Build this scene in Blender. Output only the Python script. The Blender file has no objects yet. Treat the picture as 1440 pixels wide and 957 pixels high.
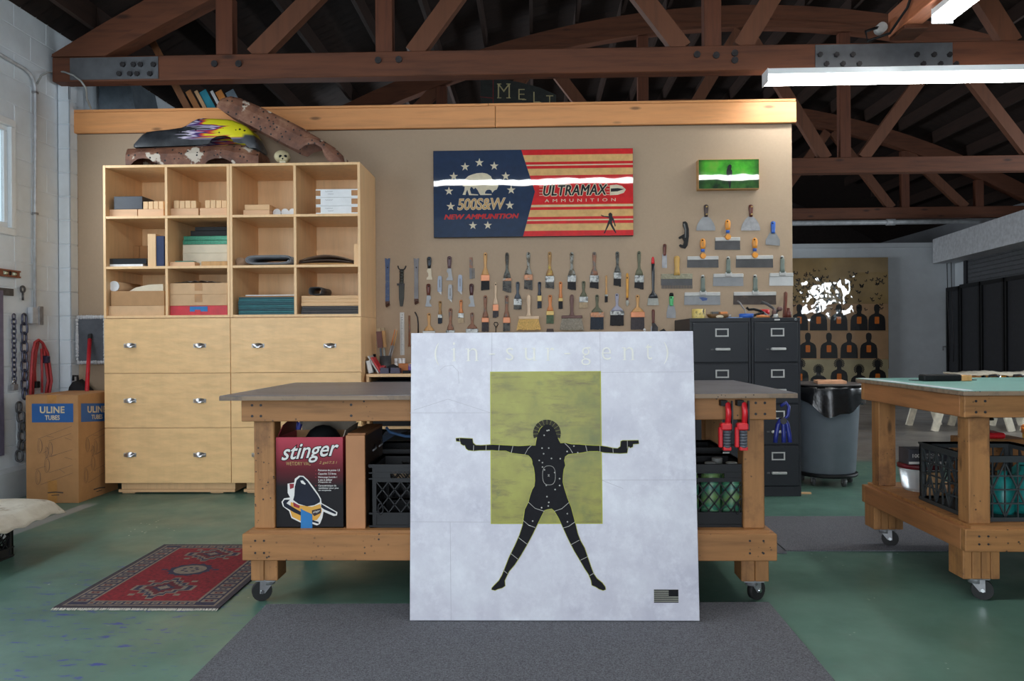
import bpy, bmesh, math, random
from mathutils import Vector, Matrix
random.seed(7)
S = bpy.context.scene
COL = S.collection
PI = math.pi
# ------------------------------------------------------------------ camera
H, F = 1.19, 1098.0                       # eye height (m), focal length (pixels of a 1440 wide frame)
YAW, ROLL = 0.0285, 0.007
FW = Vector((-math.sin(YAW), math.cos(YAW), 0)); R0 = Vector((math.cos(YAW), math.sin(YAW), 0)); U0 = Vector((0, 0, 1))
RT = R0*math.cos(ROLL) - U0*math.sin(ROLL); UP = U0*math.cos(ROLL) + R0*math.sin(ROLL)
cam = bpy.data.cameras.new('camera'); co = bpy.data.objects.new('camera', cam); COL.objects.link(co)
cam.sensor_width = 36; cam.lens = F/1440*36; cam.clip_start = .05; cam.clip_end = 100
M3 = Matrix((RT, UP, -FW)).transposed()
co.matrix_world = Matrix.Translation((0, 0, H)) @ M3.to_4x4()
S.camera = co
# ------------------------------------------------------------------ world, daylight, exposure
w = bpy.data.worlds.new('world'); S.world = w; w.use_nodes = True
bg = w.node_tree.nodes['Background']; bg.inputs[0].default_value = (.78, .89, 1, 1); bg.inputs[1].default_value = 2.5
def area(name, loc, direction, sx, sy, power, col):
    l = bpy.data.lights.new(name, 'AREA'); l.shape = 'RECTANGLE'; l.size = sx; l.size_y = sy; l.energy = power; l.color = col
    o = bpy.data.objects.new(name, l); COL.objects.link(o); o.location = loc
    o.rotation_euler = Vector(direction).to_track_quat('-Z', 'Y').to_euler(); return o
area('daylight_front_door', (-.4, -3.55, 1.7), (0, 1, .0), 4.4, 3.0, 215, (.91, .95, 1))
area('daylight_left_window', (-3.94, 5.25, 2.5), (1, 0, -.1), 1.3, .8, 26, (.84, .93, 1))
area('daylight_left_window', (-3.94, 1.6, 2.2), (1, 0, -.1), 2.2, 1.4, 90, (.84, .93, 1))
area('added_rear_left_light', (-3.9, 13.2, 2.4), (1, .1, -.1), 3.4, 1.2, 330, (.86, .93, 1))  # added light at an unseen opening, brightens the far wall and door wing
area('daylight_right_window', (9.5, 9.25, 2.55), (-1, 0, -.05), 1.15, 1.1, 130, (.86, .94, 1))  # unseen window, placed to give the mural its bright reflection
for y_ in (5.75, 6.65, 7.55):
    for z_ in (2.28, 2.83): area('daylight_right_window', (9.5, y_, z_), (-1, 0, -.05), .56, .36, 30, (.86, .94, 1))  # second unseen window, its lamp split so the mural reflection breaks up
S.view_settings.view_transform = 'Standard'; S.view_settings.look = 'None'; S.view_settings.gamma = 1
S.view_settings.use_curve_mapping = False; S.view_settings.exposure = -0.2
# ------------------------------------------------------------------ helpers
def at(px, py, v):                        # photo pixel -> point of the room at depth v
    d = FW + RT*((px-720)/F) - UP*((py-478.5)/F)
    t = v/d.y
    return Vector((t*d.x, v, H+t*d.z))
def on_floor(px, py, z=0):
    d = FW + RT*((px-720)/F) - UP*((py-478.5)/F)
    t = (z-H)/d.z
    return Vector((t*d.x, t*d.y, z))
def U(px, v, py=478.5): return at(px, py, v).x
def Z(py, v, px=720): return at(px, py, v).z
def lin(c):
    return tuple(((x/255)/12.92 if x/255 <= .04045 else ((x/255+.055)/1.055)**2.4) for x in c)
WPOS = {}
class MB:
    def __init__(self): self.v = []; self.f = []; self.m = []; self.s = []
    def add(self, vs, fs, m=0, smooth=False):
        b = len(self.v); self.v += [Vector(p) for p in vs]
        for f in fs: self.f.append([b+i for i in f]); self.m.append(m); self.s.append(smooth)
        return self
    def box(self, x0, x1, y0, y1, z0, z1, m=0, ch=0.0):
        if x0 > x1: x0, x1 = x1, x0
        if y0 > y1: y0, y1 = y1, y0
        if z0 > z1: z0, z1 = z1, z0
        c = min(ch, (x1-x0)*.45, (y1-y0)*.45, (z1-z0)*.45)
        if c <= 0:
            vs = [(x, y, z) for z in (z0, z1) for y in (y0, y1) for x in (x0, x1)]
            return self.add(vs, [(0,2,3,1),(4,5,7,6),(0,1,5,4),(2,6,7,3),(0,4,6,2),(1,3,7,5)], m)
        bm = bmesh.new(); bmesh.ops.create_cube(bm, size=1)
        for vt in bm.verts: vt.co = Vector(((x0+x1)/2+vt.co.x*(x1-x0), (y0+y1)/2+vt.co.y*(y1-y0), (z0+z1)/2+vt.co.z*(z1-z0)))
        bmesh.ops.bevel(bm, geom=bm.edges[:], offset=c, segments=1, affect='EDGES')
        bm.verts.index_update()
        self.add([vt.co.copy() for vt in bm.verts], [[q.index for q in f.verts] for f in bm.faces], m); bm.free(); return self
    def beam(self, a, b, w, t, side=(0, 1, 0), m=0):      # bar from a to b: width w (in plane), thickness t along side
        a, b, side = Vector(a), Vector(b), Vector(side).normalized()
        d = (b-a).normalized(); n = d.cross(side).normalized(); s2 = n.cross(d).normalized()
        vs = [p + n*(i*w/2) + s2*(j*t/2) for p in (a, b) for j in (-1, 1) for i in (-1, 1)]
        return self.add(vs, [(0,2,3,1),(4,5,7,6),(0,1,5,4),(2,6,7,3),(0,4,6,2),(1,3,7,5)], m)
    def cyl(self, a, b, r0, r1=None, n=12, m=0, caps=True, smooth=True):
        r1 = r0 if r1 is None else r1
        a, b = Vector(a), Vector(b); d = (b-a).normalized()
        e = d.orthogonal().normalized(); g = d.cross(e)
        vs = []
        for p, r in ((a, r0), (b, r1)):
            for i in range(n):
                t = 2*PI*i/n; vs.append(p + (e*math.cos(t)+g*math.sin(t))*r)
        self.add(vs, [(i, (i+1) % n, n+(i+1) % n, n+i) for i in range(n)], m, smooth)
        if caps: self.add(vs[:n], [list(range(n))[::-1]], m); self.add(vs[n:], [list(range(n))], m)
        return self
    def tube(self, pts, r, n=6, m=0, closed=False):
        pts = [Vector(p) for p in pts]; k = len(pts); vs = []; e = None
        for i, p in enumerate(pts):
            if closed: d = (pts[(i+1) % k]-pts[i-1])
            else: d = pts[min(i+1, k-1)]-pts[max(i-1, 0)]
            d.normalize()
            e = d.orthogonal() if e is None else e - d*e.dot(d)
            if e.length < 1e-6: e = d.orthogonal()
            e.normalize(); g = d.cross(e)
            for j in range(n):
                t = 2*PI*j/n; vs.append(p+(e*math.cos(t)+g*math.sin(t))*r)
        fs = []
        for i in range(k if closed else k-1):
            for j in range(n):
                a, b = i*n, ((i+1) % k)*n; fs.append((a+j, a+(j+1) % n, b+(j+1) % n, b+j))
        if not closed: fs += [list(range(n))[::-1], list(range((k-1)*n, k*n))]
        return self.add(vs, fs, m, True)
    def lathe(self, c, prof, n=20, m=0, smooth=True):      # prof: (r, z) from the bottom up
        vs = []; c = Vector(c)
        for r, z in prof:
            for i in range(n):
                t = 2*PI*i/n; vs.append(c+Vector((r*math.cos(t), r*math.sin(t), z)))
        fs = [(k*n+i, k*n+(i+1) % n, (k+1)*n+(i+1) % n, (k+1)*n+i) for k in range(len(prof)-1) for i in range(n)]
        self.add(vs, fs, m, smooth)
        self.add(vs[:n], [list(range(n))[::-1]], m); self.add(vs[-n:], [list(range(n))], m); return self
    def ball(self, c, r, sx=1, sy=1, sz=1, m=0, n=12, k=8):
        vs = []; c = Vector(c)
        for j in range(k+1):
            ph = PI*j/k
            for i in range(n):
                t = 2*PI*i/n; vs.append(c+Vector((r*sx*math.sin(ph)*math.cos(t), r*sy*math.sin(ph)*math.sin(t), -r*sz*math.cos(ph))))
        return self.add(vs, [(j*n+i, j*n+(i+1) % n, (j+1)*n+(i+1) % n, (j+1)*n+i) for j in range(k) for i in range(n)], m, True)
    def prism(self, front, off, m=0):                       # flat polygon (3D points) pushed by the vector off
        n = len(front); off = Vector(off); b = [Vector(p)+off for p in front]
        return self.add(list(front)+b, [list(range(n)), list(range(n, 2*n))[::-1]]+[(i, n+i, n+(i+1) % n, (i+1) % n) for i in range(n)], m)
    def plate(self, poly, v0, v1, m=0):                     # pixel outline -> plate between the depths v0 (front) and v1
        f = [at(x, y, v1) for x, y in poly]
        return self.prism([Vector((p.x, v0, p.z)) for p in f], (0, v1-v0, 0), m)
    def spin(self, cx, prof, ratio, wall, m=0, n=10, cxs=None):   # rounded grip lying against the wall; prof: (pixel y, half width in pixels)
        k = wall/F; mx = max(h for _, h in prof)*k*ratio; vc = wall-mx; vs = []
        for i, (py, hw) in enumerate(prof):
            c = at(cxs[i] if cxs else cx, py, wall)
            for j in range(n):
                t = 2*PI*j/n; vs.append(Vector((c.x+hw*k*math.cos(t), vc+hw*k*ratio*math.sin(t), c.z)))
        q = len(prof)
        self.add(vs, [(i*n+j, i*n+(j+1) % n, (i+1)*n+(j+1) % n, (i+1)*n+j) for i in range(q-1) for j in range(n)]+[list(range(n)), list(range((q-1)*n, q*n))[::-1]], m, True)
        return self
    def poly(self, pts, m=0): return self.add(pts, [list(range(len(pts)))], m)
    def line(self, pts, wd, fn, m=0):                       # thin drawn stroke; pts in 2D, fn maps 2D -> 3D
        P = [Vector((x, y)) for x, y in pts]; L = []; R = []
        for i, p in enumerate(P):
            d = (P[min(i+1, len(P)-1)]-P[max(i-1, 0)]).normalized(); n = Vector((-d.y, d.x))*wd/2
            L.append(fn(*(p+n))); R.append(fn(*(p-n)))
        k = len(P)
        return self.add(L+R, [(i, i+1, k+i+1, k+i) for i in range(k-1)], m)
    def text(self, s, fn, shear=0, offset=0, space=1, m=0): # fn maps (s, t) in the unit square of the words -> 3D
        cu = bpy.data.curves.new('words', 'FONT'); cu.body = s; cu.shear = shear; cu.offset = offset; cu.space_character = space; cu.resolution_u = 3
        o = bpy.data.objects.new('words', cu); me = bpy.data.meshes.new_from_object(o)
        vs = [v.co.copy() for v in me.vertices]
        x0 = min(v.x for v in vs); x1 = max(v.x for v in vs); y0 = min(v.y for v in vs); y1 = max(v.y for v in vs)
        self.add([fn((v.x-x0)/(x1-x0), (v.y-y0)/max(y1-y0, 1e-6)) for v in vs], [list(p.vertices) for p in me.polygons], m)
        bpy.data.objects.remove(o); bpy.data.curves.remove(cu); bpy.data.meshes.remove(me); return self
    def bounds(self):
        return [min(p[i] for p in self.v) for i in range(3)], [max(p[i] for p in self.v) for i in range(3)]
    def build(self, name, mats, parent=None, local=False, origin=None, fix=True):
        if not isinstance(mats, (list, tuple)): mats = [mats]
        if parent is not None: off = Vector((0, 0, 0)) if local else WPOS[parent.name]
        elif origin is not None: off = Vector(origin)
        else:
            a, b = self.bounds(); off = Vector(((a[0]+b[0])/2, (a[1]+b[1])/2, a[2]))
        me = bpy.data.meshes.new(name); me.from_pydata([tuple(p-off) for p in self.v], [], self.f)
        for m in mats: me.materials.append(m)
        me.polygons.foreach_set('material_index', self.m); me.polygons.foreach_set('use_smooth', self.s)
        if fix and len(self.f) > 1:
            bm = bmesh.new(); bm.from_mesh(me); bmesh.ops.remove_doubles(bm, verts=bm.verts, dist=1e-5); bmesh.ops.recalc_face_normals(bm, faces=bm.faces); bm.to_mesh(me); bm.free()
        me.update(); o = bpy.data.objects.new(name, me); COL.objects.link(o)
        if parent is not None: o.parent = parent; WPOS[o.name] = off
        else: o.location = off; WPOS[o.name] = off
        return o
def tag(o, label, cat, group=None, kind=None):
    o['label'] = label; o['category'] = cat
    if group: o['group'] = group
    if kind: o['kind'] = kind
    return o
def thing(name, label, cat, loc, group=None):
    o = bpy.data.objects.new(name, None); o.empty_display_size = .1; COL.objects.link(o); o.location = loc; WPOS[o.name] = Vector(loc)
    return tag(o, label, cat, group)
def struct(o): o['kind'] = 'structure'; return o
def stuff(o): o['kind'] = 'stuff'; return o
# ------------------------------------------------------------------ materials
def nodes(name):
    m = bpy.data.materials.new(name); m.use_nodes = True; nt = m.node_tree
    return m, nt, nt.nodes['Principled BSDF']
def N(nt, t, **kw):
    n = nt.nodes.new(t)
    for k, v in kw.items():
        if k in n.inputs: n.inputs[k].default_value = v
        else: setattr(n, k, v)
    return n
def coords(nt, scale=(1, 1, 1), rnd=True):
    tc = N(nt, 'ShaderNodeTexCoord'); mp = N(nt, 'ShaderNodeMapping'); mp.inputs['Scale'].default_value = scale
    if rnd:
        oi = N(nt, 'ShaderNodeObjectInfo'); ml = N(nt, 'ShaderNodeMath', operation='MULTIPLY'); ml.inputs[1].default_value = 37
        nt.links.new(oi.outputs['Random'], ml.inputs[0]); nt.links.new(ml.outputs[0], mp.inputs['Location'])
    nt.links.new(tc.outputs['Object'], mp.inputs['Vector']); return mp.outputs[0]
def ramp(nt, src, stops):
    r = N(nt, 'ShaderNodeValToRGB'); e = r.color_ramp.elements
    while len(e) < len(stops): e.new(.5)
    for i, (p, c) in enumerate(stops): e[i].position = p; e[i].color = (*c, 1) if len(c) == 3 else c
    nt.links.new(src, r.inputs[0]); return r.outputs[0]
def mixc(nt, fac, a, b, mode='MIX'):
    n = N(nt, 'ShaderNodeMix', data_type='RGBA', blend_type=mode)
    for sock, val in ((n.inputs[0], fac), (n.inputs[6], a), (n.inputs[7], b)):
        if hasattr(val, 'is_linked'): nt.links.new(val, sock)
        elif isinstance(val, tuple): sock.default_value = (*val, 1) if len(val) == 3 else val
        else: sock.default_value = val
    return n.outputs[2]
def noise(nt, vec, scale, detail=4, rough=.55):
    n = N(nt, 'ShaderNodeTexNoise'); n.inputs['Scale'].default_value = scale; n.inputs['Detail'].default_value = detail; n.inputs['Roughness'].default_value = rough
    nt.links.new(vec, n.inputs['Vector']); return n.outputs[0]
def bump(nt, b, h, strength, dist=.01):
    n = N(nt, 'ShaderNodeBump'); n.inputs['Strength'].default_value = strength; n.inputs['Distance'].default_value = dist
    nt.links.new(h, n.inputs['Height']); nt.links.new(n.outputs[0], b.inputs['Normal'])
MATS = {}
def mat(name, c, rough=.6, metal=0, var=.18, scale=14, bmp=0, spec=.5, coat=0, c2=None, amt=.5):
    if name in MATS: return MATS[name]
    m, nt, b = nodes(name); v = coords(nt); n = noise(nt, v, scale)
    lc = lin(c); dark = tuple(x*(1-var) for x in lc); light = tuple(min(1, x*(1+var)) for x in lc)
    out = ramp(nt, n, [(.3, dark), (.7, light)])
    if c2:
        n2 = noise(nt, v, scale*.45, 5, .65)
        k = ramp(nt, n2, [(amt-.04, (0, 0, 0)), (amt+.04, (1, 1, 1))]); out = mixc(nt, k, out, lin(c2))
    nt.links.new(out, b.inputs['Base Color']); b.inputs['Roughness'].default_value = rough; b.inputs['Metallic'].default_value = metal
    b.inputs['Specular IOR Level'].default_value = spec; b.inputs['Coat Weight'].default_value = coat; b.inputs['Coat Roughness'].default_value = .04
    if bmp: bump(nt, b, n, bmp, .004)
    MATS[name] = m; return m
def wood(name, c, axis='x', rough=.55, contrast=.25, scale=1.0, specks=0, knots=0, stain=None, figure=0):
    if name in MATS: return MATS[name]
    m, nt, b = nodes(name)
    st = {'x': (1.2, 14, 14), 'y': (14, 1.2, 14), 'z': (14, 14, 1.2)}[axis]
    v = coords(nt, tuple(s*scale for s in st)); n = noise(nt, v, 2.2, 6, .6)
    lc = lin(c); out = ramp(nt, n, [(.28, tuple(x*(1-contrast*1.3) for x in lc)), (.5, lc), (.72, tuple(min(1, x*(1+contrast*.6)) for x in lc))])
    v2 = coords(nt)
    if figure:                                              # rippled maple figure
        mp = coords(nt, (1.6, 1.6, 6)); f = noise(nt, mp, 4, 3, .55); out = mixc(nt, .3, out, ramp(nt, f, [(.35, tuple(x*.72 for x in lc)), (.65, tuple(min(1, x*1.15) for x in lc))]))
        bump(nt, b, f, figure, .01)
    if knots:
        kv = coords(nt, {'x': (1, 3.2, 3.2), 'y': (3.2, 1, 3.2), 'z': (3.2, 3.2, 1)}[axis]); vo = N(nt, 'ShaderNodeTexVoronoi'); vo.inputs['Scale'].default_value = knots
        nt.links.new(kv, vo.inputs['Vector']); k = ramp(nt, vo.outputs['Distance'], [(.05, (1, 1, 1)), (.13, (0, 0, 0))]); out = mixc(nt, k, out, tuple(x*.35 for x in lc))
    if specks:
        vo = N(nt, 'ShaderNodeTexVoronoi'); vo.inputs['Scale'].default_value = specks; nt.links.new(v2, vo.inputs['Vector'])
        k = ramp(nt, vo.outputs['Distance'], [(.14, (1, 1, 1)), (.2, (0, 0, 0))]); g = ramp(nt, noise(nt, v2, 5), [(.5, (0, 0, 0)), (.6, (1, 1, 1))])
        out = mixc(nt, mixc(nt, 1.0, k, g, 'MULTIPLY'), out, (.02, .015, .012))
    if stain:
        k = ramp(nt, noise(nt, v2, 4, 5, .7), [(.5, (0, 0, 0)), (.72, (1, 1, 1))]); out = mixc(nt, k, out, lin(stain))
    nt.links.new(out, b.inputs['Base Color']); b.inputs['Roughness'].default_value = rough
    MATS[name] = m; return m
def glow(name, c, s):
    m, nt, b = nodes(name); b.inputs['Base Color'].default_value = (.9, .9, .9, 1); b.inputs['Emission Color'].default_value = (*c, 1); b.inputs['Emission Strength'].default_value = s; return m
W_TABLE = wood('bench_timber', (158, 110, 64), 'x', .6, .28, 1, 38, 2.5)
W_TABLEZ = wood('bench_timber_upright', (160, 112, 66), 'z', .6, .28, 1, 40, 2.5, (96, 62, 38))
W_TABLEY = wood('bench_timber_side', (158, 106, 64), 'y', .6, .28, 1, 0, 2.5)
W_TRUSS = wood('truss_timber', (98, 55, 33), 'x', .7, .3, .7, 0, 1.6)
W_TRUSSZ = wood('truss_timber_upright', (98, 53, 32), 'z', .7, .3, .7, 0, 1.2)
W_TRUSSD = wood('truss_timber_diagonal', (104, 62, 40), 'z', .7, .2, .7)
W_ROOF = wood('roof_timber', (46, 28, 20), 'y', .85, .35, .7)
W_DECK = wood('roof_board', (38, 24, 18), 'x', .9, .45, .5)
W_PINE = wood('header_pine', (222, 154, 96), 'x', .5, .16, .6, 0, 2.2)
W_MAPLE = wood('maple_ply', (234, 193, 144), 'z', .42, .09, .8)
W_FIG = wood('figured_maple', (240, 196, 140), 'z', .35, .05, .5, figure=.25)
W_LIGHT = wood('pale_block_wood', (226, 186, 140), 'z', .6, .12)
W_LIGHTX = wood('pale_board_wood', (220, 178, 132), 'x', .6, .12)
W_HANDLE = wood('brush_beech', (198, 150, 92), 'z', .5, .2, 2)
W_ROSE = wood('rosewood_grip', (98, 48, 38), 'z', .4, .3, 2)
W_PLY = wood('dark_oiled_ply', (98, 98, 106), 'x', .34, .22, .6, stain=(64, 64, 72))
CARD = mat('cardboard', (176, 134, 92), .75, var=.08); CARD2 = mat('pale_cardboard', (206, 168, 128), .75, var=.08)
CARD_UL = mat('brown_carton', (172, 124, 78), .72, var=.06)
TAPE = mat('packing_tape', (176, 122, 62), .3); WHITE = mat('white_board', (226, 228, 230), .5, var=.05); CREAM = mat('cream_card', (214, 202, 178), .6, var=.06)
STEEL = mat('brushed_steel', (150, 150, 153), .42, .45, .2, 25); DKSTEEL = mat('dark_steel', (88, 88, 90), .45, .4, .3, 20); PULL = mat('satin_nickel', (190, 190, 194), .28, .95, .08); CHROME = mat('chrome', (210, 212, 215), .15, 1, .04)
ALU = mat('pale_aluminium', (188, 188, 186), .5, .2, .1); IRON = mat('black_iron', (58, 56, 58), .5, .6, .3, 30, .3)
BLACK = mat('black_plastic', (22, 23, 25), .5, var=.2, spec=.25); RUBBER = mat('black_rubber', (30, 30, 31), .7); HOLE = mat('black_hole', (8, 8, 8), .9)
COPPER = mat('copper_ferrule', (206, 136, 98), .42, .3, .12); BRASS = mat('brass_ferrule', (190, 162, 96), .4, .3, .1); TIN = mat('paint_crusted_tin', (170, 172, 170), .45, .45, .3, 60, .4, c2=(96, 98, 98), amt=.56)
INK = mat('black_ink', (20, 20, 22), .6, var=.05, spec=.2); M_PLATE = mat('plate_steel', (92, 94, 98), .5, .2, .15, 12)
# ================================================================== THE SETTING
WALL = 6.61
UL = U(111, WALL) - .105                  # left wall plane
UR = 9.6
# floor: worn green paint, grey concrete beyond, blue and white paint marks
m, nt, b = nodes('green_painted_floor'); v = coords(nt, rnd=False)
sx = N(nt, 'ShaderNodeSeparateXYZ'); nt.links.new(v, sx.inputs[0])
def step(src, a, c): 
    n = N(nt, 'ShaderNodeMapRange'); n.inputs[1].default_value = a; n.inputs[2].default_value = c; nt.links.new(src, n.inputs[0]); return n.outputs[0]
def mul(*a):
    o = a[0]
    for x in a[1:]:
        n = N(nt, 'ShaderNodeMath', operation='MULTIPLY'); nt.links.new(o, n.inputs[0]); nt.links.new(x, n.inputs[1]); o = n.outputs[0]
    return o
g = ramp(nt, noise(nt, v, 1.3, 6, .65), [(.3, lin((66, 98, 86))), (.7, lin((94, 130, 117)))])
g = mixc(nt, ramp(nt, noise(nt, v, 5, 8, .75), [(.55, (0, 0, 0)), (.75, (.5, .5, .5))]), g, lin((90, 102, 98)))
grey = ramp(nt, noise(nt, v, 2, 6), [(.3, lin((104, 100, 96))), (.7, lin((136, 128, 120)))])
g = mixc(nt, step(sx.outputs[1], 7.55, 7.75), g, grey)
nb = coords(nt, (4, 13, 1), rnd=False)
blue = mul(ramp(nt, noise(nt, nb, 2.2, 5, .7), [(.58, (0, 0, 0)), (.62, (1, 1, 1))]), step(sx.outputs[0], -1.15, -1.5), step(sx.outputs[0], -2.7, -2.3), step(sx.outputs[1], 4.3, 4.0))
g = mixc(nt, blue, g, lin((42, 62, 140)))
vo = N(nt, 'ShaderNodeTexVoronoi'); vo.inputs['Scale'].default_value = 22; nt.links.new(v, vo.inputs['Vector'])
sp = mul(ramp(nt, vo.outputs['Distance'], [(.10, (1, 1, 1)), (.13, (0, 0, 0))]), ramp(nt, noise(nt, v, 1.7, 2), [(.6, (0, 0, 0)), (.66, (1, 1, 1))]))
g = mixc(nt, sp, g, lin((205, 205, 200)))
ns = coords(nt, (2, 22, 1), rnd=False)
sc = mul(ramp(nt, noise(nt, ns, 2.6, 3, .5), [(.72, (0, 0, 0)), (.74, (1, 1, 1))]), ramp(nt, noise(nt, v, 2.4, 2), [(.52, (0, 0, 0)), (.6, (1, 1, 1))]))
g = mixc(nt, sc, g, lin((170, 172, 160)))
seam = mul(step(sx.outputs[0], -3.36, -3.34), step(sx.outputs[0], -3.24, -3.26), step(sx.outputs[1], 5.75, 5.65))
g = mixc(nt, seam, g, lin((140, 146, 146)))
nt.links.new(g, b.inputs['Base Color']); nt.links.new(ramp(nt, noise(nt, v, 3, 5), [(.3, (.28,)*3), (.7, (.5,)*3)]), b.inputs['Roughness'])
bump(nt, b, noise(nt, v, 30, 4), .08, .003)
struct(MB().box(-5, 12, -4.2, 23, -.1, 0).build('floor', m, origin=(0, 0, 0)))
# left wall of painted concrete blocks
m_block = mat('painted_block', (220, 229, 237), .6, var=.04, scale=9, bmp=.35); m_mort = mat('painted_mortar', (218, 227, 235), .7, var=.03)
WV0, WV1 = 4.55, at(20, 300, 6.2).y       # window_1 opening along the wall
d = FW+RT*((21-720)/F); WV1 = UL/d.x*d.y; WZ0, WZ1 = Z(332, WV1, 20), Z(170, WV1, 20)
mb = MB(); 
mb.box(UL-.2, UL-.006, -4.2, .6, 0, 3.86).box(UL-.2, UL-.006, .6, 2.7, 0, 1.4).box(UL-.2, UL-.006, .6, 2.7, 3.0, 3.86).box(UL-.2, UL-.006, 2.7, WV0, 0, 3.86)
mb.box(UL-.2, UL-.006, WV0, WV1, 0, WZ0).box(UL-.2, UL-.006, WV0, WV1, WZ1, 3.86).box(UL-.2, UL-.006, WV1, 11.4, 0, 3.86).box(UL-.2, UL-.006, 15, 22, 0, 3.86).box(UL-.2, UL-.006, 11.4, 15, 0, 1.75).box(UL-.2, UL-.006, 11.4, 15, 3.05, 3.86)
wl = struct(mb.build('wall_left', m_mort, origin=(UL, 0, 0)))
shared = {}
def blockpiece(sz, parent, loc, axis='x'):
    key = (round(sz[0], 3), round(sz[1], 3), axis)
    if key not in shared:
        q = MB().box(0, .016, 0, sz[0], 0, sz[1], ch=.005) if axis == 'x' else MB().box(0, sz[0], 0, .016, 0, sz[1], ch=.005)
        o = q.build('block', m_block, parent, local=True); shared[key] = o.data
    else: o = bpy.data.objects.new('block', shared[key]); COL.objects.link(o); o.parent = parent
    o.location = loc; return o
for k in range(19):
    z0 = k*.203; ys = []; y = 2.75-(k % 2)*.2
    while y < 6.5:
        a, c = y+.0015, min(y+.3985, 6.50); zc = z0+.1
        if z0+.2 > WZ0 and z0 < WZ1:
            if a >= WV0-.01 and c <= WV1+.01: y += .4; continue
            if a < WV1 < c: a = WV1+.004
            elif a < WV0 < c: c = WV0-.004
            if c-a < .03: y += .4; continue
        blockpiece((c-a, .2), wl, (-.0185, a, z0+.0015)); y += .4
# pilaster that carries the truss
PV = 6.50; PZ = Z(112, PV, 90)
for (a, b_, c, e) in ((UL, UL+.105, PV, WALL+.3),):
    pil = struct(MB().box(UL, UL+.097, PV+.008, WALL+.1, 0, PZ).build('wall_left_pilaster', m_mort, origin=(UL, PV, 0)))
    for k in range(int(PZ/.203)+1):
        z0 = k*.203; h = min(.197, PZ-z0-.003)
        if h < .02: continue
        blockpiece((.105, h), pil, (0, 0, z0+.003), 'y'); blockpiece((.11, h), pil, (.097-.008, 0.0, z0+.003), 'x')
m_curb = mat('painted_curb', (196, 203, 208), .6, var=.06, scale=6)
struct(MB().prism([(UL-.02, 1, 0), (UL-.02, 1, .26), (UL+.03, 1, .215), (UL+.035, 1, 0)], (0, 5.5, 0)).build('baseboard_left', m_curb))
# window in the left wall
m_vinyl = mat('white_vinyl', (226, 232, 236), .35, var=.03)
m, nt, b = nodes('window_glass'); b.inputs['Base Color'].default_value = (.93, 1, .98, 1); b.inputs['Transmission Weight'].default_value = 1; b.inputs['Roughness'].default_value = .02; b.inputs['IOR'].default_value = 1.45
GLASS = m
def window(name, v0, v1, z0, z1, u, sgn):
    t = .055; q = MB()
    for (a, c, e, f) in ((v0, v0+t, z0+t+.001, z1-t-.001), (v1-t, v1, z0+t+.001, z1-t-.001), (v0, v1, z0, z0+t), (v0, v1, z1-t, z1)): q.box(u-.07*sgn, u+.02*sgn, a, c, e, f, ch=.004)
    o = struct(q.build(name, m_vinyl, origin=(u, (v0+v1)/2, z0)))
    q = MB(); t2 = .04
    for (a, c, e, f) in ((v0+t, v0+t+t2, z0+t+t2+.001, z1-t-t2-.001), (v1-t-t2, v1-t, z0+t+t2+.001, z1-t-t2-.001), (v0+t, v1-t, z0+t, z0+t+t2), (v0+t, v1-t, z1-t-t2, z1-t), ((v0+v1)/2-.025, (v0+v1)/2+.025, z0+t+t2+.001, z1-t-t2-.001)): q.box(u-.05*sgn, u-.01*sgn, a, c, e, f, ch=.003)
    q.build('sash', m_vinyl, o)
    for a, c in ((v0+t+t2, (v0+v1)/2-.025), ((v0+v1)/2+.025, v1-t-t2)): MB().box(u-.034*sgn, u-.028*sgn, a, c, z0+t+t2, z1-t-t2).build('pane', GLASS, o)
window('window_1', WV0, WV1, WZ0, WZ1, UL, 1); window('window_2', .6, 2.7, 1.4, 3.0, UL, 1); window('window_5_added', 11.4, 15, 1.75, 3.05, UL, 1); window('window_3', 8.6, 9.9, 1.95, 3.15, UR, -1); window('window_4', 5.3, 8.0, 1.95, 3.15, UR, -1)  # rear-left window is added, out of view, to let light onto the far wing
# front wall behind the viewer with an open roll-up door
m_white = mat('white_paint', (205, 211, 216), .65, var=.05, scale=5)
q = MB().box(UL-.2, -2.7, -3.8, -3.62, 0, 3.86).box(1.9, UR+.2, -3.8, -3.62, 0, 3.86).box(-2.7, 1.9, -3.8, -3.62, 3.25, 3.86)
struct(q.build('wall_front', m_white))
# right outer wall, end wall
q = MB().box(UR, UR+.2, -3.8, 5.3, 0, 3.9).box(UR, UR+.2, 8.0, 8.6, 0, 3.9).box(UR, UR+.2, 9.9, 22, 0, 3.9).box(UR, UR+.2, 5.3, 8.0, 0, 1.95).box(UR, UR+.2, 8.6, 9.9, 0, 1.95).box(UR, UR+.2, 5.3, 8.0, 3.15, 3.9).box(UR, UR+.2, 8.6, 9.9, 3.15, 3.9)
m_grey = mat('grey_wall_paint', (150, 153, 158), .7, var=.06, scale=3)
struct(q.build('wall_right', m_grey))
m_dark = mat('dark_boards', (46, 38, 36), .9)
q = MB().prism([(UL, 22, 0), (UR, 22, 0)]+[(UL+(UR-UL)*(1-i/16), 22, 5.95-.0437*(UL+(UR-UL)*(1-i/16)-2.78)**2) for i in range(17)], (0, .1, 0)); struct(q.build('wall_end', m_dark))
q = MB().prism([(UL, -3.8, 3.5), (UR, -3.8, 3.5)]+[(UL+(UR-UL)*(1-i/16), -3.8, 5.95-.0437*(UL+(UR-UL)*(1-i/16)-2.78)**2) for i in range(17)], (0, .1, 0)); struct(q.build('wall_gable', m_dark))
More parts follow.
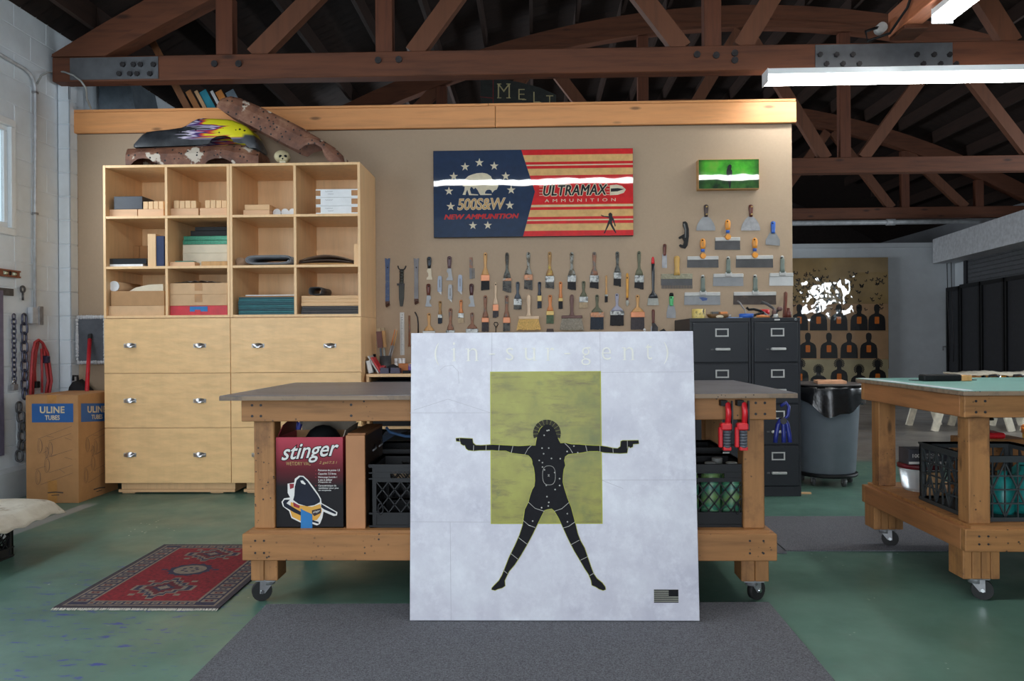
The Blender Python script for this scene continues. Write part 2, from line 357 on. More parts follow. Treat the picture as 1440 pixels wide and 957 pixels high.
# taupe partition with its pine header
m_taupe = mat('taupe_paint', (168, 146, 122), .62, var=.025, scale=60, bmp=.06)
PU0, PU1 = UL+.1, U(1114, WALL, 300); HB0, HB1 = Z(180, WALL), Z(148, WALL)
struct(MB().box(PU0, PU1, WALL, WALL+.12, 0, HB0+.1).build('wall_back', m_taupe))
struct(MB().box(PU1-.12, PU1-.002, WALL+.12, 9.6, 0, HB0-.2).build('wall_return', m_taupe))
hd = struct(MB().box(PU0, PU1+.02, WALL-.012, WALL+.13, HB0, HB1-.012).build('trim_1', m_dark, origin=(0, WALL, HB0)))
us = U(699, WALL)
for a, c in ((PU0+.002, us-.002), (us+.002, PU1+.025)): MB().box(a, c, WALL-.05, WALL-.013, HB0, HB1-.018, ch=.003).build('board', W_PINE, hd)
for a, c in ((PU0+.002, us-.06), (us-.056, PU1+.02)): MB().box(a, c, WALL-.05, WALL+.14, HB1-.016, HB1+.005, ch=.002).build('cap_board', W_PINE, hd)
struct(MB().box(PU0, PU1-.12, WALL+.12, 9.5, 2.70, 2.78).build('floor_loft', W_DECK))
# far white wall, roll-up door wing at the right
FV = 16.6; FZ = Z(342, FV, 1250)
struct(MB().box(PU1-.5, 9.0, FV, FV+.15, 0, FZ-.09).build('wall_far', m_white))
struct(MB().box(PU1-.5, 9.0, FV-.07, FV+.2, FZ-.09, FZ).build('trim_2', m_white))
a0 = at(1343, 400, FV-.1); dirw = Vector((-.117, -1, 0)).normalized()          # the wing leans in a little
def wing(s, z, off=0): return Vector((a0.x, FV-.1, 0))+dirw*s+Vector((-off, 0, z))
rw = struct(MB().prism([wing(0, 0), wing(0, 2.9), wing(4.3, 2.9), wing(4.3, 0)], (.12, 0, 0)).build('wall_wing', m_white))
# shutter of slats and a dark folding gate in front
m_slat = mat('grey_slat', (96, 98, 102), .45, .4); m_gate = mat('dark_gate', (40, 41, 46), .6)
sh = thing('roll_up_door', 'grey slatted roll-up door with box housing on the right-hand wing', 'door', wing(2.5, 0, .05))
q = MB(); q.prism([wing(.1, 2.72, .04), wing(.1, 3.22, .04), wing(4.3, 3.22, .04), wing(4.3, 2.72, .04)], (-.45, 0, 0)); q.build('housing', mat('housing_grey', (196, 198, 202), .5), sh)
sl = None
for k in range(34):
    z = .05+k*.08
    if sl is None:
        sl = MB().prism([wing(.75, 0, .03), wing(.75, .074, .03), wing(4.2, .074, .03), wing(4.2, 0, .03)], (-.025, 0, 0)).build('slat', m_slat, sh); o = sl
    else: o = bpy.data.objects.new('slat', sl.data); COL.objects.link(o); o.parent = sh
    o.location = (0, 0, z)
MB().prism([wing(.6, 0, .03), wing(.6, 2.72, .03), wing(.72, 2.72, .03), wing(.72, 0, .03)], (-.05, 0, 0)).build('guide_rail', m_gate, sh)
for i, s in enumerate((.35, .55)): MB().tube([wing(s, 2.7, .3), wing(s, 1.9, .29), wing(s+.05, 1.1, .28), wing(s, .7, .27)], .008, 5).build('pull_chain', IRON, sh)
gt = thing('folding_gate', 'tall dark folding gate panels in front of the slatted roll-up door', 'gate', wing(2, 0, .2))
for i, (s0, s1, zt) in enumerate(((-.0, .62, 2.2), (.66, 1.55, 2.22), (1.59, 2.5, 2.22), (2.54, 3.6, 2.22))):
    q = MB(); q.prism([wing(s0, .03, .14), wing(s0, zt, .14), wing(s1, zt, .14), wing(s1, .03, .14)], (-.02, 0, 0))
    p = q.build('gate_panel', m_gate, gt); q = MB()
    for (a, c) in ((s0, s0+.06), (s1-.06, s1)): q.prism([wing(a, .02, .16), wing(a, zt+.02, .16), wing(c, zt+.02, .16), wing(c, .02, .16)], (-.03, 0, 0))
    q.prism([wing(s0, zt-.05, .16), wing(s0, zt+.02, .16), wing(s1, zt+.02, .16), wing(s1, zt-.05, .16)], (-.03, 0, 0)); q.build('gate_frame', BLACK, p)
MB().tube([wing(.02, 1.0, .19), wing(.02, 1.0, .26), wing(.02, .92, .26)], .014).build('latch', STEEL, gt)
# roof: boards over joists
AC, AZ, AK = 2.78, 5.50, .0437
def arch(u): return AZ-AK*(u-AC)**2
us = [UL+(UR-UL)*i/28 for i in range(29)]
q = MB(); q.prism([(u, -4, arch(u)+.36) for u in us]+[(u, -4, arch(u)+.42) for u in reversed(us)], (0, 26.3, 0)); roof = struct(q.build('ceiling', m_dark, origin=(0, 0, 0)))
q = MB(); y = -3.6
while y < 22:
    w_ = random.uniform(.13, .2)
    for i in range(28): q.add([(us[i], y, arch(us[i])+.352), (us[i+1], y, arch(us[i+1])+.352), (us[i+1], y+w_-.008, arch(us[i+1])+.352), (us[i], y+w_-.008, arch(us[i])+.352)], [(0, 1, 2, 3)])
    y += w_
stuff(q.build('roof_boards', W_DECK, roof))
base = None
T1 = 6.45; TS = 4.02; TV = [T1-2*TS, T1-TS, T1, T1+TS, T1+2*TS, T1+3*TS]
ju = [UL+.35+i*.61 for i in range(22)]
for b0, b1 in zip(TV[:-1], TV[1:]):
    for u in ju:
        if u > UR-.2: continue
        if base is None:
            base = MB().box(-.022, .022, 0, TS-.02, -.2, .0).build('joist', W_ROOF, roof); o = base
        else: o = bpy.data.objects.new('joist', base.data); COL.objects.link(o); o.parent = roof
        o.location = (u, b0+.01, arch(u)+.335)
# ------------------------------------------------------------------ bowstring trusses
CB, CT = Z(104, T1-.07), Z(69, T1-.07)     # bottom chord
NB = [-2.55, -1.22, 1.47, 4.12, 6.79, 8.12]
def truss(v, label, parts):
    t = thing('roof_truss', label, 'truss', (AC, v, CB))
    MB().box(UL+.03, UR-.03, v-.07, v+.07, CB, CT, ch=.006).build('bottom_chord', W_TRUSS, t)
    for dz, h, th in ((0, .2, .14), (-.145, .09, .16)):
        q = MB(); xs = [UL+.03+(UR-UL-.06)*i/30 for i in range(31)]
        q.prism([(u, v-th/2, max(CT+.001, arch(u)+dz-h/2)) for u in xs]+[(u, v-th/2, max(CT+.004, arch(u)+dz+h/2)) for u in reversed(xs)], (0, th, 0)); q.build('top_chord', W_TRUSS, t)
    for u in NB: MB().box(u-.07, u+.07, v-.055, v+.055, CT-.002, arch(u)-.2, ch=.004).build('vertical_post', W_TRUSSZ, t)
    tops = [(-2.55, -1.22, 0), (-1.22, .12, 0), (1.47, .12, 1), (1.47, 2.8, 0), (4.12, 2.8, 1), (4.12, 5.45, 0), (6.79, 5.45, 1), (8.12, 6.79, 1)]
    for a, c, s in tops:
        o0 = .24*(1 if c > a else -1); o1 = -.05*(1 if c > a else -1)
        MB().beam((a+o0, v, CT-.005), (c+o1, v, arch(c)-.22), .15, .09).build('diagonal_brace', W_TRUSSD, t)
    if parts:
        for x0, x1, xs in ((98, 222, (173, 188, 198, 216)), (1147, 1340, (1153, 1176, 1199, 1289, 1313, 1335))):
            a, c = U(x0, v-.08, 97), U(x1, v-.08, 97)
            p = MB().box(a, c, v-.078, v-.071, CB+.01, CT-.012).build('splice_plate', M_PLATE, t)
            for i, x in enumerate(xs):
                for k, (py, dx) in enumerate(((77, 0), (90, 9 if x > 600 else -5))):
                    e = at(x+dx, py if x > 600 else py+14, v-.08); MB().cyl((e.x, v-.079, e.z), (e.x, v-.096, e.z), .022, n=6, smooth=False).build('bolt', IRON, p)
        for x, y in ((302, 90), (336, 90), (532, 85), (561, 84), (980, 77), (1007, 78), (1033, 75), (1033, 85)):
            e = at(x, y, v-.07); MB().cyl((e.x, v-.071, e.z), (e.x, v-.086, e.z), .028, n=8, smooth=False).build('bolt', IRON, t)
    return t
truss(TV[2], 'nearest timber roof truss, running just above the pine header of the taupe wall', True)
truss(TV[3], 'second timber roof truss, behind the taupe wall, its chord level with the green painting', False)
truss(TV[4], 'third and farthest visible timber roof truss, above the long grey pipe', False)
truss(TV[1], 'timber roof truss nearer than the one above the header, overhead out of view', False)
# beam between trusses with its lamp, top right
bu = U(1262, 6.36, 40)
bt = thing('timber_beam', 'timber beam running from the nearest truss towards the viewer, top right', 'beam', (bu, 4.4, CT))
MB().box(bu-.07, bu+.07, T1-TS+.1, T1-.08, CT+.03, CT+.23, ch=.006).build('beam', wood('beam_timber', (172, 104, 70), 'y', .6, .25, .7), bt)
MB().box(bu-.07, bu+.12, T1-.36, T1-.1, CT-.0, CT+.03, ch=.004).build('corbel_block', W_TRUSS, bt)
j = at(1243, 36, 6.3)
jb = tag(MB().cyl((j.x, 6.32, j.z), (j.x, 6.4, j.z), .04, n=12).build('junction_box', ALU), 'round grey junction box on the truss beside the timber beam', 'electrical box')
tag(MB().tube([(j.x-.03, 6.33, j.z), (j.x-.14, 6.31, j.z-.04), (j.x-.13, 6.3, j.z-.12), (j.x, 6.2, j.z-.1), (bu-.09, 6.0, CT+.12), (bu-.09, 5.9, CT+.22), (bu-.09, 5.6, CT+.2), (bu-.085, 5.5, CT+.05)], .011, 6).build('cable', BLACK), 'looped cable from the junction box up along the timber beam', 'cable')
TUBE = glow('fluorescent_tube', (1, 1, .96), 26.0)
def fixture(name, label, c, along, length=2.44):
    t = thing(name, label, 'light', c); l = length/2
    def bx(q, a0, a1, s0, s1, z0, z1, ch=.003): return q.box(c[0]+a0, c[0]+a1, c[1]+s0, c[1]+s1, c[2]+z0, c[2]+z1, ch=ch) if along == 'x' else q.box(c[0]+s0, c[0]+s1, c[1]+a0, c[1]+a1, c[2]+z0, c[2]+z1, ch=ch)
    bx(MB(), -l, l, -.075, .075, .05, .095).build('housing', m_vinyl, t)
    for s in (-1, 1):
        a = Vector((-l+.004, s*.045, .018)); e = Vector((l-.004, s*.045, .018))
        if along != 'x': a, e = Vector((a.y, a.x, a.z)), Vector((e.y, e.x, e.z))
        MB().cyl(Vector(c)+a, Vector(c)+e, .024, n=10).build('tube', TUBE, t)
        bx(MB(), s*l-.003, s*l+.003, -.078, .078, -.012, .098).build('end_cap', m_vinyl, t)
    return t
fl = at(1076, 112, 6.25)
fixture('fluorescent_fixture', 'long lit twin-tube fluorescent fixture hanging across below the nearest truss', (fl.x+1.22, 6.25, fl.z-.03), 'x')
fixture('fluorescent_fixture', 'lit fluorescent fixture under the timber beam, cut by the top edge of the photo', (bu+.05, 4.55, CT-.085), 'y')
for u, s in ((-.35, 'left'), (2.091, 'right')): fixture('fluorescent_fixture', s+' one of two overhead fluorescent fixtures reflected in the glossy paintings', (u, 2.6, 3.3), 'x')
# pipe under the third truss
p0 = Z(312, TV[4]-.25, 1280)
tag(MB().cyl((PU1+.3, TV[4]-.25, p0), (UR-.1, TV[4]-.25, p0), .045, n=10).cyl((6.35, TV[4]-.25, p0), (6.5, TV[4]-.25, p0), .06, n=10).build('pipe', mat('grey_pipe', (170, 174, 178), .5, .2)), 'long pale grey pipe running across below the farthest truss', 'pipe')
# mats of grey carpet
m, nt, b = nodes('grey_carpet'); v = coords(nt); nt.links.new(ramp(nt, noise(nt, v, 190, 3, .8), [(.35, lin((56, 57, 62))), (.65, lin((116, 117, 124)))]), b.inputs['Base Color']); b.inputs['Roughness'].default_value = .95; bump(nt, b, noise(nt, v, 230, 2), .8, .004)
CARPET = m
A, Bc, C_, D = on_floor(270, 957), on_floor(375, 851), on_floor(1081, 848), on_floor(1165, 957)
l0 = D.y-1.0
tag(MB().prism([(A.x, l0, .007), (Bc.x, Bc.y, .007), (C_.x, C_.y, .007), (D.x, l0, .007)], (0, 0, -.006)).build('floor_mat', CARPET), 'grey carpet mat under the white canvas, in front of the near workbench', 'mat')
e0, e1 = on_floor(1090, 775), on_floor(1100, 727)
tag(MB().box(e0.x+.06, U(1400, e1.y), e0.y, e1.y, .001, .008).build('floor_mat', CARPET), 'grey carpet mat on the green floor between the near workbench and the right-hand workbench', 'mat')
tag(MB().box(-1.3, e0.x+.05, e0.y-.05, e1.y, .001, .008).build('floor_mat', CARPET), 'grey carpet mat under the rear of the near workbench', 'mat')
# ================================================================== WORKBENCHES
def caster(t, x, y, ztop, r=.045, face=1, twist=.5):
    q = MB(); q.box(x-.045, x+.045, y-.045, y+.045, ztop-.008, ztop)
    zc = r+.001; dx, dy = math.cos(twist)*face, -math.sin(twist)
    n = Vector((-dy, dx, 0)).normalized(); ax = Vector((x+dx*.03, y+dy*.03, zc))
    for s in (-1, 1):
        o = n*(s*.02)
        q.prism([Vector((x, y, 0))+o+Vector((-dx*.03, -dy*.03, ztop-.008)), Vector((x, y, 0))+o+Vector((dx*.04, dy*.04, ztop-.008)), ax+o+Vector((dx*.012, dy*.012, -.008)), ax+o+Vector((-dx*.012, -dy*.012, -.008))], n*.003)
    q.cyl((x, y, ztop-.03), (x, y, ztop), .028, n=12)
    f = q.build('caster', STEEL, t)
    MB().cyl(ax-n*.014, ax+n*.014, r, n=20).build('wheel', RUBBER, f); MB().cyl(ax-n*.026, ax+n*.026, .009, n=8).build('axle', CHROME, f)
def bench(label, u0, u1, v0, v1, top_m, edge_m, ia, iv, lz, block, seams, ZT=.954):
    t = thing('workbench', label, 'workbench', ((u0+u1)/2, (v0+v1)/2, 0))
    MB().box(u0, u1, v0, v1, ZT-.022, ZT-.0022, ch=.001).build('worktop', edge_m, t); MB().box(u0+.002, u1-.002, v0+.002, v1-.002, ZT-.0021, ZT).build('top_sheet', top_m, t)
    a, c, e, f = u0+ia, u1-ia, v0+iv, v1-iv
    z0, z1 = .832, ZT-.023
    MB().box(a, c, e, e+.04, z0, z1, ch=.003).build('apron_rail', W_TABLE, t); MB().box(a, c, f-.04, f, z0, z1, ch=.003).build('apron_rail', W_TABLE, t)
    MB().box(a, a+.04, e+.041, f-.041, z0, z1, ch=.003).build('apron_rail', W_TABLEY, t); MB().box(c-.04, c, e+.041, f-.041, z0, z1, ch=.003).build('apron_rail', W_TABLEY, t)
    s0, s1 = lz
    MB().box(a, c, e, e+.04, s0, s1, ch=.003).build('lower_rail', W_TABLE, t); MB().box(a, c, f-.04, f, s0, s1, ch=.003).build('lower_rail', W_TABLE, t)
    MB().box(a, a+.04, e+.041, f-.041, s0, s1, ch=.003).build('lower_rail', W_TABLEY, t); MB().box(c-.04, c, e+.041, f-.041, s0, s1, ch=.003).build('lower_rail', W_TABLEY, t)
    MB().box(a+.03, c-.03, e+.012, f-.012, s1, s1+.014).build('shelf_board', W_TABLE, t)
    L = .095
    for x in (a+.041, c-.041-L):
        for y in (e+.043, f-.043-L):
            MB().box(x, x+L, y, y+L, s1+.0141, z1, ch=.004).build('leg', W_TABLEZ, t)
            q = MB(); w_ = block/seams
            for k in range(seams): q.box(x+(L-block)/2+k*w_+.001, x+(L-block)/2+(k+1)*w_-.001, y-.01, y+L+.02, .104, s0+.06, ch=.003)
            q.build('foot_block', W_TABLEZ, t)
            caster(t, x+L/2, y+L/2, .104, face=1 if x > 0 else -1, twist=.45 if x < c-1 else -.6)
    q = MB()
    for x in (a+.05, a+.09, c-.05, c-.09, a+.5, c-.55):
        for z in (z0+.025, z1-.025): q.cyl((x, e-.002, z), (x, e+.002, z), .006, n=8)
    for x in (a+.06, a+.1, c-.06, c-.12):
        for z in (s0+.035, s1-.03): q.cyl((x, e-.002, z), (x, e+.002, z), .005, n=8)
    q.build('screw_heads', IRON, t)
    return t, (a, c, e, f, s1+.014)
V1 = 3.42
m_edge = wood('ply_edge', (132, 112, 92), 'x', .6, .35, .8, 60, 0, (70, 66, 66))
b1, B1 = bench('near workbench with a dark worn plywood top, behind the white canvas', U(308, V1, 557), U(1122, V1, 553), V1, 4.52, W_PLY, m_edge, .072, .07, (.205, .325), .125, 2)
m_teal = mat('teal_painted_top', (112, 164, 156), .4, var=.1, scale=3, c2=(92, 142, 138), amt=.58)
V2 = 3.5
b2, B2 = bench('right-hand workbench with a teal painted top, cut by the photo edge', U(1355, V2, 552), U(1355, V2, 552)+2.5, V2, 4.66, m_teal, m_edge, .02, .03, (.235, .335), .165, 4)
SH1, SH2 = B1[4], B2[4]
q = MB(); MB().box(U(1355, V2)+.005, U(1355, V2)+.05, V2+.02, 4.64, .9541, .956).build('masking_strip', mat('pale_strip', (200, 205, 210), .5), b2)
# ------------------------------------------------------------------ the white canvas
base = on_floor(779.3, 872.5, .010); LEAN = math.asin(.094/1.219)
cv = thing('canvas_painting', 'large white canvas with a black figure on a yellow-green block, leaning on the near workbench', 'painting', (base.x, base.y, .010))
cv.rotation_euler = (-LEAN, 0, 0.006)
def cm(px, py, off=0):
    s = (py-470)/405; hw = 197+5.5*s
    return Vector(((px-779.3)/hw*.6095, -off, 1.219*(1-s)))
m, nt, b = nodes('mottled_white_canvas'); v = coords(nt)
c1 = ramp(nt, noise(nt, v, 3.2, 7, .68), [(.3, lin((184, 184, 198))), (.5, lin((200, 200, 211))), (.72, lin((216, 219, 227)))])
c1 = mixc(nt, ramp(nt, noise(nt, v, 16, 6, .75), [(.48, (0, 0, 0)), (.75, (.6, .6, .6))]), c1, lin((226, 228, 236)))
nt.links.new(c1, b.inputs['Base Color']); b.inputs['Roughness'].default_value = .4
M_CANV = m
MB().box(-.6095, .6095, 0, .034, 0, 1.219, ch=.002).build('stretched_canvas', M_CANV, cv, local=True)
m, nt, b = nodes('yellow_green_paint'); v = coords(nt); v3 = coords(nt, (1, 1, 5))
c1 = ramp(nt, noise(nt, v, 4, 5, .6), [(.3, lin((96, 102, 34))), (.5, lin((138, 136, 40))), (.7, lin((158, 158, 52)))])
c1 = mixc(nt, ramp(nt, noise(nt, v3, 5, 6, .7), [(.5, (0, 0, 0)), (.68, (.85, .85, .85))]), c1, lin((104, 92, 32)))
c1 = mixc(nt, ramp(nt, noise(nt, v, 7, 6, .7), [(.58, (0, 0, 0)), (.75, (.7, .7, .7))]), c1, lin((70, 84, 40)))
nt.links.new(c1, b.inputs['Base Color']); b.inputs['Roughness'].default_value = .4
M_YG = m; M_YGE = mat('lime_edge', (166, 170, 36), .5); M_LINE = mat('faint_pencil', (176, 176, 186), .6, var=.02); M_GL = mat('pale_mark', (168, 166, 160), .6); M_SIL = mat('soft_black', (27, 27, 31), .6, var=.12, scale=60, spec=.12); M_HALO = mat('halo_black', (48, 46, 38), .6, var=.2, scale=30, spec=.15)
def cz(x, y): return 570+x/2.279, 460+y/2.279
def cb(x, y): return 630+x/5.143, 580+y/5.143
def ca(x, y): return 680+x/3.544, 580+y/3.544
YG = [(694, 527.5), (846.5, 527.5), (847, 740.5), (693, 740.5)]
MB().poly([cm(x+(-1.2 if x < 750 else 1.2), y+(-1 if y < 600 else 1), .0006) for x, y in YG]).build('green_block_edge', M_YGE, cv, local=True)
MB().poly([cm(x, y, .0010) for x, y in YG]).build('green_block', M_YG, cv, local=True)
BR = [cb(*p) for p in ((728,112),(750,116),(768,128),(785,150),(800,195),(812,225),(825,250),(855,247),(905,258),(960,260),(1010,265),(1060,268),(1110,270),(1160,278),(1200,288),(1235,290),(1255,275),(1258,238),(1270,233),(1310,233),(1384,232),(1386,255),(1345,258),(1342,278),(1325,285),(1312,275),(1305,295),(1302,322),(1250,325),(1200,322),(1140,318),(1090,308),(1030,308),(980,318),(920,325),(880,330),(858,345),(850,375),(858,410),(845,440),(840,480),(838,530),(850,580),(868,640))]
BLg = [ca(*p) for p in ((430,465),(440,490),(450,530),(462,575),(472,620),(485,655),(505,690),(520,735),(535,780),(548,815),(565,840),(590,860),(605,880),(607,893),(595,897),(575,890),(560,880),(540,872),(537,850),(525,820),(505,790),(485,755),(455,705),(437,670),(420,635),(400,590),(380,545),(358,508),(345,497),(325,500),(308,505),(290,540),(265,590),(245,630),(220,675),(190,725),(160,770),(130,805),(115,835),(108,850),(110,875),(95,885),(75,890),(60,897),(43,893),(45,885),(60,870),(80,850),(95,825),(110,790),(130,740),(145,710),(165,670),(185,625),(200,580),(205,545),(212,500),(230,465),(240,430),(250,402))]
BL = [cb(*p) for p in ((635,560),(640,520),(638,470),(632,425),(622,400),(622,380),(615,360),(595,338),(565,330),(520,325),(470,318),(430,302),(380,302),(330,298),(285,298),(240,298),(200,302),(160,297),(145,285),(137,262),(125,262),(108,252),(104,234),(75,232),(72,212),(110,210),(192,215),(195,245),(215,262),(250,264),(290,262),(340,258),(400,262),(460,266),(520,270),(560,268),(600,265),(645,266),(650,235),(660,190),(680,145),(705,120))]
FIG = BR+BLg+BL
def grow(P, d):
    out = []; n = len(P); ar = sum(P[i][0]*P[(i+1) % n][1]-P[(i+1) % n][0]*P[i][1] for i in range(n)); s = 1 if ar > 0 else -1
    for i in range(n):
        a, c = P[i-1], P[(i+1) % n]; dx, dy = c[0]-a[0], c[1]-a[1]; l = math.hypot(dx, dy) or 1; out.append((P[i][0]+s*dy/l*d, P[i][1]-s*dx/l*d))
    return out
MB().poly([cm(x, y, .0014) for x, y in grow(FIG, .7)]).build('figure_glow', M_YGE, cv, local=True)
q = MB()
for k in range(12):
    a0_, a1_ = math.radians(-22+k*18.7), math.radians(-22+k*18.7+17)
    P = [(728+100*math.cos(t), 178-100*math.sin(t)) for t in (a0_, (a0_+a1_)/2, a1_)]+[(728+62*math.cos(t), 178-62*math.sin(t)) for t in (a1_, a0_)]
    q.poly([cm(*cb(*p), .0016) for p in P])
q.build('halo', M_HALO, cv, local=True)
MB().poly([cm(x, y, .0020) for x, y in FIG]).build('figure', M_SIL, cv, local=True)
q = MB(); fn = lambda x, y: cm(x, y, .0025)
for P in (((615,266),(590,290),(568,330)),((483,268),(470,318)),((385,262),(380,302)),((290,262),(288,298)),((200,262),(198,302)),((855,250),(890,285),(912,322)),((1005,266),(1015,310)),((1107,270),(1108,312)),((1200,288),(1202,322)),((98,212),(100,232)),((1304,234),(1304,290))): q.line([cb(*p) for p in P], .75, fn)
for P in (((230,465),(262,495),(308,510)),((430,467),(395,497),(357,510)),((203,555),(230,578),(262,590)),((458,563),(430,583),(400,593)),((180,640),(222,672)),((480,652),(437,675)),((137,715),(175,745)),((522,732),(485,750)),((100,797),(122,815)),((552,812),(530,825))): q.line([ca(*p) for p in P], .75, fn)
q.line([cb(740+46*math.copysign(abs(math.cos(t))**.75, math.cos(t)), 482+69*math.copysign(abs(math.sin(t))**.75, math.sin(t))) for t in [i*2*PI/28 for i in range(29)]], .6, fn)
q.line([cb(733, 475), cb(743, 491)], .9, fn); q.line([cb(743, 475), cb(733, 491)], .9, fn)
for x, y in ((708,192),(692,285),(740,285),(703,326),(671,374),(694,390),(694,422),(708,442),(759,360),(822,362),(872,310),(921,271),(948,318),(781,462),(720,554),(816,506),(816,555),(783,584),(724,635),(737,676),(733,702),(685,714),(869,757),(730,158),(742,155)):
    q.poly([cm(*cb(x+6*math.cos(t), y+6*math.sin(t)), .0026) for t in [i*PI/3 for i in range(6)]])
for x, y in ((250, 558), (422, 522), (422, 562)): q.poly([cm(*ca(x+4*math.cos(t), y+4*math.sin(t)), .0026) for t in [i*PI/3 for i in range(6)]])
stuff(q.build('figure_marks', M_GL, cv, local=True))
q = MB(); fn = lambda x, y: cm(x, y, .0004)
for P in (((287,22),(285,155)),((631,22),(631,155)),((22,284),(280,285)),((632,503),(932,503)),((20,634),(280,636)),((148,636),(148,945)),((632,156),(930,156)),((35,275),(145,240),(280,285)),((632,503),(700,530)),((120,145),(135,132),(160,130),(178,150),(180,190))): q.line([cz(*p) for p in P], .6, fn)
stuff(q.build('pencil_lines', M_LINE, cv, local=True))
M_WORD = mat('ghost_lettering', (227, 226, 219), .5, var=.03)
def lz(x, y): return 575+x/3.512, 465+y/3.512
for ch, x0, x1, y0, y1, ser in (('(',140,163,70,182,0),('i',232,242,66,160,1),('n',303,352,97,160,2),('-',410,438,124,130,0),('s',492,530,96,160,0),('u',586,636,97,160,3),('r',695,730,97,160,1),('-',780,808,124,130,0),('g',862,908,96,186,0),('e',962,1008,96,160,0),('n',1070,1118,97,160,2),('t',1176,1208,80,160,0),(')',1266,1288,72,182,0)):
    q = MB(); q.text(ch, lambda s, t: cm(*lz(x0+s*(x1-x0), y1-t*(y1-y0)), .0018), offset=-.012 if ch not in '-i' else -.01)
    bars = []
    if ser == 1: bars = [(x0+5 if ch == 'i' else x0+4, y1), (x0+1, y0+36 if ch == 'i' else y0+3)]
    if ser == 2: bars = [(x0+4, y1), (x1-4, y1), (x0-1, y0+3)]
    if ser == 3: bars = [(x0+2, y0+2), (x1-8, y0+2), (x1-2, y1)]
    for bx_, by in bars: q.poly([cm(*lz(bx_+dx, by+dy), .0019) for dx, dy in ((-9, -1.6), (9, -1.6), (9, 1.6), (-9, 1.6))])
    q.build('letter', M_WORD, cv, local=True)
q = MB()
for i in range(13):
    if i % 2 == 0:
        y0 = 832.2+i*1.36; q.poly([cm(x, y, .0012) for x, y in ((918.5, y0), (952.5, y0), (952.5, y0+1.36), (918.5, y0+1.36))])
q.poly([cm(x, y, .0013) for x, y in ((939, 832.2), (952.5, 832.2), (952.5, 841), (939, 841))])
MB().poly([cm(x, y, .0008) for x, y in ((918.5, 832), (952.5, 832), (952.5, 850), (918.5, 850))]).build('flag_ground', mat('flag_grey', (150, 150, 138), .5), cv, local=True)
q.build('flag_print', M_SIL, cv, local=True)
# ================================================================== THINGS UNDER THE NEAR BENCH
def rbox(name, label, cat, x0, x1, y0, v, d, zb, m, group=None, ch=.003):
    p0 = at(x0, y0, v); p1 = at(x1, y0, v)
    return tag(MB().box(p0.x, p1.x, v, v+d, zb, p0.z, ch=ch).build(name, m), label, cat, group)
# printed vacuum box
vb = 3.545; P0, P1 = at(388, 618, vb), at(482, 618, vb); zt = SH1+.415
t = thing('printed_carton', 'open red and black printed vacuum carton under the left of the near workbench', 'box', ((P0.x+P1.x)/2, vb+.15, SH1))
m, nt, b = nodes('red_to_black_print'); v = coords(nt, rnd=False); s_ = N(nt, 'ShaderNodeSeparateXYZ'); nt.links.new(v, s_.inputs[0])
c1 = ramp(nt, s_.outputs[2], [(.19, lin((20, 18, 22))), (.27, lin((96, 22, 32))), (.40, lin((176, 62, 78)))]); nt.links.new(c1, b.inputs['Base Color']); b.inputs['Roughness'].default_value = .5; b.inputs['Specular IOR Level'].default_value = .25
q = MB(); th = .005
q.box(P0.x, P1.x, vb, vb+th, SH1, zt, 0).box(P0.x, P1.x, vb+.3, vb+.3+th, SH1, zt, 1).box(P0.x, P0.x+th, vb+th, vb+.3, SH1, zt, 0).box(P1.x-th, P1.x, vb+th, vb+.3, SH1, zt, 0).box(P0.x, P1.x, vb, vb+.3, SH1, SH1+th, 1)
q.build('carton_body', [m, CARD], t)
q = MB(); q.prism([(P0.x, vb+.02, zt), (P0.x, vb+.28, zt), (P0.x+.02, vb+.26, zt+.09), (P0.x+.015, vb+.05, zt+.05)], (.004, 0, 0), 0).prism([(P0.x+.03, vb+.3, zt), (P1.x-.01, vb+.3, zt), (P1.x-.01, vb+.33, zt+.07), (P0.x+.03, vb+.33, zt+.08)], (0, .004, 0), 1)
q.prism([(P1.x-.004, vb+.02, zt), (P1.x-.004, vb+.28, zt), (P1.x+.006, vb+.28, zt+.04), (P1.x+.006, vb+.02, zt+.03)], (.004, 0, 0), 1)
q.build('carton_flap', [mat('carton_red', (120, 30, 40), .5), mat('carton_inside', (150, 140, 126), .7)], t)
MB().ball(((P0.x+P1.x)/2+.02, vb+.16, zt-.05), .09, m=0).build('vacuum_lid', BLACK, t)
def vx(x, y, off=.0008):                       # print plane of the carton, zoomed photo coordinates of its face
    return Vector((P0.x+(x-35)/(588-35)*(P1.x-P0.x), vb-off, SH1+(893-y)/(893-188)*.415))
def wv(x0, x1, y0, y1, off): return lambda s, t: vx(x0+s*(x1-x0), y1-t*(y1-y0), off)
M_PW = mat('print_white', (222, 220, 216), .4, var=.02); M_PY = mat('print_ochre', (214, 158, 62), .4, var=.05); M_PT = mat('print_tan', (176, 150, 90), .5); M_PN = mat('print_navy', (24, 28, 44), .5, spec=.25); M_PR = mat('print_crimson', (140, 24, 40), .4); M_TB = mat('blue_tape', (28, 112, 176), .5, var=.06)
def slant(x0, x1, y0, y1, off, lift=40):
    return lambda s, t: vx(x0+s*(x1-x0), y1-t*(y1-y0)-lift*(s-.3), off)
MB().text('stinger', slant(72, 562, 236, 400, .0008), shear=.35, offset=.05).build('brand_shadow', INK, t)
MB().text('stinger', slant(80, 556, 240, 394, .0013), shear=.35, offset=.012).build('brand_lettering', M_PW, t)
MB().text('WET/DRY VAC', wv(118, 322, 378, 406, .001)).text('2 gal/7.5 l', wv(392, 540, 374, 400, .001), shear=.25).build('type_lettering', M_PT, t)
q = MB()
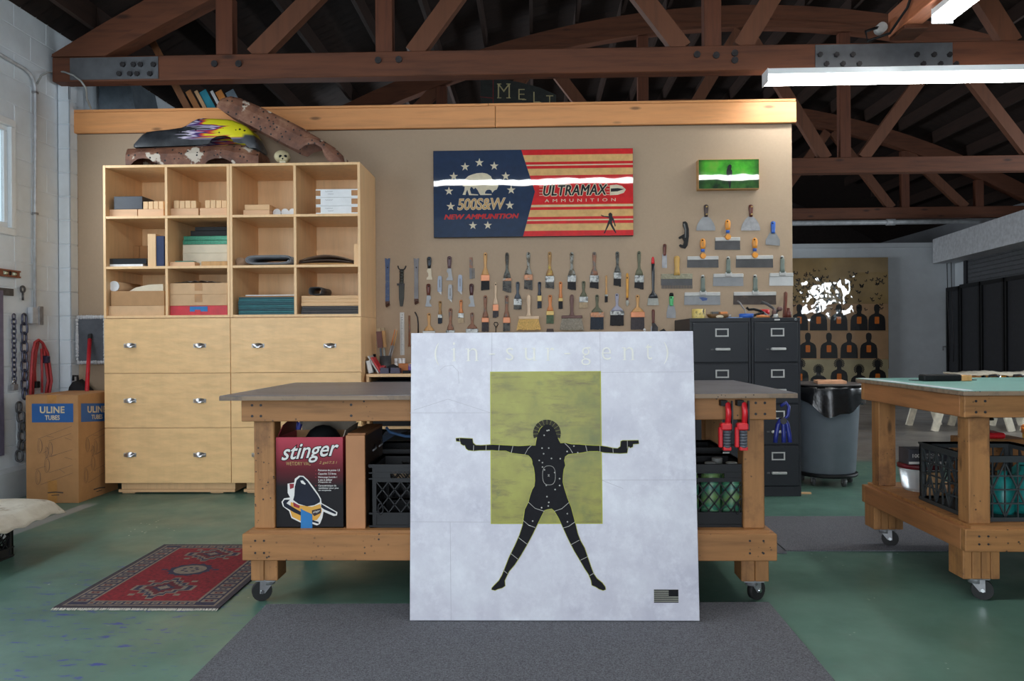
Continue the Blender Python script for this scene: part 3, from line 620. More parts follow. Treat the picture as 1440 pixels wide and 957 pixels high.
for s, x1, y0, y1 in (('Puissance de pointe 1,5', 562, 436, 456), ('Capacité: 7,5 litres', 532, 463, 483), ('Nettoyage humide /', 540, 490, 508), ('à sec à utiliser', 500, 510, 526), ("d'importe où", 488, 529, 545), ('Caractéristique de', 532, 556, 574), ('ventilateur pour plus', 550, 576, 592), ('de souplesse', 490, 594, 608)): q.text(s, wv(384, x1, y0, y1, .001), offset=.01)
q.build('feature_lettering', M_PW, t)
q = MB()
for y in (446, 473, 499, 564): q.poly([vx(360, y-5, .001), vx(372, y, .001), vx(360, y+5, .001)])
q.build('bullet_marks', M_PR, t)
VO = [(130,548),(185,540),(190,510),(225,486),(262,488),(300,520),(340,570),(385,630),(405,665),(410,700),(450,720),(540,770),(536,795),(510,800),(425,765),(415,815),(395,860),(370,872),(300,850),(235,850),(160,815),(140,760),(90,725),(78,690),(100,662),(150,655),(130,620)]
MB().poly([vx(x, y, .0010) for x, y in VO]).build('vacuum_outline', M_PW, t)
q = MB(); q.poly([vx(x, y, .0014) for x, y in ((155,690),(230,715),(330,728),(400,705),(412,760),(395,800),(370,830),(300,838),(235,838),(165,805),(150,760))], 0)
q.poly([vx(x, y, .0016) for x, y in ((185,640),(190,570),(205,520),(235,494),(258,496),(295,530),(335,582),(380,640),(398,672),(396,692),(350,715),(290,724),(220,705),(175,675))], 1)
q.poly([vx(x, y, .0018) for x, y in ((236,525),(256,522),(280,548),(275,556),(245,545))], 2)
q.poly([vx(x, y, .0018) for x, y in ((146,548),(184,548),(180,580),(150,590))], 3)
q.poly([vx(x, y, .0018) for x, y in ((408,705),(450,730),(530,772),(526,786),(430,748),(406,730))], 1)
q.poly([vx(x, y, .0019) for x, y in ((90,690),(105,672),(150,672),(120,700),(190,740),(245,770),(250,800),(180,770),(100,725))], 1)
q.poly([vx(x, y, .0019) for x, y in ((335,830),(385,845),(385,860),(330,845))], 1)
q.poly([vx(x, y, .0020) for x, y in ((330,755),(405,738),(405,775),(350,800),(330,780))], 4)
q.text('stinger', lambda s, t_: vx(338+s*60, 784-t_*22-s*14, .0023), shear=.3, m=2)
q.poly([vx(x, y, .0020) for x, y in ((175,690),(230,720),(225,740),(180,725))], 3)
q.build('vacuum_print', [M_PY, M_PN, M_PW, M_PR, mat('print_black', (40, 16, 20), .4)], t)
q = MB(); q.poly([vx(x, y, .0026) for x, y in ((238,740),(262,755),(333,785),(333,893),(238,893))]); q.build('tape_strip', M_TB, t)
# brown board box, milk crates, cloth, bucket
P2 = at(486, 612, 3.53); P3 = at(513, 612, 3.53)
t = thing('wooden_case', 'tall narrow brown wooden case between the vacuum carton and the black crate', 'case', ((P2.x+P3.x)/2, 3.7, SH1))
MB().box(P2.x, P3.x, 3.53, 3.55, SH1, SH1+.425, ch=.002).build('end_board', mat('brown_board', (176, 122, 80), .6, var=.1, scale=5), t)
MB().box(P2.x+.004, P2.x+.02, 3.55, 3.95, SH1, SH1+.42).box(P2.x+.02, P3.x-.012, 3.55, 3.95, SH1, SH1+.015).build('side_board', W_TABLEY, t)
MB().box(P3.x-.012, P3.x-.002, 3.551, 3.95, SH1, SH1+.42).build('dark_panel', mat('dark_brown_panel', (62, 44, 34), .5), t)
MB().box(P2.x+.004, P3.x-.002, 3.551, 3.96, SH1+.4201, SH1+.432).build('lid_board', W_TABLEY, t)
for y in (3.7, 3.85): MB().tube([(P3.x, y, SH1+.33), (P3.x+.012, y+.02, SH1+.34), (P3.x, y+.06, SH1+.35)], .005).build('clasp', STEEL, t)
M_CR = mat('crate_plastic', (27, 28, 31), .45, var=.1, spec=.3); M_CRG = mat('grey_crate_plastic', (60, 64, 66), .45, var=.1, spec=.3)
def crate(label, u0, u1, v0, v1, z0, h, M_, group=None, square=False, cell=.052):
    t = thing('milk_crate', label, 'crate', ((u0+u1)/2, (v0+v1)/2, z0), group)
    z1 = z0+h; th = .012; b0, b1 = z0+h*.24, z0+h*.72
    if square: b0, b1 = z0+.02, z1-.03
    MB().box(u0, u1, v0, v1, z0, z0+.012).build('base', M_, t)
    for side in range(4):
        L = (u1-u0) if side in (0, 2) else (v1-v0)
        def pt(s, z, d):
            if side == 0: return (u0+s, v0+d, z)
            if side == 2: return (u1-s, v1-d, z)
            if side == 1: return (u1-d, v0+s, z)
            return (u0+d, v1-s, z)
        def bar(q, s0, s1, za, zb, d0=0.0, d1=th):
            a, c = pt(s0, za, d0), pt(s1, zb, d1); q.box(a[0], c[0], a[1], c[1], za, zb)
        q = MB()
        bar(q, 0, .03, z0, z1); bar(q, L-.03, L, z0, z1)
        bar(q, .03, L-.03, z0, b0, .003)
        if square: bar(q, .03, L-.03, b1, z1)
        else:
            hw = .075; c = L/2; hz = z0+h*.80
            if side in (0, 2):
                bar(q, .03, c-hw, b1, z1); bar(q, c+hw, L-.03, b1, z1); bar(q, c-hw, c+hw, z1-.035, z1); bar(q, c-hw, c+hw, b1, b1+.012, -.006)
            else: bar(q, .03, L-.03, b1, z1)
            for k in range(3): bar(q, -.002, L+.002, b1+.012+k*(z1-b1)/3, b1+.018+k*(z1-b1)/3, -.004, 0)
        bar(q, -.003, L+.003, z1-.01, z1, -.005); bar(q, -.002, L+.002, z0+.004, z0+.012, -.004); bar(q, -.002, L+.002, b0-.008, b0, -.004)
        q.build('side_frame', M_, t)
        q = MB(); n0 = Vector(pt(0, 0, 1))-Vector(pt(0, 0, 0)); hh = b1-b0
        if square:
            n = max(3, round((L-.06)/cell))
            for k in range(1, n): s = .03+(L-.06)*k/n; bar(q, s-.002, s+.002, b0, b1, .002, .01)
            nz = max(2, round(hh/cell))
            for k in range(1, nz): zz = b0+hh*k/nz; bar(q, .03, L-.03, zz-.003, zz+.003, .0, .012)
            for k in range(n//2):
                s = .03+(L-.06)*(2*k)/n; e = .03+(L-.06)*(2*k+2)/n
                for za, zb in ((b0, b1), (b1, b0)): q.beam(pt(s, za, .006), pt(e, zb, .006), .006, .008, n0)
        else:
            n = max(3, round((L-.06)/cell)); st = (L-.06)/n; run = hh*.8
            k = -int(run/st)-1
            while k < n:
                for sg in (1, -1):
                    s0 = .03+k*st; s1 = s0+run; za, zb = b0, b1
                    a0_, a1_ = max(s0, .03), min(s1, L-.03)
                    if a1_-a0_ > .01:
                        z_a, z_b = za+(a0_-s0)/run*hh, za+(a1_-s0)/run*hh
                        if sg < 0: z_a, z_b = b0+b1-z_a, b0+b1-z_b
                        q.beam(pt(a0_, z_a, .006), pt(a1_, z_b, .006), .005, .008, n0)
                k += 1
        stuff(q.build('lattice', M_, t))
        if side in (0, 2) and not square: 
            q = MB()
            for s in (.05, L-.05):
                ce = Vector(pt(s, z0+h*.30, -.002)); q.tube([ce+Vector((.012*math.cos(a), 0, .024*math.sin(a))) for a in [i*2*PI/14 for i in range(14)]], .004, 5, closed=True)
            q.build('ring_loops', M_, t)
    return t
crate('black milk crate beside the brown wooden case, left of the canvas', U(516, 3.55, 650)+.012, U(516, 3.55, 650)+.352, 3.55, 3.88, SH1, .29, M_CR)
crate('black crate behind the first one, with blue cloth laid over it', U(522, 4.05, 620), U(522, 4.05, 620)+.36, 3.97, 4.3, SH1, .30, M_CR)
q = MB(); bc = at(562, 612, 4.1); rows = []
for i in range(9):
    s = i/8; row = []
    for j in range(7):
        t_ = j/6; row.append((bc.x-.1+.26*s, 4.0+.22*t_, SH1+.305+.06*abs(math.sin(2.6*s+1.2*t_))+.04*s))
    rows += row
q.add(rows, [(i*7+j, i*7+j+1, (i+1)*7+j+1, (i+1)*7+j) for i in range(8) for j in range(6)], 0, True)
q.tube([(bc.x-.05, 3.99, SH1+.41), (bc.x-.03, 3.985, SH1+.385), (bc.x+.05, 3.98, SH1+.365), (bc.x+.15, 3.98, SH1+.36)], .008)
tag(q.build('blue_cloth', mat('blue_denim', (70, 106, 150), .85, var=.25)), 'blue cloth draped over the rear black crate left of the canvas', 'cloth')
bk = at(484, 605, 4.2)
t = thing('plastic_pail', 'white plastic pail with a lid behind the vacuum carton', 'pail', (bk.x, 4.2, SH1))
hh = Z(604, 4.1, 484)-SH1
MB().lathe((bk.x, 4.2, SH1), [(.085, 0), (.10, hh-.07), (.103, hh-.05)], 24).build('body', WHITE, t); MB().lathe((bk.x, 4.2, SH1), [(.112, hh-.05), (.114, hh-.008), (.10, hh)], 24).build('lid', mat('grey_lid', (150, 152, 150), .5), t)
# striped cord bundle at the canvas edge
e = at(578, 735, 3.47)
q = MB()
for k in range(15): q.box(e.x, e.x+.05, 3.455, 3.485, SH1-.10+k*.016+.001, SH1-.10+(k+1)*.016, k % 2)
tag(q.build('striped_strap', [mat('strap_yellow', (196, 170, 70), .7), mat('strap_blue', (38, 88, 130), .7)]), 'narrow blue and yellow striped strap hanging at the left edge of the canvas', 'strap')
# right-hand crate with bottles
cr = U(1052, 3.56, 700)
crate('black milk crate of green bottles right of the canvas, under the near workbench', cr-.36, cr, 3.56, 3.89, SH1, .285, M_CR)
crate('second black crate behind the one of green bottles', U(1010, 4.1, 640)-.3, U(1010, 4.1, 640), 4.0, 4.3, SH1, .30, M_CR)
m, nt, b = nodes('green_banded_plastic'); v = coords(nt, rnd=False); s_ = N(nt, 'ShaderNodeSeparateXYZ'); nt.links.new(v, s_.inputs[0])
ml = N(nt, 'ShaderNodeMath', operation='MULTIPLY_ADD'); ml.inputs[1].default_value = 9; nt.links.new(s_.outputs[2], ml.inputs[0]); nt.links.new(noise(nt, v, 9, 2), ml.inputs[2])
fr = N(nt, 'ShaderNodeMath', operation='FRACT'); nt.links.new(ml.outputs[0], fr.inputs[0])
nt.links.new(ramp(nt, fr.outputs[0], [(0, lin((40, 120, 100))), (.4, lin((120, 150, 90))), (.7, lin((52, 120, 110))), (1, lin((110, 160, 120)))]), b.inputs['Base Color']); b.inputs['Roughness'].default_value = .4
for i, (du, dv, lab) in enumerate(((-.055, .075, 'green banded bottle at the right front of the crate right of the canvas'), (-.15, .085, 'green banded bottle in the middle of the crate right of the canvas'), (-.25, .08, 'green banded bottle against the canvas edge in the right crate'), (-.09, .21, 'green banded bottle at the back of the crate right of the canvas'))):
    t = thing('paint_bottle', lab, 'bottle', (cr+du, 3.56+dv, SH1+.013), 'bottles in the right-hand crate')
    c = (cr+du, 3.56+dv, SH1+.013)
    MB().lathe(c, [(.042, 0), (.045, .02), (.045, .2), (.03, .235), (.022, .24)], 16).build('body', m, t); MB().lathe((c[0], c[1], c[2]+.2401), [(.026, 0), (.026, .028), (.022, .03)], 16).build('cap', mat('grey_cap', (140, 142, 140), .5), t)
# clamps
RED = mat('clamp_red', (206, 34, 44), .35, var=.08); GRIP = mat('clamp_grip', (84, 88, 96), .6, var=.1)
def bar_clamp(cx, label):
    v = B1[2]; c = at(cx, 598, v-.03); k = v/F
    t = thing('bar_clamp', label, 'clamp', (c.x, v-.03, .70), 'red clamps on the bench apron')
    zt = Z(567, v)
    MB().box(c.x-.018, c.x+.01, v-.045, v-.001, zt-.012, zt+.012).build('jaw_pad', BLACK, t)
    q = MB(); q.tube([(c.x+.002, v-.02, zt), (c.x+.012, v-.04, zt-.005), (c.x+.014, v-.045, zt-.04), (c.x+.012, v-.04, Z(596, v))], .013, 8); q.box(c.x-.022, c.x+.026, v-.06, v-.02, Z(604, v), Z(594, v), ch=.006)
    q.box(c.x-.03, c.x-.012, v-.05, v-.03, Z(628, v), Z(600, v), ch=.004); q.box(c.x-.012, c.x+.024, v-.055, v-.025, Z(632, v), Z(627, v), ch=.003); q.build('jaw', RED, t)
    q = MB()
    for i in range(6): z0 = Z(628-i*4, v); q.cyl((c.x+.007, v-.04, z0), (c.x+.007, v-.04, z0+.011), .0175, .0165, 10)
    q.build('grip', GRIP, t); MB().box(c.x+.028, c.x+.034, v-.045, v-.03, Z(605, v), zt+.01).build('bar', IRON, t)
bar_clamp(1019, 'red pistol-grip clamp on the apron, the one nearer the canvas'); bar_clamp(1042, 'red pistol-grip clamp on the apron, the one nearer the right leg')
BLUE = mat('clamp_blue', (36, 48, 130), .4, var=.12)
def spring_clamp(x0, x1, y0, y1, v, label, loop):
    a, c = at(x0, y0, v), at(x1, y1, v); mx = (a.x+c.x)/2; w_ = c.x-a.x; z1, z0 = a.z, c.z; hgt = z1-z0
    t = thing('spring_clamp', label, 'clamp', (mx, v, z0), 'blue spring clamps')
    for k, s in enumerate((-1, .15, 1)):
        q = MB(); q.tube([(mx+s*.12*w_, v+.006*k, z1-hgt*.42), (mx+s*.3*w_, v+.006*k, z1-hgt*.55), (mx+s*.42*w_, v+.006*k, z0+hgt*.18), (mx+s*.46*w_, v+.006*k, z0)], .011, 8); q.build('handle', BLUE, t)
    if loop: 
        q = MB(); q.tube([(mx, v, z1-hgt*.45), (mx+.3*w_, v, z1-hgt*.32), (mx+.36*w_, v, z1-hgt*.1), (mx+.2*w_, v, z1), (mx-.15*w_, v, z1-hgt*.08)], .008, 8); q.build('jaw', BLUE, t)
    MB().cyl((mx, v-.012, z1-hgt*.45), (mx, v+.02, z1-hgt*.45), .016, n=12).build('pivot', IRON, t)
spring_clamp(1089, 1113, 566, 622, B1[2]+.17, 'blue spring clamp hanging at the right end of the near workbench', True)
spring_clamp(408, 419, 580, 607, B1[3]-.02, 'blue spring clamp behind the vacuum carton, the left one of two', False)
spring_clamp(420, 432, 580, 607, B1[3]-.02, 'blue spring clamp behind the vacuum carton, the right one of two', False)
# ================================================================== THINGS ON THE RIGHT-HAND BENCH
ux = U(1355, V2)
k0 = at(1316, 600, 4.28)
cc = on_floor(1316, 705, SH2); 
crate('grey milk crate with teal things under the right-hand workbench', ux+.105, ux+.105+.46, 3.62, 4.12, SH2, .30, M_CRG, square=True, cell=.06)
M_T = mat('teal_plastic', (32, 140, 136), .35, var=.1)
for i, (du, dv, z1, r, lab) in enumerate(((.2, .12, .2, .05, 'teal plastic bottle at the left front of the grey crate'), (.32, .14, .22, .06, 'teal plastic bottle at the middle front of the grey crate'), (.42, .3, .24, .06, 'teal plastic bottle at the back of the grey crate'))):
    tag(MB().lathe((ux+.105+du, 3.62+dv, SH2+.013), [(r*.9, 0), (r, .02), (r, z1*.75), (r*.4, z1*.9), (r*.4, z1)], 14).build('teal_bottle', M_T), lab, 'bottle', 'teal bottles in the grey crate')
m, nt, b = nodes('clear_plastic'); b.inputs['Base Color'].default_value = (.86, .9, .92, 1); b.inputs['Roughness'].default_value = .25; b.inputs['Transmission Weight'].default_value = .55; CLEAR = m
tb = at(1293, 680, 4.38); zt = SH2+.125
t = thing('plastic_tub', 'clear plastic tub with a dark red lid under the right-hand workbench', 'tub', (tb.x, 4.38, SH2))
MB().lathe((tb.x, 4.38, SH2), [(.075, 0), (.09, .02), (.105, .115), (.107, .125)], 24).build('tub_body', CLEAR, t); MB().lathe((tb.x, 4.38, SH2), [(.112, .1255), (.114, .143), (.105, .150)], 24).build('lid', mat('maroon_lid', (100, 18, 32), .4), t)
g0 = tb.x-.095
t = thing('glove_box', 'dark grey box of disposable gloves on the red-lidded tub', 'box', (g0+.12, 4.38, SH2+.1505))
MB().box(g0, g0+.24, 4.3, 4.42, SH2+.1505, SH2+.235, ch=.002).build('carton_body', mat('glove_grey', (66, 66, 74), .5), t)
q = MB(); v = 4.299
q.text('100', lambda s, t_: Vector((g0+.02+s*.04, v, SH2+.19+t_*.02)), offset=.02).text('DISPOSABLE', lambda s, t_: Vector((g0+.085+s*.1, v, SH2+.20+t_*.012))).text('NITRILE', lambda s, t_: Vector((g0+.085+s*.06, v, SH2+.184+t_*.011))).poly([(g0, v, SH2+.155), (g0+.24, v, SH2+.155), (g0+.24, v, SH2+.168), (g0, v, SH2+.168)])
q.build('lettering', M_PW, t)
rw_ = at(1299, 690, 4.22); tag(MB().box(rw_.x, rw_.x+.09, 4.2, 4.26, SH2, SH2+.125, ch=.003).build('wood_block', W_LIGHT), 'upright wood block between the tub and the grey crate', 'wood block')
t = thing('bench_vise', 'red bench vise with a black knob, behind the grey crate', 'vise', (ux+.57, 4.33, SH2))
MB().box(ux+.43, ux+.75, 4.24, 4.44, SH2, SH2+.295, ch=.004).build('wooden_base', W_TABLE, t); MB().box(ux+.5, ux+.64, 4.27, 4.4, SH2+.2955, SH2+.325, ch=.008).build('jaw', RED, t)
MB().cyl((ux+.57, 4.33, SH2+.325), (ux+.57, 4.33, SH2+.39), .014).cyl((ux+.57, 4.33, SH2+.39), (ux+.57, 4.33, SH2+.4), .035).build('knob', BLACK, t); MB().cyl((ux+.51, 4.33, SH2+.407), (ux+.63, 4.33, SH2+.407), .007).build('wing_handle', CHROME, t)
sb = at(1296, 532, 4.3)
t = thing('sanding_block', 'long black sanding block with a wooden end on the teal bench top', 'tool', (sb.x+.12, 4.3, .9545))
MB().box(sb.x, sb.x+.20, 4.27, 4.34, .9545, .99, ch=.006).build('block', BLACK, t); MB().box(sb.x+.2, sb.x+.255, 4.272, 4.338, .9545, .986, ch=.003).build('wooden_end', W_HANDLE, t)
st = at(1225, 533, 4.52); tag(MB().box(st.x+.15, st.x+.5, 4.35, 4.39, .9545, .958).build('metal_rule', DKSTEEL), 'dark metal rule lying on the far left of the teal bench top', 'ruler')
# ================================================================== MAPLE CUPBOARDS
CV = 6.02; CB_ = WALL-.004
CU = [U(145, CV, 340), U(323, CV, 340), U(507, CV, 340)]
SZ = [Z(446, CV, 326), Z(376.5, CV, 326), Z(305.5, CV, 326), Z(233.5, CV, 326)]   # undersides: bottom, shelf, shelf, top
TH = .020
FLOORZ = [SZ[0]+TH, SZ[1]+TH, SZ[2]+TH]
CELL = []
for k, lab in ((0, 'left half of the maple pigeonhole hutch, nearest the white wall'), (1, 'right half of the maple pigeonhole hutch, nearest the tool wall')):
    u0, u1 = CU[k]+.001, CU[k+1]-.001
    t = thing('pigeonhole_unit', lab, 'shelf', ((u0+u1)/2, (CV+CB_)/2, SZ[0]), 'maple pigeonhole units')
    for a in (u0, u1-TH): MB().box(a, a+TH, CV, CB_, SZ[0], SZ[3]+TH, ch=.001).build('side_panel', W_MAPLE, t)
    MB().box(u0+TH, u1-TH, CB_-.012, CB_, SZ[0]+TH, SZ[3]).build('back_panel', W_MAPLE, t)
    um = (u0+u1)/2
    for z in SZ: MB().box(u0+TH+.0005, u1-TH-.0005, CV+.001, CB_-.013, z, z+TH, ch=.001).build('shelf' if z not in (SZ[0], SZ[3]) else ('top_panel' if z == SZ[3] else 'bottom_panel'), W_MAPLE, t)
    for r in range(3): MB().box(um-TH/2, um+TH/2, CV+.002, CB_-.014, SZ[r]+TH+.0005, SZ[r+1]-.0005, ch=.001).build('divider', W_MAPLE, t)
    CELL += [(u0+TH, um-TH/2), (um+TH/2, u1-TH)]
    DL = [SZ[0]-.004, Z(524, CV, 326), Z(601, CV, 326), Z(679, CV, 326)]
    t = thing('drawer_cabinet', ('left' if k == 0 else 'right')+' maple cabinet of three wide drawers with cup pulls, under the pigeonholes', 'cabinet', ((u0+u1)/2, (CV+CB_)/2, 0), 'maple drawer cabinets')
    MB().box(u0, u1, CV+.022, CB_, DL[3], SZ[0]-.001).build('carcass', W_MAPLE, t)
    MB().box(u0+.09, u1-(.0 if k == 0 else .09), CV+.08, CB_, .035, DL[3]-.001).build('plinth', W_MAPLE, t)
    MB().box(u0+.07, u1-(.0 if k == 0 else .07), CV+.07, CV+.55, 0.012, .034).build('plinth_batten', W_LIGHTX, t)
    for x in ((u0+.09), (u1-.2)): MB().box(x, x+.1, CV+.09, CV+.5, 0, .0118).build('shim', W_LIGHTX, t)
    for r in range(3):
        d_ = MB().box(u0+.0015, u1-.0015, CV, CV+.021, DL[r+1]+.002, DL[r]-.002, ch=.001).build('drawer', W_FIG, t)
        for s in ((183, 281), (363, 464))[k]:
            c = at(s, (485.5, 563, 639)[r], CV); q = MB(); P = []
            nn = 10
            for i in range(nn+1):
                a = PI*i/nn; x = -.048*math.cos(a); P.append((x, .024*math.sin(a)))
            rows = []
            for j in range(5):
                f = j/4; rows += [Vector((c.x+x*(1-.35*f*f), CV-.001-(.028*math.sin(f*PI/2+.15))*max(.06, math.sin(PI*i/nn)), c.z-.004+zz*(1-f)-.012*f)) for i, (x, zz) in enumerate(P)]
            q.add(rows, [(j*(nn+1)+i, j*(nn+1)+i+1, (j+1)*(nn+1)+i+1, (j+1)*(nn+1)+i) for j in range(4) for i in range(nn)], 0, True)
            q.box(c.x-.05, c.x+.05, CV-.004, CV, c.z-.017, c.z+.014, ch=.002); q.build('cup_pull', PULL, d_)
# contents of the pigeonholes --------------------------------------------------
def hb(name, label, cat, x0, x1, y0, y1, row, m, v=CV+.05, d=.3, group=None, on=None, px=0):
    a, c = at(x0, y0, v), at(x1, y0, v); h = (y1-y0)*v/F
    zb = on if on is not None else FLOORZ[row]
    cell = next((q for q in CELL if q[0]-.03 <= (a.x+c.x)/2 <= q[1]+.03))
    x0_, x1_ = max(a.x, cell[0]+.002), min(c.x, cell[1]-.002)
    o = tag(MB().box(x0_, x1_, v, min(v+d, CB_-.015), zb+.0005, zb+.0005+h, ch=.002).build(name, m), label, cat, group); o_top[o.name] = zb+.0005+h; return o
o_top = {}
top = lambda o: o_top[o.name]
TRAY = wood('pale_tray_wood', (222, 178, 138), 'x', .6, .1)
a = hb('wooden_box', 'pale wooden box at the left of the top left pigeonhole, under the black box', 'box', 151.6, 193, 293, 304, 2, TRAY)
hb('black_box', 'black box lying on a pale wooden box in the top left pigeonhole', 'box', 160, 200, 274.5, 293, 2, mat('navy_black', (36, 40, 50), .4), on=top(a), d=.28)
a = hb('wooden_box', 'pale wooden box at the right of the top left pigeonhole, under small blocks', 'box', 194, 230, 293, 304, 2, TRAY)
G = 'small pale blocks on boxes in the top row'
def blocks(x0, x1, n, y0, y1, on, where):
    for i in range(n):
        w_ = (x1-x0)/n; o = hb('wood_block', 'small upright pale block, %s of the row %s' % (('leftmost', 'second', 'third', 'fourth', 'fifth')[i], where), 'wood block', x0+i*w_+.3, x0+(i+1)*w_-.3, y0+random.uniform(-.4, .4), y1, 2, W_LIGHT, v=CV+.052, d=.09, on=top(on), group=G)
blocks(201, 230, 4, 282, 293, a, 'beside the black box')
a = hb('wooden_box', 'pale wooden box at the left of the second pigeonhole in the top row', 'box', 237, 279, 292, 303.5, 2, TRAY); blocks(244, 276, 4, 281, 292, a, 'at the left of second top pigeonhole')
a = hb('wooden_box', 'pale wooden box at the right of the second pigeonhole in the top row', 'box', 281, 319, 292, 303.5, 2, TRAY); blocks(288, 319, 4, 280, 291, a, 'at the right of second top pigeonhole')
a = hb('wooden_box', 'lower of two stacked wooden boxes in the third top pigeonhole', 'box', 342, 379, 293.5, 301.5, 2, TRAY); hb('wooden_box', 'upper of two stacked wooden boxes in the third top pigeonhole', 'box', 344, 379, 286, 293.5, 2, W_LIGHTX, on=top(a))
for i, x in enumerate((389.5, 401, 411.5)):
    c = at(x, 296, CV+.12); z = FLOORZ[2]+.0325
    t = thing('mailing_tube', ('left', 'middle', 'right')[i]+' white-capped mailing tube in the third top pigeonhole', 'tube', (c.x, CV+.3, z-.031), 'white-capped tubes')
    MB().cyl((c.x, CV+.125, z), (c.x, CV+.5, z), .03, n=20).build('tube_body', CARD, t); MB().cyl((c.x, CV+.115, z), (c.x, CV+.1249, z), .031, .031, n=20).build('cap', WHITE, t)
zz = FLOORZ[2]
for i, lab in enumerate(('bottom', 'middle', 'top')):
    va = CV+.03; a, c = at(444, 280, va), at(504, 280, va); x1 = min(c.x, CELL[3][1]-.003); z0 = zz+.001; z1 = zz+.0655
    t = thing('white_carton', lab+' white carton of three stacked in the top right pigeonhole', 'box', ((a.x+x1)/2, va+.15, z0), 'white cartons')
    MB().box(a.x, x1, va, va+.33, z0, z1, ch=.002).build('carton_body', WHITE, t)
    q = MB(); w_ = x1-a.x
    q.box(a.x-.0008, a.x+.038, va-.0008, va+.02, z0+.012, z1-.010); q.box(x1-.052, x1+.0005, va-.0008, va+.02, z0+.012, z1-.010); q.build('end_tape', mat('kraft_tape', (160, 112, 66), .4), t)
    q = MB(); xx = a.x+.075
    for line_, (s0, e0, zl) in enumerate(((0, .06, .045), (.02, .065, .026))[:2 if i != 1 else 1]): q.line([(xx+s0+(e0-s0)*j/16, z0+zl+.004*math.sin(j*2.1)*math.cos(j*.7)) for j in range(17)], .0022, lambda x, z: Vector((x, va-.0009, z)))
    q.build('handwriting', mat('faint_ink', (120, 120, 126), .6), t); zz = z1
# second row
a = hb('white_book', 'white book lying under the glossy black portfolio in the second row', 'book', 152, 201, 371, 375, 1, WHITE, d=.34)
hb('black_portfolio', 'glossy black portfolio lying on a white book in the second row', 'portfolio', 148.5, 206, 363, 371, 1, mat('gloss_black', (16, 20, 26), .12, spec=.8), on=top(a), d=.36)
t0 = at(207.5, 350, CV+.03); q = MB()
hb('pale_wood_stack', 'upright pale wood ruler block beside the navy book', 'wood block', 207.5, 219, 328, 374.5, 1, W_LIGHT, v=CV+.03, d=.25)
hb('navy_book', 'navy blue book standing at the right of the left second-row pigeonhole', 'book', 219.5, 230.5, 331, 374.5, 1, mat('navy_cloth', (34, 48, 84), .7), v=CV+.035, d=.24)
hb('cardboard_box', 'brown cardboard box standing at the back of the left second-row pigeonhole, left one', 'box', 184, 195.5, 327, 363, 1, CARD_UL, v=CV+.42, d=.12); hb('cardboard_box', 'brown cardboard box standing at the back behind the pale ruler block', 'box', 196, 207, 327, 363, 1, CARD_UL, v=CV+.42, d=.12)
a = hb('wooden_box', 'small wooden box with a green top in the second pigeonhole of the second row', 'box', 237, 274, 367, 373, 1, TRAY, v=CV+.03, d=.09); b_ = hb('wooden_box', 'low row of wooden blocks in front of the cream boxes, second row', 'box', 283, 319, 366, 372.5, 1, W_HANDLE, v=CV+.03, d=.09)
hb('green_card', 'thin green card lying on the small wooden box, second row', 'card', 246, 272, 365.5, 367, 1, mat('grey_green_card', (86, 130, 110), .6), v=CV+.035, d=.06, on=top(a))
a = hb('cream_box', 'lower of the two cream boxes stacked in the second row', 'box', 257, 319.5, 352.5, 373, 1, CREAM, v=CV+.15, d=.3); a = hb('cream_box', 'upper of the two cream boxes stacked in the second row', 'box', 257, 319.5, 340.5, 352.5, 1, CREAM, v=CV+.15, d=.3, on=top(a))
GG = mat('green_foil', (22, 104, 76), .25, .3, .35, 90)
a = hb('green_box', 'lower glossy green flat box on the cream boxes', 'box', 257, 319.5, 334.5, 340.5, 1, GG, v=CV+.15, d=.28, on=top(a)); a = hb('green_box', 'upper glossy green flat box on the cream boxes', 'box', 258, 319.5, 328.5, 334.5, 1, GG, v=CV+.15, d=.28, on=top(a))
a = hb('black_case', 'flat black case on the green boxes', 'case', 268, 319.5, 321, 328.5, 1, BLACK, v=CV+.16, d=.26, on=top(a)); hb('black_case', 'topmost flat black case under the shelf, above the green boxes', 'case', 274, 319.5, 315.5, 321, 1, BLACK, v=CV+.16, d=.24, on=top(a))
def felt(name, label, x0, x1, y1, m, v, width, loops, z):
    a, c = at(x0, y1, v), at(x1, y1, v); q = MB(); pts = []
    for i in range(28*loops):
        t_ = i/(28*loops-1); k = t_*loops; a_ = 2*PI*k; rx = (c.x-a.x)/2*(1-.16*t_*loops/2); rz = .036*(1-.4*t_)
        pts.append(((a.x+c.x)/2+rx*math.copysign(abs(math.cos(a_))**.35, math.cos(a_)), z+.044+rz*math.copysign(abs(math.sin(a_))**.8, math.sin(a_))))
    th = .005; vs = []; n = len(pts)
    for x, zq in pts: vs += [(x, v, zq), (x, v+width, zq)]
    q.add(vs, [(2*i, 2*i+1, 2*i+3, 2*i+2) for i in range(n-1)], 0, True)
    o = q.build(name, m); md = o.modifiers.new('thickness', 'SOLIDIFY'); md.thickness = th; md.offset = 0
    return tag(o, label, 'felt')
felt('rolled_felt', 'flattened roll of grey felt in the third pigeonhole of the second row', 344, 411, 370, mat('grey_felt', (128, 130, 134), .95, bmp=.4), CV+.03, .38, 2, FLOORZ[1])
q = MB(); c = at(337, 366, CV+.04); q.tube([(c.x, CV+.04, FLOORZ[1]+.034), (c.x, CV+.4, FLOORZ[1]+.034)], .033, 14); tag(q.build('rolled_felt', mat('tan_felt', (160, 128, 102), .9)), 'tan felt roll at the left of the grey felt roll', 'felt')
zz = FLOORZ[1]
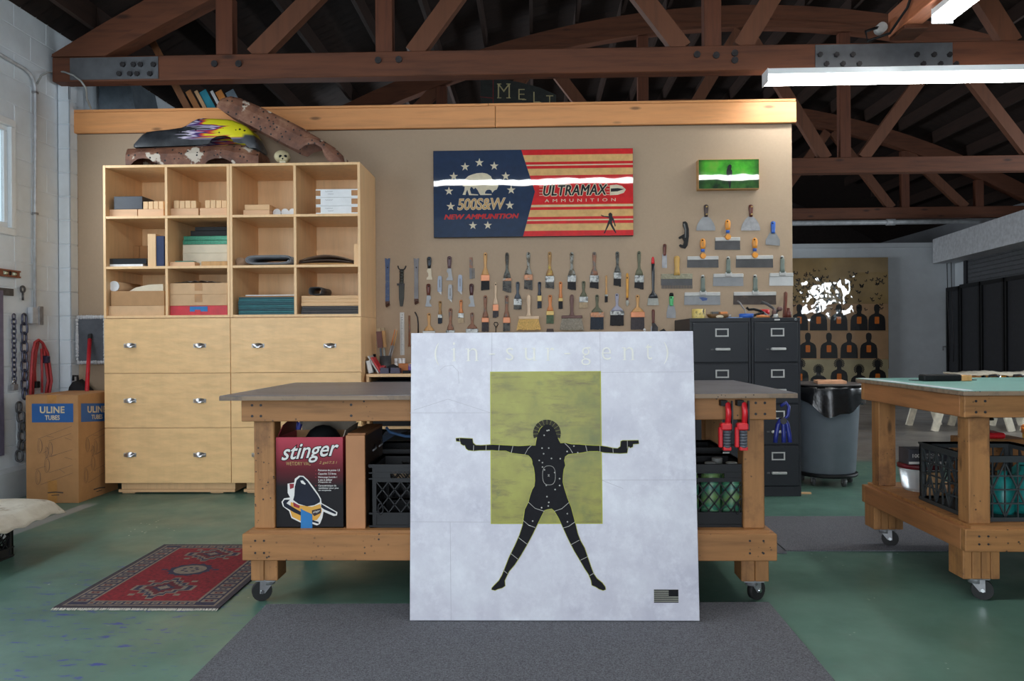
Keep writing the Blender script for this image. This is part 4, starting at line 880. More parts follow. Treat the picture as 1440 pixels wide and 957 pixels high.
for i, (cc_, lab) in enumerate(((( 176, 132, 82), 'tan leather sheet, lowest of the curled stack'), ((72, 58, 50), 'dark brown leather sheet, middle of the curled stack'), ((104, 82, 66), 'brown leather sheet, topmost and most curled of its stack'))):
    a, c = at(420, 366, CV+.06), at(495, 366, CV+.06); rows = []
    for k in range(13):
        s = k/12; z = zz+.004+i*.014+(.018+.012*i)*math.sin(PI*s)*(.3+.7*i/2)
        rows += [(a.x+(c.x-a.x)*s, CV+.05+.01*i, z), (a.x+(c.x-a.x)*s, CV+.42, z)]
    q = MB(); q.add(rows, [(2*k, 2*k+1, 2*k+3, 2*k+2) for k in range(12)], 0, True); o = q.build('leather_sheet', mat('leather_%d' % i, cc_, .6, bmp=.2)); md = o.modifiers.new('thickness', 'SOLIDIFY'); md.thickness = .009; md.offset = 1; tag(o, lab+', second row right', 'leather', 'curled leather sheets')
hb('wood_offcut', 'upright wood offcut at the right end of the second row', 'wood block', 497.5, 504, 341, 370, 1, W_LIGHT, v=CV+.03, d=.2)
# third row
a = hb('cardboard_box', 'bottom cardboard box in the bottom left pigeonhole', 'box', 151, 231, 429, 443, 0, CARD2, v=CV+.03, d=.42); b0 = hb('cardboard_box', 'taped cardboard box on top of another in the bottom left pigeonhole', 'box', 156, 231, 408, 429, 0, CARD, v=CV+.03, d=.40, on=top(a))
e = at(193, 420, CV+.029); zt_ = top(a)-FLOORZ[0]
tag(MB().box(e.x-.02, e.x+.02, CV+.0285, CV+.4, top(a)-.03, top(a)-.0005).build('tape_strip', TAPE), 'short strip of brown tape on the bottom cardboard box', 'tape') if False else None
c = at(164, 399, CV+.1); t = thing('mailing_tube', 'white-capped mailing tube on the cardboard boxes in the bottom left pigeonhole', 'tube', (c.x, CV+.28, top(b0)+.001))
MB().cyl((c.x, CV+.07, top(b0)+.042), (c.x, CV+.45, top(b0)+.042), .040, n=20).build('tube_body', CARD2, t); MB().cyl((c.x, CV+.06, top(b0)+.042), (c.x, CV+.0699, top(b0)+.042), .041, n=20).build('cap', WHITE, t)
a_, c_ = at(182, 405, CV+.06), at(230, 405, CV+.06); zt_ = top(b0)
tag(MB().prism([(a_.x, CV+.06, zt_+.002), (c_.x-.004, CV+.06, zt_+.002), (c_.x-.004, CV+.06, zt_+.055), (a_.x+.16, CV+.06, zt_+.052), (a_.x+.05, CV+.06, zt_+.03)], (0, .34, 0)).build('padded_envelope', CREAM), 'pale padded envelope on the taped box in the bottom left pigeonhole', 'envelope')
zz = None
t0 = hb('taped_box', 'flat box wrapped in red and blue tape, lowest of the second bottom pigeonhole', 'box', 239, 319.5, 429.5, 443, 0, mat('red_tape', (196, 34, 48), .4), v=CV+.03, d=.4)
e0, e1 = at(267, 436, CV+.03), at(292, 436, CV+.03); zb = top(t0)
MB().box(e0.x, e1.x, CV+.0285, CV+.05, zb-.046, zb-.006).build('blue_tape_patch', M_TB, t0); MB().box(e0.x+.04, e0.x+.085, CV+.0275, CV+.05, FLOORZ[0]+.001, zb-.032).build('red_tape_strip', mat('red_tape', (0, 0, 0)), t0)
a = hb('cardboard_box', 'lower plain cardboard box above the red taped box', 'box', 239, 319.5, 413.5, 429.5, 0, CARD2, v=CV+.03, d=.4, on=zb); b0 = hb('cardboard_box', 'upper plain cardboard box with bubble wrap on it, above the red taped box', 'box', 239, 319.5, 397.5, 413.5, 0, CARD2, v=CV+.03, d=.4, on=top(a))
for o, y0, y1 in ((b0, 397.5, 410), (a, 413.5, 426)):
    e = at(279, y0, CV+.03); MB().box(e.x-.03, e.x+.03, CV+.0288, CV+.3, top(o)-.06, top(o)+.0004).build('tape_strip', TAPE, o)
e0, e1 = at(244, 396, CV+.06), at(312, 396, CV+.06); q = MB(); rows = []
for i in range(15):
    for j in range(7): rows.append((e0.x+(e1.x-e0.x)*i/14, CV+.06+.3*j/6, top(b0)+.004+.022*abs(math.sin(i*1.3+j*.8))*math.sin(PI*i/14)))
q.add(rows, [(i*7+j, i*7+j+1, (i+1)*7+j+1, (i+1)*7+j) for i in range(14) for j in range(6)], 0, True); tag(q.build('bubble_wrap', mat('clear_wrap', (206, 206, 206), .2, spec=.8)), 'crumpled clear bubble wrap on the upper cardboard box', 'wrap')
zz = FLOORZ[0]
for i in range(9):
    m = mat('teal_sheet_%d' % (i % 3), ((20, 84, 92), (26, 98, 104), (14, 70, 80))[i % 3], .5); j = random.uniform(-1.2, 1.2)
    o = hb('teal_sheet', ('lowest', 'second lowest', 'third lowest', 'fourth lowest', 'middle', 'fourth from top', 'third from top', 'second from top', 'topmost')[i]+' teal card sheet of the stack in the third bottom pigeonhole', 'card', 331.5+abs(j), 413+j*.5, 0, 2.7, 0, m, v=CV+.03+abs(j)*.008, d=.42, on=zz, group='stacked teal sheets'); zz = top(o)
a = hb('brown_sheet', 'thin brown sheet lying on the teal sheets', 'card', 335, 412, 0, 1.6, 0, CARD_UL, on=zz, d=.4); hb('white_sheet', 'thin white sheet on top of the teal stack', 'card', 342, 412, 0, 1.4, 0, WHITE, on=top(a), d=.36)
zz = FLOORZ[0]
for i in range(4):
    o = hb('dark_sheet', ('lowest', 'second lowest', 'second from top', 'topmost')[i]+' of the dark sheets under the tan boards, bottom right pigeonhole', 'card', 420+random.uniform(0, 1.5), 504, 0, 2.8, 0, mat('dark_sheet_%d' % (i % 2), ((40, 38, 40), (62, 56, 54))[i % 2], .5), v=CV+.03+.006*(i % 2), d=.42, on=zz, group='stacked dark sheets'); zz = top(o)
for i in range(3):
    o = hb('tan_board', 'tan board, %s of three on the dark sheets at bottom right' % ('lowest', 'middle', 'topmost')[i], 'board', 420+random.uniform(0, 1), 504, 0, 4.8, 0, W_LIGHTX, v=CV+.03, d=.42, on=zz, group='tan boards'); zz = top(o)
felt('rolled_sheet', 'dark rolled sheet lying on the tan boards at bottom right', 434, 452, 412, mat('dark_roll', (70, 68, 68), .5), CV+.05, .3, 1, zz-.008)
# shot-up toy car bodies and a skull on the hutch --------------------------------
TOP = SZ[3]+TH
def rust(name, paint):
    m, nt, b = nodes(name); v = coords(nt)
    c1 = ramp(nt, noise(nt, v, 8, 6, .65), [(.3, lin((74, 46, 36))), (.55, lin((120, 78, 58))), (.72, lin((148, 108, 84)))])
    c1 = mixc(nt, ramp(nt, noise(nt, v, 5, 4, .6), [(paint, (0, 0, 0)), (paint+.03, (1, 1, 1))]), c1, lin((198, 186, 170)))
    vo = N(nt, 'ShaderNodeTexVoronoi'); vo.inputs['Scale'].default_value = 24; nt.links.new(v, vo.inputs['Vector'])
    c1 = mixc(nt, ramp(nt, vo.outputs['Distance'], [(.17, (1, 1, 1)), (.21, (0, 0, 0))]), c1, (.008, .006, .006))
    nt.links.new(c1, b.inputs['Base Color']); b.inputs['Roughness'].default_value = .6; return m
def shell(topc, botc, vc, hd, taper=.75, smooth=False):                # body shell between an upper and a lower edge curve (photo pixels at depth vc)
    q = MB(); n = len(topc); vs = []
    for (tx, ty), (bx, by) in zip(topc, botc):
        a, c = at(tx, ty, vc), at(bx, by, vc); 
        a.z = max(a.z, TOP+.004); c.z = max(c.z, TOP+.001)
        for f, s in ((0, 1), (.25, 1.02), (.6, 1), (.9, taper+.1), (1, taper), (1, taper*.4)):
            vs.append(c.lerp(a, f)+Vector((0, -hd*s, 0)))
        for f, s in ((1, taper*.4), (1, taper), (.9, taper+.1), (.6, 1), (.25, 1.02), (0, 1)):
            vs.append(c.lerp(a, f)+Vector((0, hd*s, 0)))
    k = 12
    q.add(vs, [(i*k+j, i*k+j+1, (i+1)*k+j+1, (i+1)*k+j) for i in range(n-1) for j in range(k-1)]+[list(range(k)), list(range((n-1)*k, n*k))[::-1]], 0, smooth)
    return q
tx = [189, 196, 201, 206, 213, 222, 227, 240, 260, 285, 297, 303, 312, 324, 331, 338, 344, 352, 360, 372]
T_ = [(x, 213.5-(x-189)*.035+(0 if x < 345 else (x-345)*.4)) for x in tx]; by_ = {201: 232, 206: 229, 213: 228, 222: 229, 227: 233, 303: 231, 312: 228, 324: 228, 331: 231}
Bt = [(x, by_.get(x, 237)) for x in tx]
t = shell(T_, Bt, 6.32, .14).build('car_body_shell', rust('rusted_shot_metal', .58)); tag(t, 'rusty bullet-holed toy car body lying flat at the left on the hutch', 'car body')
tx = [199, 203, 208, 214, 225, 245, 262, 270, 277, 284, 292, 303, 306, 314, 324, 332, 337, 345, 352, 358, 363, 368]
ty = [206, 199, 193, 189.5, 188, 186, 183.5, 180, 175, 171.5, 170.5, 171, 171, 171.5, 172, 173, 175, 178, 182, 187, 195, 205]
bt = {303: 207, 306: 201, 314: 197, 324: 196, 332: 198, 337: 205}
m, nt, b = nodes('flame_paint'); v = coords(nt, rnd=False); s_ = N(nt, 'ShaderNodeSeparateXYZ'); nt.links.new(v, s_.inputs[0]); vs_ = coords(nt, (1.5, 1, 26), rnd=False); nz = noise(nt, vs_, 1.6, 2)
def sumx(k, a_): 
    n = N(nt, 'ShaderNodeMath', operation='MULTIPLY_ADD'); n.inputs[1].default_value = k; nt.links.new(nz, n.inputs[0]); nt.links.new(s_.outputs[0], n.inputs[2]); return step(n.outputs[0], a_, a_+.03)
c1 = ramp(nt, noise(nt, v, 9, 4), [(.35, lin((30, 32, 36))), (.7, lin((64, 66, 70)))])
c1 = mixc(nt, mul(sumx(.9, .40), step(s_.outputs[2], .07, .085)), c1, lin((206, 196, 216))); c1 = mixc(nt, mul(sumx(.9, .455), step(s_.outputs[2], .07, .085)), c1, lin((70, 54, 110)))
c1 = mixc(nt, mul(sumx(.9, .52), step(s_.outputs[2], .08, .095)), c1, lin((205, 60, 50))); c1 = mixc(nt, mul(sumx(.9, .56), step(s_.outputs[2], .08, .095)), c1, lin((224, 214, 44)))
c1 = mixc(nt, mul(sumx(.1, .42), step(s_.outputs[2], .12, .1)), c1, lin((74, 76, 80)))
vo = N(nt, 'ShaderNodeTexVoronoi'); vo.inputs['Scale'].default_value = 16; nt.links.new(v, vo.inputs['Vector'])
c1 = mixc(nt, ramp(nt, vo.outputs['Distance'], [(.12, (1, 1, 1)), (.16, (0, 0, 0))]), c1, (.008, .006, .006)); nt.links.new(c1, b.inputs['Base Color']); b.inputs['Roughness'].default_value = .28
o = shell(list(zip(tx, ty)), [(x, bt.get(x, 212.6-(x-189)*.035 if x < 355 else 213)) for x in tx], 6.32, .125, .7, True).build('car_body_shell', m); tag(o, 'black toy car body with yellow flames, lying on the rusty one', 'car body')
L0, L1 = Vector((312, 158)), Vector((484, 238)); dd = (L1-L0).normalized(); nn = Vector((dd.y, -dd.x))
st_ = [(0, 16, 2), (.05, 24, 0), (.12, 27, -1), (.3, 28, -2), (.5, 27, -4), (.62, 26, -5), (.66, 25, -4), (.69, 24, 6), (.74, 23, 13), (.8, 22, 12), (.84, 21, 4), (.88, 20, -1), (.95, 15, 0), (1, 5, 0)]
o = shell([tuple(L0+dd*(194*s)+nn*h) for s, h, g_ in st_], [tuple(L0+dd*(194*s)+nn*g_) for s, h, g_ in st_], 6.24, .12, .8).build('car_body_shell', rust('rusted_shot_metal_pale', .62)); tag(o, 'rusty bullet-holed toy car body leaning diagonally over the skull', 'car body')
sk = at(398, 222, 6.14); t = thing('skull', 'small pale skull ornament under the leaning rusty car body', 'skull', (sk.x, 6.14, TOP))
BONE = mat('old_bone', (190, 178, 142), .6, bmp=.2)
q = MB().ball((sk.x-.008, 6.15, TOP+.078), .055, 1.15, 1.2, .95, 0, 16, 10).ball((sk.x+.02, 6.09, TOP+.045), .03, 1.1, .8, .9).box(sk.x-.005, sk.x+.045, 6.065, 6.1, TOP+.001, TOP+.035, ch=.008); q.build('cranium', BONE, t)
for s in (-1, 1): MB().ball((sk.x+.018+s*.02, 6.082, TOP+.066), .0125, 1, .8, 1).build('eye_socket', HOLE, t)
MB().ball((sk.x+.02, 6.068, TOP+.044), .007).build('nose_hole', HOLE, t); q = MB()
for i in range(6): q.box(sk.x-.003+i*.008, sk.x+.003+i*.008, 6.062, 6.068, TOP+.012, TOP+.024)
q.build('teeth', mat('teeth', (214, 206, 180), .4), t)
# boards leaning behind the header, the duct, the shop sign
for i, (x0, x1, xt, w_, c, lab) in enumerate(((256, 268, 218, .06, (120, 76, 44), 'brown wooden bar'), (272, 280, 0, .05, (150, 98, 52), 'orange-brown wooden bar'), (284, 290, 0, .03, (190, 150, 110), 'pale wooden bar'), (291, 302, 0, .065, (34, 130, 150), 'teal painted bar'), (306, 312, 0, .025, (196, 196, 196), 'white bar'), (313, 324, 0, .06, (186, 116, 46), 'orange bar'), (326, 342, 0, .08, (96, 110, 120), 'blue-grey bar'))):
    vv = 6.80+.016*i; pb = at((x0+x1)/2, 150, vv); lean = -.52; ln = 1.0 if xt else .44
    a = Vector((pb.x+.18, vv, 2.785)); a = Vector((pb.x-lean*(pb.z-2.785)*1.0, vv, 2.80)); c2_ = Vector((pb.x+lean*(ln-.3), vv, pb.z+ln-.3))
    tag(MB().beam(a, c2_, w_, .012).build('leaning_bar', wood('bar_wood_%d' % i, c, 'z', .6, .2)), lab+' leaning behind the pine header above the toy cars', 'bar', 'bars leaning behind the header')
d0, d1 = Vector((UL+.02, 7.3, 3)), at(218, 150, 7.3)
dz = at(165, 122, 7.3).z
tag(MB().prism([(d0.x, 7.1, 2.785), (d0.x, 7.1, dz), (d0.x+.28, 7.1, dz+.01), (d1.x, 7.1, 2.9), (d1.x+.1, 7.1, 2.785)], (0, .5, 0)).build('air_duct', mat('blue_grey_duct', (120, 132, 142), .5, .3)), 'blue-grey sloped duct behind the left end of the pine header', 'duct')
VS = TV[3]-.10
sg = thing('letter_sign', 'dark curved-top sign with pale capital letters half hidden behind the pine header', 'sign', (at(735, 130, VS).x, VS, at(735, 160, VS).z))
MB().plate([(676, 108), (694, 110), (730, 116), (760, 124), (782, 134), (782, 165), (676, 165)], VS-.02, VS).build('board', mat('green_black_board', (40, 44, 42), .6, var=.3), sg)
q = MB()
for ch, x0, x1, y0, y1 in (('M', 700, 717, 118, 137.5), ('E', 729, 738, 125, 140), ('L', 750, 759, 129, 144), ('T', 768, 778, 134, 148)): q.text(ch, lambda s, t_: at(x0+s*(x1-x0), y1-t_*(y1-y0), VS-.0205), offset=-.015)
for x0, y in ((702, 137.5), (715, 137.5), (702, 118), (715, 118), (737, 140), (758, 144), (773, 148)): q.poly([at(x0+dx, y+dy, VS-.021) for dx, dy in ((-3, -.6), (3, -.6), (3, .6), (-3, .6))])
q.build('lettering', mat('pale_gold_letter', (190, 178, 130), .5), sg)
MB().line([(693.5, 160), (693.5, 111)], 1.0, lambda x, y: at(x, y, VS-.0206)).line([(694, 138), (675, 136)], 1.0, lambda x, y: at(x, y, VS-.0206)).build('red_outline', mat('dull_red', (130, 36, 36), .5), sg)
# ================================================================== GLOSSY PAINTINGS ON THE WALL
def resin(name, c, var=.12, sc=20, c2=None, wav=.075):
    m, nt, b = nodes(name); v = coords(nt); lc = lin(c)
    c1 = ramp(nt, noise(nt, v, sc, 4), [(.3, tuple(x*(1-var) for x in lc)), (.7, tuple(min(1, x*(1+var)) for x in lc))])
    nt.links.new(c1, b.inputs['Base Color']); b.inputs['Roughness'].default_value = .5; b.inputs['Specular IOR Level'].default_value = .2
    b.inputs['Coat Weight'].default_value = 1; b.inputs['Coat Roughness'].default_value = .02; b.inputs['Coat IOR'].default_value = 1.6
    tc = N(nt, 'ShaderNodeTexCoord'); ge = N(nt, 'ShaderNodeNewGeometry'); n = N(nt, 'ShaderNodeTexNoise'); n.inputs['Scale'].default_value = 3.0; n.inputs['Detail'].default_value = 1.5
    nt.links.new(ge.outputs['Position'], n.inputs['Vector']); bp = N(nt, 'ShaderNodeBump'); bp.inputs['Strength'].default_value = wav; bp.inputs['Distance'].default_value = .02
    nt.links.new(n.outputs[0], bp.inputs['Height']); nt.links.new(bp.outputs[0], b.inputs['Coat Normal']); return m
R_NAVY = resin('resin_navy', (22, 46, 78)); R_RED = resin('resin_red', (206, 30, 34)); R_TAN = resin('resin_tan', (214, 172, 112)); R_CREAM = resin('resin_cream', (216, 206, 180)); R_BLK = resin('resin_black', (26, 26, 32)); R_RT = resin('resin_red_text', (190, 36, 36)); R_GT = resin('resin_gold_text', (196, 160, 110))
VF = WALL-.05
fp = thing('flag_painting', 'long glossy flag-like painting with a white bison, stars and red stripes on the taupe wall', 'painting', (at(750, 272, VF).x, WALL-.03, Z(333, VF, 750)))
FX0, FX1, FY0, FY1 = 609.5, 890.5, 210, 332.5
c0, c1_ = at(FX0, 272, VF), at(FX1, 272, VF); zt, zb = at(750, FY0, VF).z, at(750, FY1, VF).z
MB().box(c0.x, c1_.x, VF+.001, WALL-.002, zb, zt, ch=.002).build('panel', mat('black_edge', (34, 34, 38), .4), fp)
def fz(x, y, off): # zoomed photo coordinates (600,200 at 6.6) on the panel face, squared to it
    px = 600+x/6.6; py = 200+y/6.6
    s = (px-FX0)/(FX1-FX0); t_ = (py-(210.5-s*2))/(122)
    return Vector((c0.x+s*(c1_.x-c0.x), VF-off, zt-t_*(zt-zb)))
def f2(x, y, off): return fz((740-600)*6.6+x, y, off)
P = lambda L, off, f=fz: [f(x, y, off) for x, y in L]
def strip(y0, y1, off): return [f2(-150, y0, off), f2(990, y0-8, off), f2(990, y1-8, off), f2(-150, y1, off)]
XR = (890.3-600)*6.6
def rect(x0, x1, y0, y1, off): return [fz(x0, y0, off), fz(x1, y0, off), fz(x1, y1, off), fz(x0, y1, off)]
XL = (609.7-600)*6.6
def fs(s): return XL+s*(XR-XL)
def yy(t_, s): return (210.5-s*2+122*t_-200)*6.6
def band(t0, t1, off): return [fz(fs(0.3), yy(t0, .3), off), fz(fs(1), yy(t0, 1), off), fz(fs(1), yy(t1, 1), off), fz(fs(.3), yy(t1, .3), off)]
MB().poly(band(.004, .996, .0006)).build('tan_ground', R_TAN, fp)
q = MB()
for t0, t1 in ((.004, .065), (.145, .175), (.19, .222), (.30, .635), (.665, .695), (.775, .805), (.822, .855), (.935, .996)): q.poly(band(t0, t1, .0010))
q.build('red_stripes', R_RED, fp)
q = MB()
for t0, t1 in ((.178, .187), (.645, .655), (.809, .818)): q.poly(band(t0, t1, .0010))
q.build('cream_stripes', R_CREAM, fp)
MB().poly([fz(fs(0.001), yy(.004, 0), .0014), fz(fs(.443), yy(.004, .443), .0014), fz(fs(.51), yy(.485, .51), .0014), fz(fs(.449), yy(.996, .449), .0014), fz(fs(.001), yy(.996, 0), .0014)]).build('navy_field', R_NAVY, fp)
for x, y, r in ((360, 220, 42), (494, 182, 42), (632, 214, 42), (254, 308, 42), (738, 308, 42), (208, 444, 42), (788, 436, 42), (224, 586, 42), (774, 578, 42), (430, 764, 40), (568, 762, 40)):
    MB().poly([fz(x+(r if i % 2 == 0 else r*.40)*math.sin(i*PI/5), y-(r if i % 2 == 0 else r*.40)*math.cos(i*PI/5), .0018) for i in range(10)]).build('star', R_CREAM, fp)
BIS = [(335,478),(352,440),(356,405),(336,398),(338,372),(352,355),(362,330),(390,305),(430,290),(470,280),(520,276),(565,285),(600,308),(612,335),(640,345),(665,365),(668,400),(655,430),(630,440),(612,462),(605,440),(585,432),(560,436),(545,455),(545,470),(605,472),(605,482),(500,482),(490,465),(478,440),(466,425),(455,412),(440,428),(425,408),(412,408),(404,430),(415,470),(480,476),(480,484),(395,482),(385,450),(380,430),(368,455),(362,480)]
MB().poly(P(BIS, .0018)).build('bison', R_CREAM, fp)
def ft(x0, x1, y0, y1, off, f=fz): return lambda s, t_: f(x0+s*(x1-x0), y1-t_*(y1-y0)-s*8, off)
def multi(s, bx, off, ex, ey, shear, space, f=fz):
    q = MB()
    for i in range(8): dx, dy = ex*math.cos(i*PI/4), ey*math.sin(i*PI/4); q.text(s, ft(bx[0]+dx, bx[1]+dx, bx[2]+dy, bx[3]+dy, off+i*.00004, f), shear=shear, space=space)
    return q
MB().text('500S&W', ft(284, 738, 512, 624, .0018), offset=.04, space=.95, shear=.15).build('calibre_edge', R_CREAM, fp)
MB().text('500S&W', ft(288, 734, 515, 621, .0022), offset=.014, space=.95, shear=.15).build('calibre_lettering', R_GT, fp)
multi('NEW AMMUNITION', (164, 856, 662, 706), .0018, 3.5, 2, .25, 1).build('slogan_lettering', R_RT, fp)
multi('ULTRAMAX', (164, 752, 398, 492), .0018, 9, 9, .22, 1.08, f2).build('maker_edge', R_CREAM, fp)
multi('ULTRAMAX', (164, 752, 398, 492), .0026, 3.5, 2, .22, 1.08, f2).build('maker_lettering', R_BLK, fp)
q = MB(); q.text('AMMUNITION', ft(174, 830, 524, 552, .0018, f2), space=1.9)
for y in (408, 436, 464, 488): q.line([(125, y), (158, y)], 4, lambda x, y: f2(x, y, .0017)).line([(745, y-4), (775, y-4)], 4, lambda x, y: f2(x, y, .0017))
q.text('2007', ft(868, 970, 836, 846, .0018, f2), space=2) if False else None
q.build('small_lettering', R_CREAM, fp)
MB().poly(P([(778, 398), (840, 392), (890, 404), (926, 438), (905, 468), (850, 486), (778, 490)], .0018, f2)).build('bullet', R_CREAM, fp)
MB().poly(P([(786, 428), (850, 424), (912, 434), (850, 454), (786, 458)], .0022, f2)).build('bullet_band', R_BLK, fp)
MB().poly(P([(770,652),(785,650),(798,662),(800,690),(812,705),(822,745),(830,770),(822,782),(812,745),(800,720),(796,735),(800,760),(820,800),(836,838),(826,838),(800,800),(774,752),(755,790),(738,820),(732,840),(716,840),(728,820),(745,775),(758,735),(768,715),(768,697),(720,688),(695,678),(694,668),(722,680),(765,684),(762,665)], .0018, f2)).build('figure', R_BLK, fp)
# small green painting
VG = WALL-.085
g0, g1 = at(982, 246, VG), at(1068, 246, VG); gz1, gz0 = Z(223.5, VG, 1025), Z(265.5, VG, 1025)
gp = thing('green_painting', 'small glossy green painting with a dark standing figure, above the scrapers', 'painting', ((g0.x+g1.x)/2, WALL-.04, gz0))
MB().box(g0.x, g1.x, VG, WALL-.002, gz0, gz1, ch=.002).build('wood_panel', wood('panel_edge', (196, 150, 96), 'x', .5, .15), gp)
m = resin('resin_green', (52, 150, 40), .3, 6); nt = m.node_tree; b = nt.nodes['Principled BSDF']; v = coords(nt, rnd=False)
c1 = ramp(nt, noise(nt, v, 7, 5, .6), [(.3, lin((40, 118, 30))), (.5, lin((72, 176, 44))), (.7, lin((112, 168, 60)))]); s_ = N(nt, 'ShaderNodeSeparateXYZ'); nt.links.new(v, s_.inputs[0])
c1 = mixc(nt, step(s_.outputs[2], .125, .075), c1, ramp(nt, noise(nt, v, 12, 4), [(.35, lin((14, 44, 20))), (.7, lin((52, 104, 40)))]))
for k, (i, a, c) in enumerate(((0, .19, .26), (0, -.19, -.26), (2, .22, .255))): c1 = mixc(nt, step(s_.outputs[i], a, c), c1, lin((16, 46, 18)))
nt.links.new(c1, b.inputs['Base Color'])
MB().poly([(g0.x+.004, VG-.0008, gz0+.004), (g1.x-.004, VG-.0008, gz0+.004), (g1.x-.004, VG-.0008, gz1-.004), (g0.x+.004, VG-.0008, gz1-.004)]).build('green_ground', m, gp)
def gg(x, y): px, py = 960+x/7.975, 210+y/7.975; return Vector((g0.x+(px-982)/86*(g1.x-g0.x), VG-.0012, gz1-(py-223.5)/42*(gz1-gz0)))
MB().poly([gg(*p) for p in ((520,172),(535,168),(550,180),(548,205),(545,222),(555,240),(556,270),(552,300),(545,350),(540,400),(536,435),(520,435),(514,390),(508,340),(500,300),(490,270),(494,230),(500,212),(505,188))]).build('figure', R_BLK, gp)
# ================================================================== TOOLS HUNG ON THE TAUPE WALL
def NAIL(t, x, y, off=.02): 
    p = at(x, y, WALL-off); MB().cyl((p.x, WALL-.001, p.z), (p.x, WALL-off-.004, p.z), .006, n=8).build('nail', HOLE, t)
def tool(name, label, cat, cx, y1, group=None):
    p = at(cx, y1, WALL); return thing(name, label, cat, (p.x, WALL-.01, p.z), group)
def blend(a, b_, t_): return a+(b_-a)*t_
M_BR = {'black': mat('bristle_black', (34, 34, 38), .8, var=.3, scale=60), 'grey': mat('bristle_grey', (92, 92, 90), .85, var=.25, scale=60, c2=(60, 60, 62), amt=.55), 'dark': mat('bristle_dark', (66, 62, 66), .85, var=.25, scale=60), 'tan': mat('bristle_tan', (178, 158, 130), .85, var=.15, scale=60),
        'green': mat('bristle_green', (86, 104, 82), .85, var=.2, scale=60), 'navy': mat('bristle_navy', (44, 52, 64), .8, var=.2, scale=60), 'pale': mat('bristle_pale', (170, 172, 166), .8, var=.12, scale=60)}
M_HD = {'wood': W_HANDLE, 'crust': mat('paint_crusted_grip', (150, 152, 146), .6, .0, .2, 50, c2=(92, 84, 70), amt=.52), 'darkcrust': mat('dark_crusted_grip', (92, 96, 92), .55, 0, .3, 50, c2=(58, 52, 46), amt=.52), 'slate': mat('slate_grip', (66, 76, 88), .5, var=.2, scale=40), 'ochre': mat('ochre_grip', (160, 122, 74), .55, 0, .2, 40, c2=(196, 170, 60), amt=.6), 'olive': mat('olive_grip', (94, 96, 76), .6, var=.2, scale=40),
        'orange': mat('orange_wood_grip', (206, 128, 70), .4, var=.15), 'pale': mat('pale_wood_grip', (214, 188, 160), .5, var=.1), 'mauve': mat('mauve_grip', (104, 76, 72), .55, var=.2), 'lav': mat('lavender_grip', (150, 150, 168), .45, var=.15), 'rust': mat('worn_wood_grip', (140, 96, 74), .55, 0, .2, 40, c2=(110, 104, 100), amt=.55), 'navy': mat('navy_grip', (44, 54, 70), .45, var=.2)}
M_FE = {'copper': COPPER, 'tin': TIN, 'brass': BRASS, 'rough': mat('crusted_copper', (180, 128, 96), .5, .4, .3, 60, c2=(150, 148, 140), amt=.56), 'white': ALU}
def brush(label, cx, y0, y1, w, hd, fe, br, f0, f1, hw=2.6, skew=0, taper=1.0, flare=0, nail=True):
    """hanging brush: y0..f0 handle, f0..f1 ferrule, f1..y1 bristles; w is the width in pixels"""
    t = tool('paint_brush', label, 'brush', cx, y1, 'brushes on the wall'); wd = w/2*.92; L = f0-y0; fw = max(hw, wd*.95)
    MB().spin(cx, [(y0, hw*.35), (y0+L*.03, hw*.8), (y0+L*.10, hw), (y0+L*.3, hw*.92), (y0+L*.55, hw*.68), (y0+L*.70, hw*.78), (y0+L*.82, blend(hw, fw, .45)), (y0+L*.92, fw*.9), (f0+.6, fw)], min(.95, .009/(fw*.00602)), WALL-.001).build('handle', M_HD[hd], t)
    k = w/2; z = lambda y: y
    a, c, e = at(cx-k, f0, WALL), at(cx+k, f0, WALL), at(cx, f1, WALL)
    q = MB().box(a.x, c.x, WALL-.021, WALL-.001, e.z, a.z, ch=.003)
    for fy in (f0+(f1-f0)*.18, f0+(f1-f0)*.82): zz_ = at(cx, fy, WALL).z; q.box(a.x-.001, c.x+.001, WALL-.022, WALL-.0005, zz_-.002, zz_+.002)
    q.build('ferrule', M_FE[fe], t)
    q = MB(); n = max(3, int(w/2.2)); k1 = k*(1+flare); sh = skew
    for i in range(n):
        s0, s1 = -1+2*i/n, -1+2*(i+1)/n; ya = y1+random.uniform(-.5, .5)+sh*(s0+s1)/2*.5
        pts = [(cx+s0*k*.94, f1-.3), (cx+s1*k*.94, f1-.3), (cx+s1*k1*taper*.97, ya), (cx+s0*k1*taper*1.0, ya)]
        q.plate(pts, WALL-.018+.002*(i % 2), WALL-.003)
    q.build('bristles', M_BR[br], t)
    if nail: NAIL(t, cx, y0+max(2.2, L*.09), .016)
    return t
B = brush
B('brush with a plain wooden handle and copper ferrule, leftmost of the upper row', 682.5, 355, 407.5, 12, 'wood', 'copper', 'black', 386.5, 395)
B('slanted brush with a blue-grey crusted handle, second of the upper row', 713, 355, 410, 12.5, 'darkcrust', 'rough', 'grey', 391, 395, skew=3)
B('white-spattered brush with a rusty ferrule, third of the upper row', 743, 354.5, 406.5, 12, 'crust', 'rough', 'grey', 386, 394, skew=2)
B('ochre-handled brush with yellow drips, fourth of the upper row', 773, 354, 405, 12.5, 'ochre', 'tin', 'grey', 388, 397, skew=2)
B('white-crusted brush with black bristles, fifth of the upper row', 804, 354.5, 407, 12, 'crust', 'tin', 'black', 387, 396.5, skew=2)
B('brown-grey handled angled brush with black bristles, sixth of the upper row', 835.5, 354, 405, 12.5, 'rust', 'tin', 'black', 387, 397, skew=3)
B('brush with a brass-topped handle and narrow ferrule, seventh of the upper row', 868, 353.6, 401.5, 10.5, 'darkcrust', 'tin', 'black', 383, 392, skew=3)
B('olive-handled angled brush, rightmost of the upper row', 898.5, 353, 405.5, 13, 'olive', 'tin', 'black', 387, 397, skew=4)
